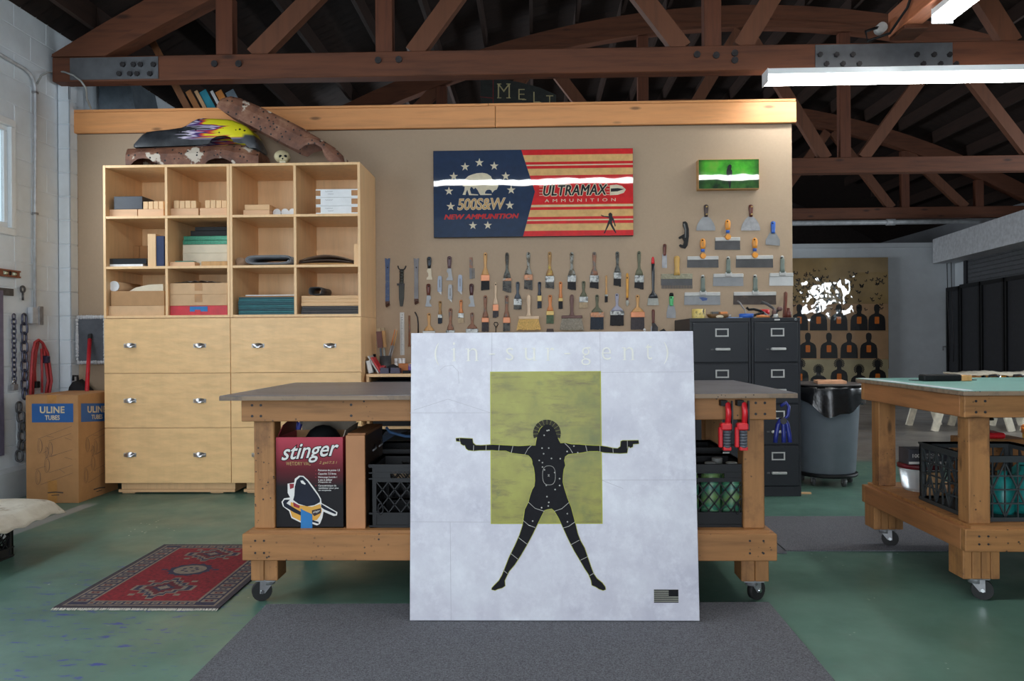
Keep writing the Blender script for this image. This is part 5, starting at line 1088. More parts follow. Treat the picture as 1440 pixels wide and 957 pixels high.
B('slim pale brush with a slanted copper ferrule, below and right of the leftmost upper brush', 697, 397, 446, 8, 'pale', 'copper', 'dark', 428, 437, hw=1.9, skew=-3)
B('worn brush with a copper ferrule, leftmost of the lower row', 682.5, 415, 466, 10, 'rust', 'copper', 'dark', 446.5, 453)
B('worn brown brush with a copper ferrule, second of the lower row', 712.5, 415, 465.5, 10, 'rust', 'copper', 'grey', 446, 454)
B('short dark slate-blue brush left of the tan whisk', 728, 396, 435, 11.5, 'slate', 'tin', 'grey', 420, 429)
B('small brush with a green-tipped handle and brass ferrule, above the tan whisk', 758.7, 396, 433, 6, 'navy', 'brass', 'navy', 415.5, 423.5, hw=2.4)
B('small orange-handled brush with a brass ferrule and black bristles', 788.3, 396, 434, 6, 'orange', 'brass', 'black', 419, 423.5, hw=2.5)
B('olive brush with tan paint-caked bristles, right of the small orange brush', 820.5, 395, 433, 12, 'olive', 'tin', 'tan', 417, 425)
B('slender wooden artist brush with black bristles, between upper brushes six and seven', 852.4, 387, 425, 4, 'wood', 'tin', 'black', 414, 416.5, hw=1.4, nail=False)
B('short orange-handled brush with brass ferrule and green bristles', 773.5, 414.5, 454.5, 10.5, 'orange', 'brass', 'green', 437, 443, hw=2.8)
B('wide brush with a green handle and black bristles, right of the grey whisk', 839.5, 414, 463, 19, 'olive', 'rough', 'navy', 439, 446)
B('wide brush with a lavender handle and black caked bristles', 867.5, 412.6, 457.5, 19.5, 'lav', 'tin', 'black', 437, 443)
B('wide wooden brush with a bright copper ferrule, rightmost of the lower row', 896.5, 414.5, 463, 19.5, 'wood', 'copper', 'dark', 438.5, 446)
B('tiny brush with a wooden handle and dark tip, left part of the wall', 619, 423, 454.5, 6, 'ochre', 'tin', 'navy', 442, 447, hw=2.2)
B('brush with a long brown handle half hidden by the canvas top', 633.5, 433, 482, 12, 'rust', 'tin', 'grey', 464, 472)
B('small ochre-handled brush with pale bristles, right of the long brown-handled one', 648.3, 421.5, 454, 8, 'orange', 'tin', 'tan', 440, 447, hw=2.2)
B('wide brush with a wooden handle and white ferrule, leftmost behind the canvas top', 603.5, 440, 485, 17, 'wood', 'white', 'grey', 465, 474)
B('wide brown-handled brush behind the canvas top, left of the hooked wire', 664, 439, 485, 17.5, 'rust', 'tin', 'grey', 462, 470)
t = tool('artist_brush', 'long black flat artist brush with a red tip', 'brush', 918, 429, 'brushes on the wall')
MB().spin(918, [(371, 2.3), (385, 2.2), (400, 1.9), (408, 1.7), (412, 2.6), (415, 5.6), (419, 6.8)], .5, WALL-.001).build('handle', mat('black_lacquer', (42, 46, 52), .3), t)
MB().spin(918, [(361, .8), (363, 1.7), (368, 2.2), (371, 2.3)], .5, WALL-.001).build('red_tip', RED, t); MB().plate([(911.2, 419), (924.8, 419), (926, 429), (910.4, 429)], WALL-.02, WALL-.003).build('bristles', M_BR['pale'], t)
MB().plate([(917.5, 375), (918.6, 375), (918.6, 381), (917.5, 381)], WALL-.0262, WALL-.02).build('lettering', M_PW, t)
t = tool('round_brush', 'bright yellow wooden brush with a round white tip', 'brush', 882, 430, 'brushes on the wall')
MB().spin(882, [(384, 1.0), (386, 1.9), (395, 2), (415, 1.7), (418.5, 1.5)], .9, WALL-.001).build('handle', mat('yellow_wood', (214, 154, 60), .4), t); MB().spin(882, [(418.5, 1.6), (422, 1.6)], .9, WALL-.001).build('ferrule', W_ROSE, t); MB().spin(882, [(422, 1.5), (425, 2.2), (428, 1.8), (430.5, .4)], .9, WALL-.001).build('bristles', M_BR['pale'], t); NAIL(t, 882, 390.5)
def whisk(label, cx, y0, y1, hd, bm, bar):
    t = tool('whisk_brush', label, 'brush', cx, y1, 'whisk brushes'); MB().spin(cx, [(y0, 1.4), (y0+2, 2.6), (y0+8, 3), (y0+16, 2.3), (y0+24, 2.2), (y0+28, 3.2), (y0+30, 5)], .6, WALL-.001).build('handle', M_HD[hd], t)
    a, c = at(cx-14.5, y0+29.5, WALL), at(cx+14.5, y0+33.5, WALL); MB().box(a.x, c.x, WALL-.04, WALL-.001, c.z, a.z, ch=.004).build('brush_bar', bar, t); q = MB(); n = 22
    for i in range(n):
        s0, s1 = -1+2*i/n, -1+2*(i+.9)/n; q.plate([(cx+s0*13.8, y0+33.3), (cx+s1*13.8, y0+33.3), (cx+s1*17.2, y1+random.uniform(-1.2, .4)), (cx+s0*17.2, y1+random.uniform(-1, .4))], WALL-.038+.003*random.random(), WALL-.004)
    q.build('bristles', bm, t); NAIL(t, cx, y0+3)
whisk('whisk broom with a pale handle and golden straw bristles', 743.5, 415, 464, 'pale', mat('straw', (214, 176, 106), .8, var=.25, scale=80), M_HD['pale'])
whisk('whisk broom with a dark handle and grey bristles', 804, 414, 464.5, 'mauve', mat('grey_straw', (146, 140, 128), .85, var=.3, scale=80), M_HD['mauve'])
# scrapers and taping knives
ORG = mat('orange_grip', (228, 152, 58), .35, var=.06); BLG_ = mat('blue_grip', (40, 92, 180), .35, var=.06); GRYG = mat('grey_green_grip', (110, 122, 114), .5, var=.1); BLD = mat('blade_grey', (78, 78, 80), .45, .3, .15); BLD2 = mat('blade_light', (138, 140, 143), .45, .3, .12); BLD3 = mat('blade_white', (196, 198, 198), .5, .1, .05); BLD4 = mat('blade_rusty_dark', (76, 68, 64), .5, .5, .2, 20, c2=(110, 96, 84), amt=.6)
def taping(label, x0, x1, cx, y0, yb, y1, grip, blade, style, back=ALU):
    t = tool('taping_knife', label, 'scraper', cx, y1, 'wide taping knives'); bh = 5
    MB().plate([(x0, yb+1), (x1, yb+1), (x1+.4, y1), (x0-.4, y1)], WALL-.006, WALL-.003).build('blade', blade, t)
    a, c = at(x0, yb-.6, WALL), at(x1, yb+4.2, WALL); MB().box(a.x, c.x, WALL-.014, WALL-.001, c.z, a.z, ch=.003).build('back_strip', back, t)
    if style == 'orange':
        MB().spin(cx, [(y0, 1.5), (y0+2, 3.4), (y0+6, 4), (y0+11, 3.6), (y0+14.5, 2.8)], .5, WALL-.006).build('grip', grip, t); MB().spin(cx, [(y0+14.5, 2.7), (y0+18.5, 2.6)], .6, WALL-.006).build('grip_band', BLG_, t)
        p = at(cx, yb-1, WALL); MB().cyl((p.x, WALL-.008, p.z), (p.x, WALL-.035, p.z), .026, .022, 18).build('grip_boss', grip, t); MB().plate([(cx-1.2, y0+5), (cx+1.2, y0+5), (cx+1.2, y0+11), (cx-1.2, y0+11)], WALL-.056, WALL-.045).build('grip_strip', mat('orange_inlay', (200, 140, 70), .5), t)
    else:
        MB().spin(cx, [(y0+2.5, 2.3), (y0+6, 3.1), (y0+12, 2.9), (y0+17, 3.1), (yb-1, 3.9)], .55, WALL-.004).build('grip', grip, t); MB().spin(cx, [(y0-.6, 1.2), (y0+.6, 2.2), (y0+2.6, 2.5)], .55, WALL-.004).build('grip_cap', ALU, t)
        a, c = at(cx-4.6, yb-2.5, WALL), at(cx+4.6, yb+3, WALL); q = MB().box(a.x, c.x, WALL-.026, WALL-.013, c.z, a.z, ch=.003)
        for s in (-1, 1): p = at(cx+s*2, yb+.5, WALL); q.cyl((p.x, WALL-.026, p.z), (p.x, WALL-.030, p.z), .005, n=8)
        q.build('clamp_plate', ALU, t)
    NAIL(t, cx, y0+2.2, .03); return t
taping('orange-handled taping knife, the topmost one in the middle', 1005.5, 1040.5, 1023, 309, 334.5, 351, ORG, BLD, 'orange')
taping('orange-handled taping knife, lower left one of the three', 966.5, 1010, 988, 335.5, 361, 376, ORG, BLD, 'orange')
taping('orange-handled taping knife with the widest blade, lower right of the three', 1035, 1086.7, 1061, 334.5, 360, 376, ORG, BLD, 'orange')
taping('grey-handled taping knife with a plain grey blade, in the middle of the group', 1003, 1045, 1023.7, 361, 385.5, 402, GRYG, BLD2, 'grey')
taping('grey-handled taping knife with a white blade at the edge of the wall', 1082, 1115, 1099.5, 360, 384.5, 401.5, GRYG, BLD3, 'grey')
t = taping('grey-handled taping knife with a blue smear on its blade, lower left', 962.5, 1012.5, 988, 387, 411.5, 428.5, GRYG, BLD2, 'grey')
MB().poly([at(x, y, WALL-.0068) for x, y in ((983, 418), (988, 417.5), (995, 419), (994, 422), (988, 423), (985, 420))]).build('paint_smear', mat('blue_smear', (60, 84, 140), .4), t)
t = taping('grey-handled taping knife with a dark rust-marked blade, lower right', 1031.5, 1091, 1061.5, 386.5, 411, 428, GRYG, BLD4, 'grey')
def bell(label, cx, y0, y1, w, ys, grip, blade):
    t = tool('bell_scraper', label, 'scraper', cx, y1, 'putty knives'); h = w/2
    MB().plate([(cx-3, ys-1), (cx+3, ys-1), (cx+h*.55, ys+(y1-ys)*.16), (cx+h*.85, ys+(y1-ys)*.48), (cx+h, y1-4), (cx+h, y1), (cx-h, y1), (cx-h, y1-4), (cx-h*.85, ys+(y1-ys)*.48), (cx-h*.55, ys+(y1-ys)*.16)], WALL-.009, WALL-.005).build('blade', blade, t)
    MB().spin(cx, [(y0, 1.8), (y0+1.5, 3.2), (y0+6, 3.2), (ys-6, 2.6), (ys, 2.3)], .6, WALL-.001).build('grip', grip, t); q = MB()
    for yy_ in (y0+3.5, ys-3): p = at(cx, yy_, WALL); q.cyl((p.x, WALL-.02, p.z), (p.x, WALL-.044, p.z), .006, n=8)
    q.build('rivets', BRASS, t); return t
bell('bell-shaped scraper with a dark grip and stained blade, under the green painting', 992.5, 288, 324, 26.5, 305, mat('dark_brown_grip', (74, 58, 56), .5), BLD2); bell('bell-shaped scraper with a red-brown grip and clean bright blade', 1055.5, 288, 324, 26.5, 305, W_ROSE, STEEL)
def putty(label, cx, y0, ys, y1, w, grip, blade, w0=None, gw=2.6, tilt=0):
    t = tool('putty_knife', label, 'scraper', cx, y1, 'putty knives'); h = w/2; h0 = (w0 or w*.5)/2
    MB().plate([(cx-h0, ys-2), (cx+h0, ys-2), (cx+h, ys+(y1-ys)*.55), (cx+h, y1+tilt), (cx-h, y1-tilt), (cx-h, ys+(y1-ys)*.55)], WALL-.008, WALL-.005).build('blade', blade, t)
    MB().spin(cx, [(y0, gw*.6), (y0+1.5, gw), (y0+(ys-y0)*.4, gw), (ys-2, gw*.85), (ys, gw*.8)], .7, WALL-.001).build('grip', grip, t); NAIL(t, cx, y0+2.6, .024); return t
putty('scraper with a bright blue grip, at the right under the green painting', 1086.6, 311.5, 328, 344.5, 20, BLG_, BLD2, 7, 3.2, .8); putty('narrow putty knife with a red-brown grip, left of the notched comb', 934.4, 343, 359.5, 376.5, 7, W_ROSE, STEEL, 6.5, 2.3); putty('scraper with a green grip and black end, right of the canvas top', 943.8, 416, 430, 447, 13, mat('green_grip', (80, 178, 112), .4), BLD2, 8, 3)
MB().spin(943.8, [(411.5, 1.8), (413, 2.9), (416.5, 3.05)], .7, WALL-.001).build('grip_end', BLACK, [o for o in COL.objects if o.name.startswith('putty_knife') and o.parent is None][-1])
t = tool('notched_comb', 'wide notched adhesive comb with a wooden grip', 'scraper', 951, 406)
MB().spin(951.5, [(360, 2), (362, 4), (367, 4.1), (376, 3.2), (382, 3.6), (387, 4.6)], .6, WALL-.001).build('grip', wood('golden_grip', (196, 156, 84), 'z', .5, .2, 2), t); a, c = at(929.5, 385, WALL), at(973.5, 392, WALL); MB().box(a.x, c.x, WALL-.014, WALL-.001, c.z, a.z, ch=.002).build('back_strip', mat('crusted_strip', (150, 146, 124), .7, 0, .25, 60), t)
pts = [(929.5, 391), (973.5, 391)]; n = 20
for i in range(n): x1 = 973.5-44*i/n; pts += [(x1, 405.5), (x1-1.2, 405.5), (x1-1.2, 401), (x1-2.2, 401)]
MB().plate(pts, WALL-.008, WALL-.005).build('blade', BLD, t); NAIL(t, 951.5, 365.5, .024)
t = tool('hook_knife', 'black hooked folding knife grip, left of the scrapers', 'knife', 962, 349.5)
MB().plate([(960, 312), (963.5, 311.5), (966, 314), (968, 322), (968.2, 332), (966.5, 345), (963.5, 349.5), (957, 348), (954.5, 345), (956, 343.5), (960, 345), (961.5, 340), (959.5, 334.5), (955, 336), (954, 333.5), (959, 330.5), (962, 329), (962.5, 324), (960, 317)], WALL-.022, WALL-.001).build('grip', BLACK, t); MB().plate([(961, 314.5), (963, 314), (965, 322), (964.5, 334), (963, 334), (963.4, 324)], WALL-.024, WALL-.0221).build('grip_strip', mat('grip_glint', (90, 92, 92), .3), t)  # paler strip on the black grip is a painted glint
t = tool('seam_tool', 'dark-gripped trimming tool with a pale blade, right above the canvas top', 'tool', 919, 468); MB().spin(918.5, [(435, 1.6), (437, 2.3), (445, 2.1), (452, 1.8), (455, 2)], .7, WALL-.001).build('grip', W_ROSE, t); MB().plate([(916.5, 454), (920.5, 454), (925, 460), (924.5, 468), (915.5, 468), (917, 460)], WALL-.02, WALL-.004).build('jaw', IRON, t); MB().plate([(915.4, 459), (917, 458), (916.4, 468), (914.8, 468)], WALL-.022, WALL-.0201).build('blade', STEEL, t)
# the iron and knife group at the left
t = tool('pry_bar', 'blue flat pry bar, leftmost tool on the wall', 'pry bar', 545, 430, 'pry bars'); BP = mat('worn_blue_paint', (58, 76, 112), .5, .2, .2, 40, c2=(96, 104, 118), amt=.6)
def pry(t, cx, y0, y1, m_, tip):
    MB().plate([(cx-3.8, y0), (cx-.8, y0+.4), (cx, y0+2.2), (cx+.8, y0+.4), (cx+3.8, y0), (cx+3.2, y0+7), (cx+2.7, y0+20), (cx+2.9, y1-6), (cx-2.9, y1-6), (cx-2.7, y0+20), (cx-3.2, y0+7)], WALL-.012, WALL-.003).build('bar', m_, t)
    p0_, p1_, p2_ = at(cx, y1-6.5, WALL-.008), at(cx, y1-2.5, WALL-.012), at(cx+.8, y1, WALL-.04); MB().beam(p0_, p1_, .036, .010).beam(p1_, p2_, .038, .008).build('hooked_end', tip, t)
pry(t, 545, 363, 430, BP, mat('rust_brown_tip', (84, 58, 50), .6, .3)); NAIL(t, 545, 376, .014)
t = tool('pry_bar', 'grey steel flat pry bar with a rusty hooked end', 'pry bar', 585.5, 426.5, 'pry bars'); pry(t, 585.5, 363, 426.5, mat('grey_worn_steel', (112, 110, 112), .5, .5, .2), mat('rust_brown_tip', (84, 58, 50), .6, .3)); NAIL(t, 585.5, 376, .014)
t = tool('sheathed_knife', 'dark olive sheathed bayonet knife between the two pry bars', 'knife', 565, 431); OL = mat('olive_black', (52, 54, 50), .55, var=.2)
MB().plate([(561.2, 401), (568.8, 401), (568.2, 420), (566.5, 430.5), (563, 430.5), (561.6, 420)], WALL-.02, WALL-.001).build('sheath', OL, t); MB().plate([(558.5, 398.5), (569, 398.5), (569, 401), (559, 401.5)], WALL-.024, WALL-.004).build('guard', IRON, t)
q = MB()
for i in range(5): q.spin(565, [(380+i*3.8, 2.7), (381+i*3.8, 3.1), (382.6+i*3.8, 3.1), (383.7+i*3.8, 2.7)], .6, WALL-.004)
q.build('grip', OL, t); q = MB(); e = lambda x, y: at(x, y, WALL-.012); q.tube([e(559.5, 373.5), e(560.5, 377), e(562.5, 379), e(567.5, 379), e(569.5, 377), e(570.8, 373.5)], .006, 6); q.build('pommel_horns', IRON, t)
def fivein1(label, cx, y0, y1, grip, blade, flip=1, w=8.5):
    t = tool('painters_tool', label, 'scraper', cx, y1, 'five-in-one scrapers'); L = y1-y0; ys = y0+L*.5; f = flip
    MB().plate([(cx-2*f, ys-1), (cx+2.2*f, ys-1), (cx+2.8*f, ys+L*.1), (cx+w*.36*f, ys+L*.3), (cx+w*.5*f, y1-2), (cx+w*.5*f, y1), (cx-w*.5*f, y1), (cx-w*.45*f, y1-2.5), (cx-w*.15*f, ys+L*.34), (cx-w*.2*f, ys+L*.22), (cx-w*.45*f, ys+L*.12), (cx-w*.3*f, ys+L*.03)], WALL-.011, WALL-.007).build('blade', blade, t)
    MB().spin(cx, [(y0, 1.6), (y0+1.6, 3.0), (y0+L*.2, 3.1), (y0+L*.38, 2.5), (ys, 2.2)], .7, WALL-.001).build('grip', grip, t); MB().spin(cx, [(ys-2, 2.25), (ys+.3, 2.25)], .75, WALL-.0005).build('bolster', STEEL, t); NAIL(t, cx, y0+3.4, .027)
fivein1('scraper with a blue and black rope-patterned grip and cream blade', 603.8, 361.3, 393, mat('rope_grip', (62, 76, 92), .4, 0, .3, 60, c2=(24, 26, 30), amt=.5), CREAM, 1, 8)
fivein1('scraper with a dark mauve grip, right of the rope-gripped one', 632.2, 360.3, 394, mat('mauve_grip_b', (96, 74, 80), .4), BLD2, 1, 9.4); fivein1('red-gripped scraper below the rope-gripped one', 602.7, 399, 431, W_ROSE, BLD2, -1, 8.8); fivein1('dark red-gripped scraper with a forked blade, below the comb', 663.2, 398.8, 431, mat('dark_red_grip', (78, 44, 48), .4), BLD2, 1, 9)
t = tool('scraper_comb', 'narrow comb scraper with a worn wooden back', 'scraper', 664, 392); MB().plate([(660.3, 361.8), (664.4, 361.8), (664.6, 377), (660.2, 377)], WALL-.014, WALL-.002).build('grip', M_HD['rust'], t); q = MB().plate([(660.2, 377), (663.6, 377), (663.6, 392), (660.6, 392)], WALL-.012, WALL-.002)
for i in range(9): q.plate([(663.6, 377.4+i*1.6), (667.8, 377.4+i*1.6), (667.8, 378.3+i*1.6), (663.6, 378.3+i*1.6)], WALL-.010, WALL-.004)
q.build('blade', DKSTEEL, t)
def utility(label, cx, y0, y1, m_, point=True):
    t = tool('utility_knife', label, 'knife', cx, y1, 'utility knives'); MB().plate([(cx-2.2, y0+.8), (cx-1, y0), (cx+1.6, y0), (cx+2.9, y0+1.2), (cx+3, y1-5), (cx+2.2, y1-4), (cx-3, y1-4.6), (cx-3, y0+8)], WALL-.022, WALL-.001).build('body', m_, t)
    MB().plate([(cx-2.4, y1-4.4), (cx+2.2, y1-4.2), (cx+2.4, y1)], WALL-.014, WALL-.010).build('blade', BLD3, t); MB().plate([(cx-.8, y0+5), (cx+.4, y0+5), (cx+.4, y0+16), (cx-.8, y0+16)], WALL-.0228, WALL-.0221).build('groove', DKSTEEL, t)
BLS = mat('blue_grey_metal', (132, 140, 154), .45, .3, .1); utility('pale metal utility knife, left of three with its blade out', 618.6, 388, 414.5, BLS); utility('dull grey utility knife hanging lowest, middle of three', 633.2, 400, 425, BLD2); utility('pale metal utility knife, right of three with its blade out', 647.2, 386.5, 414, BLS)
# rule, pencil, rods, hook
e = lambda x, y, o=.01: at(x, y, WALL-o)
t = tool('steel_rule', 'long hanging steel rule, right of the brush pot', 'ruler', 565.5, 499); MB().plate([(562.4, 439), (568.4, 439), (568.8, 499), (563, 499)], WALL-.006, WALL-.002).build('rule', ALU, t); q = MB()
for i in range(28): q.poly([e(563.4+(i*.02), 446+i*1.9, .0066), e(563.4+(1.6 if i % 4 else 2.6), 446+i*1.9, .0066), e(563.4+(1.6 if i % 4 else 2.6), 446.5+i*1.9, .0066), e(563.4, 446.5+i*1.9, .0066)])
p = e(564.6, 441.5, .0066); q.text('4 7 3', lambda s, t_: Vector((p.x+.012-t_*.010, p.y, p.z-.05*s)))
q.build('markings', IRON, t)
tag(MB().tube([e(575.6, 443.5), e(575.8, 484)], .008, 8).tube([e(575.8, 484), e(575.8, 487)], .011, 8).build('dowel', M_HD['rust']), 'thin wooden dowel hanging right of the steel rule', 'dowel')
tag(MB().tube([e(583.2, 438.5), e(585, 441), e(587, 446), e(588, 455), e(588.2, 476)], .006, 6).build('bent_rod', IRON), 'thin black bent iron rod above the canvas corner', 'rod')
tag(MB().tube([e(697.3, 472), e(697.2, 460), e(694.6, 455.5), e(695.5, 453), e(699, 453), e(700.6, 455.5), e(697.4, 460)], .004, 6).build('wire_hook', IRON), 'thin black wire with a loop eye above the canvas', 'wire')
t = tool('iron_scraper', 'dark iron tool tip just showing above the canvas, below the short green-bristled brush', 'tool', 773.5, 478); MB().plate([(769, 462), (778, 462), (779.5, 470), (779.5, 478), (767.5, 478), (767.5, 470)], WALL-.02, WALL-.002).build('head', mat('iron_brown', (66, 52, 50), .6), t)
tag(MB().tube([e(906.5, 463.5, .03), e(906.5, 478, .03)], .006, 6).ball(e(906.5, 463.5, .03), .012).build('brush_tip', WHITE), 'thin rod with a pale round tip above the canvas', 'rod')
sk_ = at(932, 467, WALL-.08); tag(MB().tube([e(929, 480, .06), e(930, 465, .05), e(933, 463.5, .05), e(935, 466, .05)], .012, 8).build('iron_hook', IRON), 'black iron hook right at the canvas top near the filing cabinet', 'hook')
# ================================================================== FILING CABINETS
FV_ = 5.95; M_FC = mat('charcoal_enamel', (27, 31, 38), .5, var=.05, scale=40, bmp=.05); M_FD = mat('charcoal_drawer', (29, 33, 40), .48, var=.05, scale=40)
FT = Z(446.5, FV_, 1060)
def cabinet(label, x0, x1, lock, v):
    u0, u1 = U(x0, v, 560), U(x1, v, 560); t = thing('filing_cabinet', label, 'cabinet', ((u0+u1)/2, (v+WALL)/2, 0), 'charcoal filing cabinets')
    MB().box(u0, u1, v+.012, WALL-.01, 0, FT, ch=.003).box(u0, u1, v, v+.012, FT-.03, FT, ch=.002).box(u0, u1, v, v+.012, 0, .075, ch=.002).box(u0, u0+.016, v, v+.012, .075, FT-.03).box(u1-.016, u1, v, v+.012, .075, FT-.03).build('body', M_FC, t)
    n = 4; h = (FT-.03-.075)/n
    for k in range(n):
        z0 = .075+k*h; d_ = MB().box(u0+.02, u1-.02, v-.008, v+.011, z0+.006, z0+h-.006, ch=.003).build('drawer', M_FD, t); c = (u0+u1)/2+.01; zc = z0+h*.74; q = MB(); w_, hh_ = .05, .031
        q.box(c-w_, c+w_, v-.012, v-.0081, zc+hh_-.010, zc+hh_).box(c-w_, c+w_, v-.012, v-.0081, zc-hh_, zc-hh_+.010).box(c-w_, c-w_+.010, v-.012, v-.0081, zc-hh_+.010, zc+hh_-.010).box(c+w_-.010, c+w_, v-.012, v-.0081, zc-hh_+.010, zc+hh_-.010); q.build('label_frame', ALU, d_)
        zh = z0+h*.33; q = MB().box(c-.052, c+.058, v-.034, v-.022, zh-.008, zh+.012, ch=.004)
        for s in (-.046, .05): q.box(c+s-.006, c+s+.006, v-.024, v-.0081, zh-.005, zh+.007)
        q.build('pull', ALU, d_); MB().box(c-.085, c-.064, v-.016, v-.0081, zh-.006, zh+.006, ch=.002).build('thumb_latch', DKSTEEL, d_)
    if lock: p = at(1119, 449, v); MB().cyl((u1-.035, v, FT-.015), (u1-.035, v-.008, FT-.015), .011, n=12).build('lock', CHROME, t); MB().box((u0+u1)/2-.01, (u0+u1)/2+.03, v-.002, v, FT-.022, FT-.010).build('name_plate', ALU, t)
    return u0, u1
fc0 = cabinet('wider charcoal filing cabinet, the left one, half hidden by the canvas', 971, 1056.3, False, FV_); fc1 = cabinet('narrower charcoal filing cabinet with a lock, the right one', 1057.3, 1126, True, FV_)
def ft_(x, v): return U(x, v, 446)
def on_fc(name, label, cat, mb, m_): return tag(mb.build(name, m_), label, cat)
x0 = ft_(974, 6.1); c = (x0+.05, 6.12)
t = thing('enamel_cup', 'yellow enamel tin with dark drips on the left filing cabinet', 'tin', (c[0], c[1], FT)); MB().lathe((c[0], c[1], FT), [(.05, 0), (.052, .004), (.052, .075), (.047, .075), (.047, .03)], 20).build('tin_body', mat('dripped_yellow', (214, 190, 112), .4, 0, .08, 30, c2=(40, 40, 46), amt=.6), t)
bx_ = ft_(1006, 6.15); t = thing('wooden_tray', 'oval brown wooden tray of odds and ends on the left filing cabinet', 'tray', (bx_, 6.17, FT)); q = MB(); q.lathe((0, 0, 0), [(.06, 0), (.085, .012), (.098, .035), (.088, .035), (.07, .014)], 24); q.v = [Vector((p.x*.98+bx_+.03, p.y*.7+6.17, p.z+FT)) for p in q.v]; q.build('tray_body', wood('bowl_wood', (116, 84, 48), 'x', .5, .3), t)
on_fc('small_block', 'small dark block lying in the oval wooden tray, left side', 'block', MB().box(bx_-.03, bx_+.025, 6.14, 6.19, FT+.0145, FT+.055, ch=.004), DKSTEEL); on_fc('small_block', 'orange wooden block lying in the oval wooden tray, right side', 'block', MB().box(bx_+.035, bx_+.095, 6.14, 6.19, FT+.016, FT+.054, ch=.004), M_HD['orange'])
p = ft_(1013, 6.02); on_fc('round_pebble', 'cream rounded stone at the front edge of the left filing cabinet', 'stone', MB().ball((p, 6.04, FT+.012), .03, 1, .7, .42), CREAM)
p = ft_(1033, 6.02); on_fc('blue_card', 'flat pale blue card at the front edge between the filing cabinets', 'card', MB().box(p-.045, p+.055, 6.0, 6.1, FT+.0005, FT+.006), mat('pale_blue_card', (120, 160, 214), .5)); on_fc('small_bits', 'small tin of screws behind the pale blue card', 'tin', MB().lathe((p-.02, 6.16, FT), [(.028, 0), (.03, .03), (.026, .03), (.026, .02)], 16), STEEL)
p = ft_(1050.5, 6.1); q = MB().lathe((p, 6.12, FT), [(.045, 0), (.055, .01), (.055, .036), (.03, .036), (.03, .004)], 20); on_fc('tape_roll', 'roll of blue tape across the gap of the filing cabinets', 'tape', q, BLG_)
L3 = lambda L, m_v=0: [at(x, y, v) for x, y, v in L]
def lift(P): return [Vector((p.x, p.y, max(p.z, FT+.008))) for p in P]
on_fc('curved_wire', 'curved grey wire tool rising from the tape roll', 'wire', MB().tube(lift(L3([(1037, 423, 6.3), (1041, 426, 6.28), (1044, 431, 6.26), (1048, 436, 6.2), (1049, 446, 6.15)])), .006, 6), STEEL)
t = thing('long_nose_pliers', 'black long-nose pliers lying across the right filing cabinet', 'pliers', at(1065, 440, 6.2)); MB().tube(lift(L3([(1050, 432, 6.25), (1053, 435, 6.25), (1060, 434.5, 6.25), (1070, 437, 6.25), (1074, 440, 6.25)])), .010, 8).tube(lift(L3([(1056, 445, 6.2), (1064, 442, 6.22), (1073, 439, 6.25)])), .010, 8).build('handles', BLACK, t); MB().tube(lift(L3([(1074, 439.5, 6.25), (1081, 444, 6.22)])), .009, 6).build('jaws', STEEL, t)
on_fc('long_punch', 'long dark steel punch propped over the right filing cabinet tools', 'tool', MB().tube(lift(L3([(1071, 424, 6.3), (1079, 427.5, 6.28), (1086, 432, 6.24), (1091, 437, 6.2), (1093, 446, 6.17)])), .011, 8), DKSTEEL)
p = ft_(1078, 6.3); t = thing('paint_can', 'small red and white can among the tools on the right filing cabinet', 'can', (p, 6.36, FT)); MB().lathe((p, 6.36, FT), [(.04, 0), (.04, .035)], 18).build('can_body', WHITE, t); MB().lathe((p, 6.36, FT), [(.0402, .0351), (.0402, .075), (.036, .078)], 18).build('red_band', RED, t)
t = thing('ball_brush', 'brush with two brown wooden knobs at the right end of the tools', 'brush', at(1092, 445, 6.12)); MB().ball(lift([at(1088.5, 439, 6.12)])[0], .022, .8, 1, 1.1).ball(at(1096.5, 434, 6.12), .02, 1.2, 1, .9).build('knobs', M_HD['mauve'], t); MB().tube(lift(L3([(1090, 440, 6.12), (1095, 436, 6.12)])), .009, 6).tube(lift(L3([(1084, 447, 6.1), (1088, 441, 6.12)])), .008, 6).build('shaft', IRON, t)
p = ft_(1091.5, 6.04); on_fc('glass_jar', 'tiny pale jar in front of the knobbed brush', 'jar', MB().lathe((p, 6.05, FT), [(.018, 0), (.02, .01), (.016, .03)], 14), ALU)
p = ft_(1070, 6.1); on_fc('wood_scraps', 'brown wooden file handle lying in front of the pliers', 'handle', MB().tube([(p-.04, 6.08, FT+.012), (p, 6.07, FT+.014), (p+.06, 6.09, FT+.010)], .011, 8), M_HD['orange'])
a_, c_ = at(1105, 411.5, WALL-.02), at(1103, 446, 6.05); c_.z = FT+.002; on_fc('wooden_stick', 'brown wooden stick standing against the wall on the right filing cabinet', 'stick', MB().beam(a_, c_, .02, .02), W_ROSE); p = ft_(1109, 6.05); on_fc('small_bottle', 'small brown bottle at the right end of the filing cabinet top', 'bottle', MB().lathe((p, 6.05, FT), [(.02, 0), (.021, .04), (.012, .055), (.012, .075)], 14), W_ROSE)
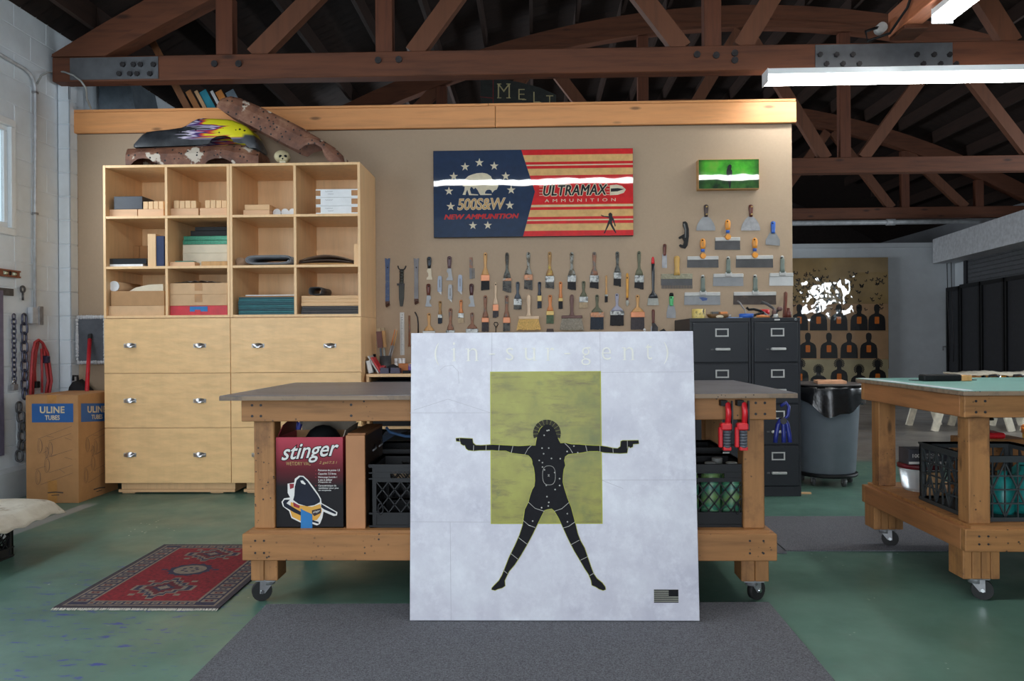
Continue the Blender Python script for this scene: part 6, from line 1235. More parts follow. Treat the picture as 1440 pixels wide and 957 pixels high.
# ================================================================== DESK BETWEEN THE CABINETS
du0, du1 = CU[2]+.02, fc0[0]-.01; DV = 6.1; DT = Z(525.5, DV, 545)
t = thing('shelf_desk', 'low maple shelf desk behind the near workbench, between the drawers and the filing cabinets', 'desk', ((du0+du1)/2, 6.35, 0))
MB().box(du0, du1, DV, WALL-.01, DT-.024, DT, ch=.002).build('desk_top', W_MAPLE, t)
for a in (du0, (du0+du1)/2, du1-.024): MB().box(a, a+.022, DV+.004, WALL-.012, 0, DT-.0245).build('side_panel', W_MAPLE, t)
MB().box(du0+.023, du1-.025, WALL-.03, WALL-.013, .1, DT-.025).build('back_panel', BLACK, t); MB().box(du0+.023, (du0+du1)/2-.001, DV+.02, WALL-.03, .5, .52).build('inner_shelf', W_MAPLE, t)
MB().box(du0+.04, (du0+du1)/2-.03, DV+.05, WALL-.05, .5205, DT-.06).build('black_drawer_unit', BLACK, t)
z = DT+.0005
def dx_(x, v): return U(x, v, 515)
def leanbook(label, xb, xt, yt, v, th, d_, cover, pages):
    zt = Z(yt, v, xb); b_ = Vector((dx_(xb, v), v, z)); tp = Vector((dx_(xt, v), v, zt)); r = (tp-b_); n = Vector((r.z, 0, -r.x)).normalized(); t = thing('book', label, 'book', b_, 'books on the desk')
    f = lambda a, o0, o1, sd: [b_+n*a+o0, b_+r+n*a+o0, b_+r+n*(a+sd)+o0, b_+n*(a+sd)+o0]
    dz = max(0, -min((b_+n*th).z-z, 0)); sft = Vector((0, 0, dz+.0005))
    o = Vector((0, 0, 0))
    for a, sd in ((0, .004), (th-.004, .004)): MB().prism([p+sft for p in f(a, o, o, sd)], (0, d_, 0)).build('cover', cover, t)
    MB().prism([p+sft+Vector((0, .004, 0))-r.normalized()*0 for p in f(.0042, o, o, th-.0084)], (0, d_-.008, 0)).build('pages', pages, t)
leanbook('grey book leaning at the left end of the desk', 518, 514, 507.5, 6.16, .04, .16, mat('grey_cover', (150, 152, 154), .5), WHITE); leanbook('pale and red book leaning over the grey one on the desk', 531, 516.5, 501, 6.17, .012, .17, mat('pale_cover', (190, 186, 180), .5), WHITE); leanbook('thin red book leaning rightmost on the desk', 534.5, 521, 503, 6.18, .010, .16, RED, CREAM)
p = dx_(525, 6.4); tag(MB().cyl((p, 6.45, z), (p, 6.45, Z(497.5, 6.45, 525)), .012, n=12).build('marker', BLACK), 'black marker standing behind the leaning books', 'marker')
pt_ = at(542, 500, 6.45); pr = 8.2*6.45/F; t = thing('brush_pot', 'dark grey pot holding brushes on the shelf desk', 'pot', (pt_.x, 6.45, z)); hpot = Z(500, 6.45, 542)-z; MB().lathe((pt_.x, 6.45, z), [(pr*.97, 0), (pr, .01), (pr, hpot), (pr*.9, hpot), (pr*.9, .02)], 20).build('pot_body', mat('dark_pot', (62, 64, 68), .5), t)
def potbrush(label, xt, yt, x_b, v, r, hm, fm, wide):
    tp = at(xt, yt, v); b_ = Vector((dx_(x_b, 6.45), 6.45+(v-6.45)*.4, z+.025)); d_ = tp-b_; t = thing('paint_brush', label, 'brush', b_, 'brushes in the pot')
    if wide:
        MB().beam(b_, b_+d_*.52, r*.8, .012).build('handle', fm, t); MB().beam(b_+d_*.53, b_+d_*.93, r*2.2, .02).build('ferrule', hm, t); MB().beam(b_+d_*.93, tp, r*1.6, .018).build('bristles', M_BR['tan'], t)
    else: MB().cyl(b_, b_+d_*.6, .004, .006, 8).build('handle', STEEL, t); MB().cyl(b_+d_*.6, tp, .006, .004, 8).build('bristles', hm, t)
potbrush('wide dark brown brush, leftmost in the pot', 532.5, 461.5, 538.5, 6.4, .02, W_ROSE, M_HD['slate'], True); potbrush('wide wooden brush with white flecks in the pot', 537.5, 461, 542, 6.47, .02, W_HANDLE, M_HD['crust'], True); potbrush('thin wooden brush leaning right in the pot, front one', 555.5, 463, 543, 6.42, .01, M_HD['orange'], STEEL, False); potbrush('thin wooden brush leaning right in the pot, rear one', 558.5, 464, 545.5, 6.48, .01, W_HANDLE, STEEL, False); potbrush('short grey brush in the pot beside the thin ones', 552.5, 482, 544.5, 6.5, .01, STEEL, STEEL, False)
q0 = dx_(562, 6.4); tag(MB().box(q0, q0+.085, 6.35, 6.45, z, Z(511, 6.35, 567), ch=.003).build('wood_block', mat('orange_block', (190, 116, 62), .6)), 'orange wooden block carrying three white bottles on the desk', 'wood block'); zb_ = Z(511, 6.35, 567)+.0005
for i in range(3):
    c = (at(557+i*5, 505, 6.4).x, 6.42, z if i == 0 else zb_); zc0 = c[2]
    if i == 0: c = (c[0]-.004, 6.42, z)
    zt = Z(503.5, 6.42, 562); t = thing('white_bottle', ('left', 'middle', 'right')[i]+' small white bottle of three on the desk', 'bottle', c, 'white bottles'); MB().lathe(c, [(.013, 0), (.014, .005), (.014, (zt-c[2])*.62), (.012, (zt-c[2])*.68)], 14).build('body', WHITE, t); MB().lathe((c[0], c[1], c[2]+(zt-c[2])*.681), [(.0135, 0), (.0135, (zt-c[2])*.3), (.011, (zt-c[2])*.319)], 14).build('cap', WHITE, t)
PUR = mat('dark_purple', (52, 46, 72), .35)
for x0, x1, lab in ((534, 547, 'left of two dark purple cases lying on the desk'), (548.5, 562.5, 'right of two dark purple cases lying on the desk')):
    a, c = dx_(x0, 6.16), dx_(x1, 6.16); tag(MB().prism([(a, 6.16, z), (c, 6.16, z), (c-.006, 6.16, z+.042), (a+.004, 6.16, z+.046)], (0, .09, 0)).build('flat_case', PUR), lab, 'case', 'dark purple cases')
a, c = dx_(543, 6.27), dx_(560, 6.27); tag(MB().prism([(a, 6.27, z), (c, 6.27, z), (c-.01, 6.27, z+.05), ((a+c)/2, 6.27, z+.07), (a+.01, 6.27, z+.055)], (0, .07, 0)).build('black_pouch', mat('black_cloth', (34, 34, 38), .9)), 'black cloth pouch behind the purple cases on the desk', 'pouch')
a, c = dx_(566, 6.16), dx_(577, 6.16); tag(MB().box(a, c, 6.15, 6.22, z, z+.022, ch=.004).build('black_case', BLACK), 'small flat black case near the canvas edge on the desk', 'case'); a, c = dx_(574, 6.3), dx_(582, 6.3); tag(MB().box(a, c, 6.3, 6.36, z, z+.075, ch=.003).build('printed_box', mat('violet_yellow', (96, 70, 150), .5, 0, .1, 30, c2=(214, 190, 90), amt=.5)), 'small violet and yellow box at the canvas edge on the desk', 'box'); p = dx_(528, 6.24); tag(MB().box(p+.02, p+.07, 6.26, 6.33, z, z+.06, ch=.006).build('red_box', mat('red_white', (170, 40, 50), .5, c2=(210, 210, 210), amt=.58)), 'small red and white packet behind the purple cases', 'packet')
# ================================================================== LEFT WALL AND CORNER
def lw(px, py, off=.02):                           # photo pixel -> point on the left wall
    d = FW+RT*((px-720)/F)-UP*((py-478.5)/F); t = (UL+off)/d.x; return Vector((UL+off, t*d.y, H+t*d.z))
M_CON = mat('grey_conduit', (196, 200, 206), .45, .2)
t = thing('wall_conduit', 'grey painted conduit bending down the white block wall to a switch box', 'conduit', lw(50, 440)); P_ = [lw(-30, 58), lw(0, 76), lw(20, 88), lw(34, 96), lw(42, 103), lw(47, 112), lw(49.5, 124), lw(49.8, 150), lw(49.5, 250), lw(49, 434)]
MB().tube(P_, .012, 8).build('conduit', M_CON, t); q = MB(); a, c = lw(40, 435), lw(52, 455); q.box(UL+.005, UL+.05, c.y-.1, c.y+.005, c.z, a.z+.02, ch=.004); q.build('switch_box', M_CON, t); MB().box(UL+.05, UL+.06, c.y-.03, c.y+.025, c.z-.01, a.z+.03, ch=.003).build('cover_plate', STEEL, t)
for y in (130, 300): c = lw(49.6, y); MB().box(UL+.004, UL+.036, c.y-.02, c.y+.02, c.z-.008, c.z+.008).build('strap', STEEL, t)
tag(MB().tube([lw(52, 118, .02), lw(58, 106, .05), lw(66, 102, .09)]+[at(74, 101.5, 6.47), at(90, 101, 6.36), at(104, 106, 6.36), at(114, 114, 6.36), at(121, 124, 6.4), at(122, 138, 6.5), at(128, 153, 6.55)], .008, 6).build('cable', mat('grey_cable', (150, 152, 150), .5)), 'thin grey cable looping from the block wall over to the pine header', 'cable')
c0, c1_ = lw(27, 392), lw(0, 378); RB = mat('rust_red_paint', (132, 78, 56), .5, var=.15, scale=30)
t = thing('spirit_level', 'brown spirit level on the block wall, cut by the left edge', 'level', lw(10, 392)); z0, z1 = lw(27, 391).z, lw(27, 381).z; y1 = lw(27, 385).y; y0 = y1-.55
q = MB().box(UL+.004, UL+.034, y0, y1, z0, z0+.012).box(UL+.004, UL+.034, y0, y1, z1-.012, z1); ys = [y1-.03, y1-.10, y1-.17, y1-.36, y1-.43, y0]
for a, c in ((y1-.03, y1), (y1-.13, y1-.09), (y1-.30, y1-.19), (y0, y1-.36)): q.box(UL+.012, UL+.024, a, c, z0+.012, z1-.012)
q.build('frame', RB, t); MB().cyl((UL+.018, y1-.11, z0+.012), (UL+.018, y1-.11, z1-.012), .013).build('vial_holder', BLACK, t)
for a in (y1-.06, y1-.16): MB().cyl((UL+.018, a-.02, (z0+z1)/2), (UL+.018, a+.02, (z0+z1)/2), .012).build('vial', mat('pale_vial', (214, 220, 190), .2), t)
t = thing('framing_square', 'grey steel framing square hanging on the block wall at the left edge', 'square', lw(6, 640)); a = lw(20, 406); c = lw(20, 416); b_ = lw(4.5, 640)
MB().box(UL+.005, UL+.016, a.y-.42, a.y, c.z, a.z).build('short_arm', DKSTEEL, t); MB().box(UL+.0165, UL+.024, lw(4.5, 500).y-.09, lw(4.5, 500).y, b_.z, a.z-.02).build('long_arm', mat('violet_steel', (120, 116, 142), .4, .3), t)
t = thing('eye_bolt', 'grey eye bolt hanging on the block wall above the chains', 'bolt', lw(32, 422)); c = lw(32, 406.5); MB().tube([c+Vector((0, .024*math.sin(a), .024*math.cos(a))) for a in [i*2*PI/16 for i in range(16)]], .008, 6, closed=True).build('eye', DKSTEEL, t); MB().cyl(c+Vector((0, 0, -.024)), lw(32, 422), .008, n=8).build('shank', DKSTEEL, t)
def chain(label, px, y0, y1, ll, r, w_, m_, bow=0):
    t = thing('chain', label, 'chain', lw(px, y1)); a = lw(px, y0, .028); c = lw(px, y1, .028); n = max(3, int((a.z-c.z)/(ll-2.2*r))); st = (a.z-c.z)/n; first = [None, None]
    for i in range(n):
        k = i % 2
        if first[k] is None:
            P_ = []
            for j in range(16):
                an = 2*PI*j/16; x = w_*math.cos(an); zz_ = (ll/2-w_)*(1 if math.sin(an) > 0 else -1)*(0 if abs(math.sin(an)) < .05 else 1)+w_*math.sin(an)
                P_.append((0, x, zz_) if k == 0 else (x, 0, zz_))
            o = MB().tube(P_, r, 6, closed=True).build('link', m_, t, local=True); first[k] = o.data
        else: o = bpy.data.objects.new('link', first[k]); COL.objects.link(o); o.parent = t
        f = (i+.5)/n; o.location = Vector((.028, 0, 0))+Vector((a.x, a.y, a.z-st*(i+.5)))-WPOS[t.name]+Vector((0, bow*math.sin(PI*f), 0))-Vector((.028, 0, 0))
    return t, c
M_CH = mat('chain_steel', (88, 90, 108), .35, .8, .2)
t, c = chain('thin chain with a padlock at its end, on the block wall', 19.5, 442, 536, .048, .0055, .016, M_CH)
pl = thing('padlock', 'steel padlock closing the thin chain on the block wall', 'padlock', lw(20, 548)); c = lw(20, 543, .03); MB().box(c.x-.014, c.x+.014, c.y-.03, c.y+.03, c.z-.03, c.z+.018, ch=.005).build('lock_body', STEEL, pl); MB().tube([c+Vector((0, -.018, .018)), c+Vector((0, -.018, .04)), c+Vector((0, 0, .054)), c+Vector((0, .018, .04)), c+Vector((0, .018, .018))], .006, 6).build('shackle', CHROME, pl)
chain('heavy long-link chain beside the padlocked chain', 34, 442, 560, .085, .0085, .024, M_CH)
chain('heavy chain bundle hanging low, left of the printed tube carton', 25, 566, 648, .085, .009, .026, DKSTEEL, .05)
RH = mat('red_hose', (176, 58, 62), .5, var=.12)
t = thing('extension_cord', 'coiled red extension cord hanging on the block wall', 'cord', lw(55, 552))
for k, (dl, dr, o) in enumerate(((44, 70, .03), (46, 67, .045), (43, 72, .06))): MB().tube([lw(dl, 556, o), lw(dl+1, 520, o), lw(dl+3, 495, o), lw(dl+6, 483-k, o), lw(54, 478.5-k*.5, o), lw(60, 482, o), lw(dr-5, 496, o), lw(dr-2, 515, o), lw(dr+.5, 535, o), lw(dr-3, 556, o)], .011, 6).build('cord_loop', RH, t)
MB().tube([lw(50, 545, .04), lw(49, 520, .04), lw(51, 495, .04), lw(54, 482, .04)], .009, 6).tube([lw(59, 552, .05), lw(59, 520, .05), lw(58, 490, .05)], .009, 6).build('cord_end', RH, t); c = lw(51, 541, .045); MB().box(c.x-.015, c.x+.02, c.y-.025, c.y+.025, c.z-.025, c.z+.03, ch=.006).build('plug', BLACK, t); c = lw(65, 505, .05); MB().box(c.x-.03, c.x+.025, c.y-.03, c.y+.02, c.z-.03, c.z+.03, ch=.008).build('cord_tie', PUR, t)
# dust mop in the corner
mv = WALL-.06; t = thing('dust_mop', 'flat dust mop with a grey pad, pale fringe and red handle, standing in the corner', 'mop', at(124, 560, mv-.1))
a, c = at(110, 446, mv), at(144.5, 509, mv); MB().box(a.x, c.x+.03, mv-.02, mv, c.z, a.z, ch=.012).build('pad', mat('mop_grey', (82, 86, 94), .8), t); q = MB(); n = 60; cxm, czm = (a.x+c.x+.03)/2, (a.z+c.z)/2; hx, hz = (c.x+.03-a.x)/2, (a.z-c.z)/2
for i in range(n):
    an = 2*PI*i/n; ca_, sa_ = math.cos(an), math.sin(an); k = min(hx/max(abs(ca_), 1e-6), hz/max(abs(sa_), 1e-6)); px_, pz_ = cxm+ca_*k, czm+sa_*k; q.ball((px_, mv-.012, pz_), .017+.004*random.random(), 1, 1, 1, 0, 6, 4)
q.build('fringe', mat('mop_fringe', (190, 192, 196), .95, var=.15, scale=60), t); e0, e1 = at(126, 477, mv-.06), at(121, 575, mv-.42); MB().cyl(e0, e1, .0165, n=10).build('handle', mat('red_pole', (190, 30, 44), .35), t); MB().beam(at(127, 470, mv-.03), e0, .03, .02).build('swivel', IRON, t)
q = MB(); a = at(92, 560, 6.45); zt = at(110, 533, 6.45).z
q.add([Vector((at(x, 540, 6.42).x, v_, z_)) for x, zf in ((90, .25), (94, .75), (101, .95), (106, 1.0), (113, .96), (124, .88), (138, .78), (146, .7)) for v_, z_ in ((6.36, .02), (6.38, (zt)*zf*.98), (6.52, zt*zf), (6.54, .02))], [(i*4+j, i*4+(j+1) % 4, (i+1)*4+(j+1) % 4, (i+1)*4+j) for i in range(7) for j in range(4)]+[(0, 1, 2, 3), (31, 30, 29, 28)], 0, True)
e = at(106, 532, 6.42); q.tube([(e.x-.02, 6.42, zt-.01), (e.x-.018, 6.42, zt+.03), (e.x+.018, 6.42, zt+.03), (e.x+.02, 6.42, zt-.01)], .01)
tag(q.build('black_bag', mat('black_canvas_bag', (30, 30, 34), .85)), 'black bag standing behind the printed tube carton in the corner', 'bag')
# tube carton
ua, ub = on_floor(37, 707), on_floor(112, 706.5); tv = ua.y; uw0, uw1 = ua.x, ub.x; th_ = Z(556, tv, 75); td = .55
t = thing('tube_carton', 'tall brown carton with a blue printed band and drawings of tubes, beside the maple drawers', 'box', ((uw0+uw1)/2, tv+td/2, 0))
MB().box(uw0, uw1, tv, tv+td, 0, th_, ch=.002).build('carton_body', CARD_UL, t)
for a, c in ((uw0+.003, (uw0+uw1)/2-.004), ((uw0+uw1)/2+.004, uw1-.003)): MB().box(a, c, tv+.003, tv+td-.003, th_+.0005, th_+.004).build('top_flap', CARD_UL, t)
MB().box((uw0+uw1)/2-.035, (uw0+uw1)/2+.035, tv-.0006, tv+.1, th_-.16, th_+.0048).build('tape_strip', TAPE, t); MB().box((uw0+uw1)/2-.035, (uw0+uw1)/2+.035, tv-.0006, tv+.1, .001, .17).build('tape_strip', TAPE, t)
def uf(x, y, off=.0009): return Vector((uw0+(x-22)/(412-22)*(uw1-uw0), tv-off, th_*(1-(y-74)/(886-74))))
def us_(x, y, off=.0009): s = (x-440)/(610-440); return Vector((uw1+off, tv+.03+s*(td*.84), th_*(1-(y-72+s*36-(s*s)*0)/(812))))
M_UB = mat('print_blue', (26, 84, 146), .55, var=.05); M_UL_ = mat('tube_line', (92, 74, 66), .7)
for k, f in enumerate((uf, us_)):
    X0, X1 = (68, 376) if k == 0 else (442, 600); sx = lambda a: a if k == 0 else 442+(a-68)*158/308
    MB().poly([f(X0, 134), f(X1, 134), f(X1, 276), f(X0, 276)]).build('blue_band', M_UB, t); q = MB()
    q.text('ULINE', lambda s, t_: f(sx(128)+s*(sx(312)-sx(128)), 207-t_*52, .0016), offset=.03, space=1.05).text('TUBES', lambda s, t_: f(sx(166)+s*(sx(276)-sx(166)), 258-t_*36, .0016), offset=.025); q.build('brand_lettering', mat('pale_print', (208, 186, 150), .6), t); q = MB(); g_ = lambda x, y: f(sx(x), y, .0010)
    for L in (((110,402),(365,305)),((150,508),(180,490)),((190,418),(360,360)),((210,535),(250,520)),((165,545),(368,482)),((190,656),(270,632),(370,598)),((92,632),(165,608)),((130,746),(372,658)),((180,382),(230,388)),((310,392),(362,410)),((310,540),(365,556)),((270,630),(310,658))): q.line(L, 2.2, g_)
    for cx_, cy_, rx, ry in ((126,455,16,54),(204,478,14,54),(178,600,18,56),(110,690,18,56),(176,500,10,40)): q.line([(cx_+rx*math.cos(i*PI/10), cy_+ry*math.sin(i*PI/10)) for i in range(21)], 2.2, g_).line([(cx_+6+rx*.8*math.cos(i*PI/10), cy_+ry*.82*math.sin(i*PI/10)) for i in range(21)], 1.6, g_)
    q.build('tube_drawing', M_UL_, t); MB().line([(182, 808), (240, 803), (298, 808)], 9, g_).line([(210, 828), (268, 824)], 6, g_).build('small_print', mat('dark_print', (70, 58, 52), .7), t)
# crate with a canvas cloth, bottom left
lc = on_floor(19, 782); crx1 = lc.x; cry0 = lc.y-.42
crate('black milk crate under a cream cloth at the left edge', crx1-.45, crx1, cry0-.02, cry0+.42, .001, .245, M_CR)
m, nt, b = nodes('cream_canvas_cloth'); v = coords(nt); c1 = ramp(nt, noise(nt, v, 4, 6, .65), [(.35, lin((178, 168, 150))), (.65, lin((206, 200, 186)))]); c1 = mixc(nt, ramp(nt, noise(nt, v, 7, 4), [(.62, (0, 0, 0)), (.7, (.7, .7, .7))]), c1, lin((118, 92, 66))); nt.links.new(c1, b.inputs['Base Color']); b.inputs['Roughness'].default_value = .9
n, mm = 40, 34; q = MB(); vs = []; X0, X1, Y0, Y1 = crx1-.62, crx1+.13, cry0-.10, cry0+.70; zt = .262
for i in range(n+1):
    for j in range(mm+1):
        x, y = X0+(X1-X0)*i/n, Y0+(Y1-Y0)*j/mm; ox = max(0, x-crx1-.05); oy = max(0, (cry0-.05)-y); ob = max(0, y-(cry0+.66)); o = ox+oy*.8+ob*.6
        zz_ = zt+.012*math.sin(7*x+3*y)*math.cos(9*y)-.8*ox-1.1*max(0, ox-.08)-1.2*oy-.4*ob+.01*math.sin(40*y)*min(1, ox*8)
        vs.append((x-.25*max(0, ox-.1), y, max(.012, zz_)))
q.add(vs, [(i*(mm+1)+j, i*(mm+1)+j+1, (i+1)*(mm+1)+j+1, (i+1)*(mm+1)+j) for i in range(n) for j in range(mm)], 0, True); o = q.build('canvas_cloth', m); md = o.modifiers.new('thickness', 'SOLIDIFY'); md.thickness = .004; md.offset = 1; tag(o, 'cream stained canvas cloth draped over a black crate at the left edge', 'cloth')
p = on_floor(18, 690); tag(MB().prism([(p.x-.12, p.y-.05, .001), (p.x+.08, p.y-.02, .001), (p.x+.06, p.y+.1, .001), (p.x-.1, p.y+.12, .001)], (0, 0, .035)).build('brown_offcut', W_ROSE), 'brown flat offcut on the floor against the block wall, behind the cloth', 'offcut')
# ================================================================== RED RUG
A, Bq, C_, D = on_floor(74, 856), on_floor(231, 766.5), on_floor(352, 766.5), on_floor(307, 857)
D = A+(D-A); Bq2 = Bq; m_far = Bq+(D-A)
rt = thing('patterned_rug', 'small red patterned rug with medallions on the green floor, left of the near workbench', 'rug', (0, 0, 0)); 
ex = (D-A); ey = (Bq-A); 
def rg(s, t_, off=.008): p = A+ex*s+ey*t_; return Vector((p.x, p.y, off))
m, nt, b = nodes('rug_wool'); v = coords(nt); nt.links.new(ramp(nt, noise(nt, v, 60, 3), [(.3, lin((92, 14, 24))), (.7, lin((142, 22, 36)))]), b.inputs['Base Color']); b.inputs['Roughness'].default_value = .95; M_RR = m; bump(nt, b, noise(nt, v, 150, 2), .4, .003)
M_RB = mat('rug_border', (58, 50, 58), .95, 0, .3, 60); M_RC = mat('rug_cream', (124, 110, 96), .95, 0, .2, 60); M_RN = mat('rug_navy', (46, 42, 64), .95, 0, .3, 60); M_RK = mat('rug_dark_red', (92, 24, 34), .95, 0, .2, 60)
q = MB(); q.prism([rg(0, 0, .007), rg(1, 0, .007), rg(1, 1, .007), rg(0, 1, .007)], (0, 0, -.006)); q.build('rug_base', M_RB, rt)
def quad(q, s0, s1, t0, t1, off, m_=0): q.poly([rg(s0, t0, off), rg(s1, t0, off), rg(s1, t1, off), rg(s0, t1, off)], m_)
q = MB(); quad(q, .035, .965, .025, .975, .0076, 0); quad(q, .05, .95, .035, .965, .0080, 1); quad(q, .165, .835, .075, .925, .0084, 0); quad(q, .18, .82, .085, .915, .0088, 2); q.build('rug_bands', [M_RC, M_RN, M_RR], rt)
q = MB(); random.seed(3)
for side in (0, 1):
    for k in range(17):
        t0 = .07+k*.0515; s0 = .062 if side == 0 else .848
        quad(q, s0, s0+.09, t0, t0+.036, .0086, 0); quad(q, s0+.02, s0+.07, t0+.008, t0+.028, .0090, 1 if k % 2 else 2); quad(q, s0+.035, s0+.055, t0+.014, t0+.022, .0094, 0)
for end in (0, 1):
    for k in range(12):
        s0 = .17+k*.056; t0 = .042 if end == 0 else .932
        quad(q, s0, s0+.04, t0, t0+.028, .0086, 0); quad(q, s0+.01, s0+.03, t0+.008, t0+.02, .0090, 1 if k % 2 else 2)
q.build('rug_border_motifs', [M_RC, M_RN, M_RK], rt); q = MB()
def med(cx, cy, rx, ry):                                                   # stepped cross medallion
    K = [(-.1,1),(.1,1),(.16,.72),(.34,.72),(.34,.5),(.62,.5),(.62,.28),(1,.22),(1.0,-.22),(.62,-.28),(.62,-.5),(.34,-.5),(.34,-.72),(.16,-.72),(.1,-1),(-.1,-1),(-.16,-.72),(-.34,-.72),(-.34,-.5),(-.62,-.5),(-.62,-.28),(-1,-.22),(-1,.22),(-.62,.28),(-.62,.5),(-.34,.5),(-.34,.72),(-.16,.72)]
    for k, (f, m_) in enumerate(((1, 0), (.9, 1), (.74, 0), (.6, 2), (.34, 1), (.2, 0))): q.poly([rg(cx+x*rx*f, cy+y*ry*f, .0092+.0004*k) for x, y in K], m_)
    for sx_ in (-1, 1):
        for sy_ in (-1, 1): quad(q, cx+sx_*rx*.72-.02, cx+sx_*rx*.72+.02, cy+sy_*ry*.62-.012, cy+sy_*ry*.62+.012, .0094, 0)
med(.5, .255, .2, .15); med(.5, .80, .2, .13)
E = [rg(.5+.145*math.cos(a)*(1.08 if i % 2 else .94), .53+.095*math.sin(a)*(1.08 if i % 2 else .94), .0092) for i, a in enumerate([k*2*PI/24 for k in range(24)])]; q.poly(E, 1); q.poly([rg(.5+.11*math.cos(a), .53+.07*math.sin(a), .0096) for a in [k*2*PI/20 for k in range(20)]], 0)
for k in range(7): a = k*.9; quad(q, .5+.05*math.cos(a)-.012, .5+.05*math.cos(a)+.012, .53+.03*math.sin(a)-.008, .53+.03*math.sin(a)+.008, .0100, 1)
quad(q, .30, .345, .52, .54, .0092, 1); quad(q, .655, .70, .52, .54, .0092, 1)
q.build('rug_medallions', [M_RC, M_RN, M_RK], rt); q = MB()
for end in (0, 1):
    for k in range(90):
        s0 = k/90+random.uniform(0, .005); L = random.uniform(.012, .022)*(-1 if end == 0 else 1); t0 = 0 if end == 0 else 1
        q.poly([rg(s0, t0, .006), rg(s0+.008, t0, .006), rg(s0+.008+random.uniform(-.004, .004), t0+L, .002), rg(s0, t0+L, .002)])
stuff(q.build('fringe', mat('rug_fringe', (190, 184, 172), .95), rt))
# ================================================================== BIN, MURAL, FAR THINGS
bc = on_floor(1174, 684); bx, by = bc.x, bc.y+.18; zt = Z(541, by, 1176); r1 = 46*by/F
t = thing('rubbish_bin', 'round grey rubbish bin on a castor dolly with a black liner, beside the filing cabinets', 'bin', (bx, by, 0)); G_BIN = mat('grey_bin_plastic', (112, 120, 130), .5, var=.05)
MB().lathe((bx, by, .1), [(r1*.80, 0), (r1*.82, .01), (r1*.95, zt-.2), (r1*.96, zt-.19), (r1*1.02, zt-.185), (r1*1.02, zt-.125), (r1*.98, zt-.12), (r1*.9, zt-.16)], 36).build('bin_body', G_BIN, t)
for s in (-1, 1): MB().box(bx+s*r1*.95, bx+s*r1*1.1, by-.06, by+.06, zt-.16, zt-.06, ch=.012).build('side_handle', G_BIN, t)
d_ = MB().lathe((bx, by, .072), [(r1*.86, 0), (r1*.88, .006), (r1*.88, .026), (r1*.84, .027)], 30).build('dolly', BLACK, t)
for k in range(5):
    a = -1.2+k*2*PI/5; cx_, cy_ = bx+r1*.72*math.cos(a), by+r1*.72*math.sin(a); MB().cyl((cx_-.012, cy_, .033), (cx_+.012, cy_, .033), .032, n=16).build('castor_wheel', mat('grey_rubber', (80, 82, 84), .5), t); MB().box(cx_-.018, cx_+.018, cy_-.012, cy_+.012, .03, .072).build('castor_fork', STEEL, t)
q = MB(); n = 48; vs = []
for i in range(n):
    a = 2*PI*i/n; dr = .012+.13*max(0, math.cos(a+1.75))**4+.05*max(0, math.cos(a+.6))**4+.012*math.sin(9*a); rr = r1*1.035+.006*math.sin(13*a)
    for k, (f, z_) in enumerate(((.97, zt-.005), (1.0, zt+.004), (1.03, zt-.02), (1.04+.02*math.sin(7*a), zt-.035-dr*.5), (1.05+.02*math.sin(11*a+1), zt-.05-dr*1.3))): vs.append((bx+rr*f*math.cos(a), by+rr*f*math.sin(a), z_))
q.add(vs, [(i*5+k, ((i+1) % n)*5+k, ((i+1) % n)*5+k+1, i*5+k+1) for i in range(n) for k in range(4)], 0, True); q.build('liner', mat('black_liner', (24, 25, 28), .22, 0, .2, 30, .5, .7), t)
tag(MB().lathe((bx, by, zt+.0055), [(r1*1.05, 0), (r1*1.05, .012)], 36).build('round_board', mat('brown_lid_board', (86, 80, 78), .6)), 'round dark board covering the rubbish bin', 'board')
a, c = at(1146, 540, by-.1), at(1192, 540, by-.1); tag(MB().prism([(a.x, by-.16, zt+.018), (c.x-.03, by-.16, zt+.018), (c.x+.03, by+.1, zt+.018), (a.x+.06, by+.1, zt+.018)], (0, 0, .022)).build('pink_board', mat('pinkish_wood', (222, 168, 132), .6)), 'small pinkish wood panel lying on the round board of the rubbish bin', 'wood panel')
for i, (x0, y0, x1, y1, w_) in enumerate(((1128, 696, 1190, 700, .03), (1156, 690, 1176, 699, .035))): pass
# mural of shooting targets on the far wall
MV = FV-.12; mu0, mu1 = U(1085, MV, 440), U(1249.5, MV, 440); mzt, mzb = Z(362, MV, 1200), .55
t = thing('target_mural', 'large glossy panel painting of black target silhouettes and butterflies on the far wall', 'painting', ((mu0+mu1)/2, MV, mzb))
MUR = resin('resin_ochre', (150, 124, 80), .25, 1.5, wav=.4); MURS = resin('resin_silhouette', (24, 22, 22), .2, 4, wav=.4); MURO = resin('resin_orange', (214, 112, 30), .12, wav=.4); MURP = resin('resin_pinkish', (172, 136, 100), .2, 2, wav=.4); MURG = resin('resin_greenish', (164, 152, 118), .2, 2, wav=.4)
MB().box(mu0, mu1, MV, FV-.005, mzb, mzt, ch=.004).build('panel', MUR, t)
ml_ = lambda x, y, o=.002: Vector((at(x, y, MV).x, MV-o, at(x, y, MV).z)); q = MB()
q.poly([ml_(1087, 427), ml_(1249, 427), ml_(1249, 465), ml_(1087, 465)], 0).poly([ml_(1087, 465.5), ml_(1249, 465.5), ml_(1249, 504.5), ml_(1087, 504.5)], 0).poly([ml_(1087, 505), ml_(1249, 505), ml_(1249, 548), ml_(1087, 548)], 1); q.build('paper_bands', [MURP, MURG], t)
SIL = [(-4.1,4.2),(-3.3,1.2),(0,-.3),(3.3,1.2),(4.1,4.2),(3.9,8.4),(2.9,10.8),(3.3,13),(7.5,14.8),(10.6,17.5),(11.9,22.5),(12.3,37),(-12.3,37),(-11.9,22.5),(-10.6,17.5),(-7.5,14.8),(-3.3,13),(-2.9,10.8),(-3.9,8.4)]
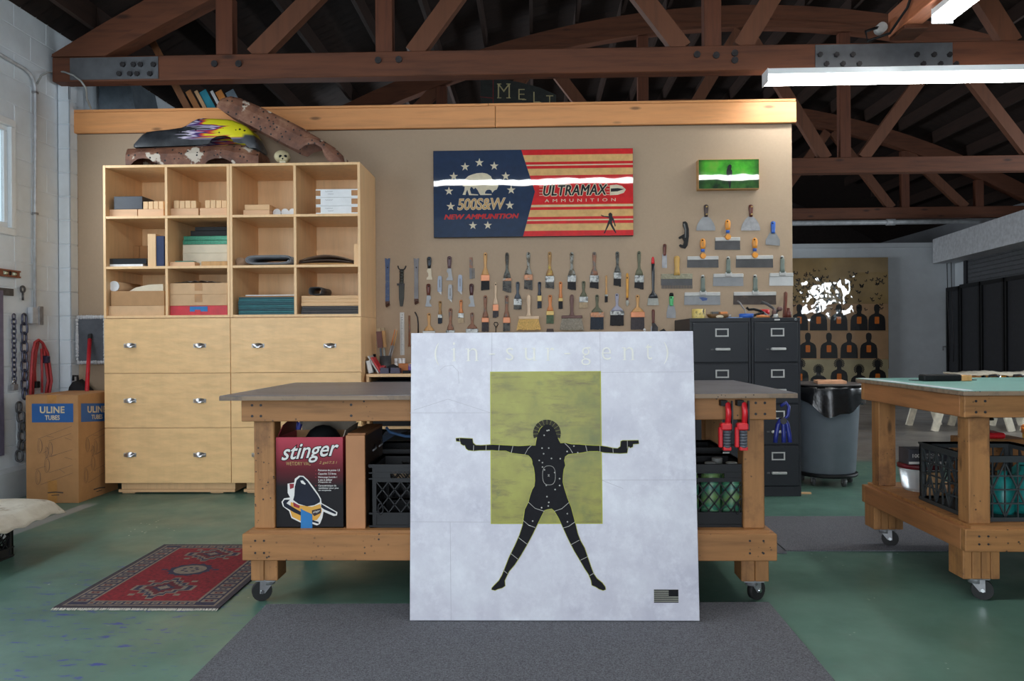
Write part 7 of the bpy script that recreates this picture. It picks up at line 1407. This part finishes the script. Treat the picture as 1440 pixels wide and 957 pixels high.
for row, (y0, xs_, k) in enumerate(((427.5, (1098, 1124, 1151, 1179.5, 1208, 1233), 1), (467.5, (1108, 1136, 1165.6, 1194, 1221.6), 1), (506, (1099, 1125, 1180, 1234), 1), (514, (1151, 1208), 1))):
    for x in xs_:
        q = MB(); q.poly([ml_(x+dx*1.0, min(y0+dy, 464.5 if row == 0 else 503.5 if row == 1 else 547), .004) for dx, dy in SIL])
        if row > 1: 
            for j in range(14): a = math.radians(-40+j*20); q.poly([ml_(x+7.6*math.cos(a+s), y0+5-7.6*math.sin(a+s), .004) for s in (-.12, .12)]+[ml_(x+4*math.cos(a+s), y0+5-4*math.sin(a+s), .004) for s in (.14, -.14)])
        o = q.build('target_silhouette', MURS, t); yo = y0+17.5 if row < 2 else y0+19
        MB().poly([ml_(x+dx, yo+dy, .006) for dx, dy in ((-3.2, .8), (-2.4, 0), (2.4, 0), (3.2, .8), (3.2, 9.2), (2.4, 10), (-2.4, 10), (-3.2, 9.2))]).build('orange_patch', MURO, o)
MB().poly([ml_(1117, 504, .0045), ml_(1166, 504, .0045), ml_(1166, 511, .0045), ml_(1139, 511, .0045)]).build('black_base', MURS, t) if False else None
q = MB(); random.seed(5)
for k in range(190):
    x, y = random.uniform(1090, 1246), random.uniform(374, 440)
    if y < 376+random.random()*14 or y > 424+random.random()*22: continue
    s, a = random.uniform(1.0, 2.3), random.uniform(-.8, .8)
    for sg_ in (-1, 1): q.poly([ml_(x+s*(px_*math.cos(a)-py_*math.sin(a)), y+s*(px_*math.sin(a)+py_*math.cos(a)), .004) for px_, py_ in ((0, 0), (sg_*1.3, -1.2), (sg_*1.5, -.2), (sg_*.5, .25), (sg_*1.0, 1.1), (sg_*.25, 1.0))])
stuff(q.build('butterflies', MURS, t))
# white benches far right, bucket
def trestle(label, u, v, h, ln=.8):
    t = thing('sawhorse', label, 'sawhorse', (u, v+ln/2, 0), 'white sawhorses'); MB().box(u-.045, u+.045, v, v+ln, h-.09, h, ch=.004).build('top_rail', CREAM, t)
    for v_ in (v+.06, v+ln-.06):
        for w_ in (-1, 1): MB().beam((u+w_*.2, v_, .0), (u+w_*.03, v_, h-.06), .085, .03, (0, 1, 0)).build('leg', mat('pale_trestle_wood', (224, 216, 196), .6), t)
TZ = .66
for px_, v_, lab in ((1340, 10.0, 'white wooden sawhorse, left one under the far plank beyond the teal bench'), (1404, 9.95, 'white wooden sawhorse, middle one under the far plank beyond the teal bench'), (1466, 9.95, 'white wooden sawhorse, rightmost one under the far plank at the photo edge')): trestle(lab, U(px_, v_, 590), v_, TZ-.03)
PX0 = U(1334, 10.15, 525); PX1 = PX0+2.2
tp = thing('plank_table', 'long pale plank resting on the white sawhorses beyond the teal bench', 'plank', (PX0+1.1, 10.15, TZ-.029)); MB().box(PX0, PX1, 9.9, 10.4, TZ-.0295, TZ, ch=.004).build('plank', W_LIGHTX, tp)
q = MB(); rows = []
for i in range(61):
    for j in range(4): x = PX0+.03+2.1*i/60; rows.append((x, 9.98+.12*j, TZ+.083+.010*math.sin(9*x)+.007*math.sin(47*x+j)+.006*math.sin(23*x+2*j)-.02*(j == 0)))
q.add(rows, [(i*4+j, i*4+j+1, (i+1)*4+j+1, (i+1)*4+j) for i in range(60) for j in range(3)], 0, True); o = q.build('fur_strip', mat('pale_fibre', (206, 196, 176), .95, var=.15, scale=50)); md = o.modifiers.new('thickness', 'SOLIDIFY'); md.thickness = .018; md.offset = 1; tag(o, 'pale ragged fibre strip laid over blocks on the far plank', 'cloth')
for i, (x, w_, m_, lab) in enumerate(((PX0+.08, .26, W_HANDLE, 'brown block under the pale strip, left'), (PX0+.55, .10, M_PY, 'narrow ochre block under the pale strip, middle'), (PX0+.85, .4, W_LIGHTX, 'pale long block under the pale strip, right'))): tag(MB().box(x, x+w_, 10.02, 10.3, TZ+.0005, TZ+.04, ch=.004).build('support_block', m_), lab, 'wood block', 'blocks on the far plank')
for i, (x, lab) in enumerate(((PX0+.44, 'dark clamp on the far plank, left one'), (PX0+.74, 'dark clamp with a bright screw on the far plank, right one'))):
    t = thing('small_clamp', lab, 'clamp', (x, 9.94, TZ+.0005)); MB().tube([(x-.06, 9.93, TZ+.02), (x-.05, 9.93, TZ+.05), (x+.03, 9.93, TZ+.055), (x+.07, 9.93, TZ+.03)], .014, 8).build('frame', IRON, t); MB().cyl((x+.07, 9.93, TZ+.005), (x+.07, 9.93, TZ+.05), .016, n=10).build('screw', CHROME, t)
yb = on_floor(1466, 668); t = thing('yellow_bucket', 'yellow bucket with an orange rim at the right photo edge, beyond the grey crate', 'bucket', (yb.x, yb.y, 0)); zt = Z(598, yb.y, 1445); YEL = mat('bucket_yellow', (220, 160, 40), .4); MB().lathe((yb.x, yb.y, 0), [(.12, 0), (.125, .01), (.145, zt-.09), (.145, zt-.07)], 24).build('bucket_body', YEL, t); MB().lathe((yb.x, yb.y, 0), [(.152, zt-.07), (.155, zt-.01), (.14, zt), (.13, zt-.03)], 24).build('rim', mat('bucket_orange', (206, 110, 36), .4), t)
for i, (x0, y0, x1, y1, lab) in enumerate(((1128, 693, 1133, 695, 'small tan wood sliver on the floor beside the filing cabinet'),)): p = on_floor(1131, 694); tag(MB().box(p.x-.05, p.x+.05, p.y-.012, p.y+.012, .0005, .012).build('wood_sliver', W_LIGHTX), lab, 'wood sliver')
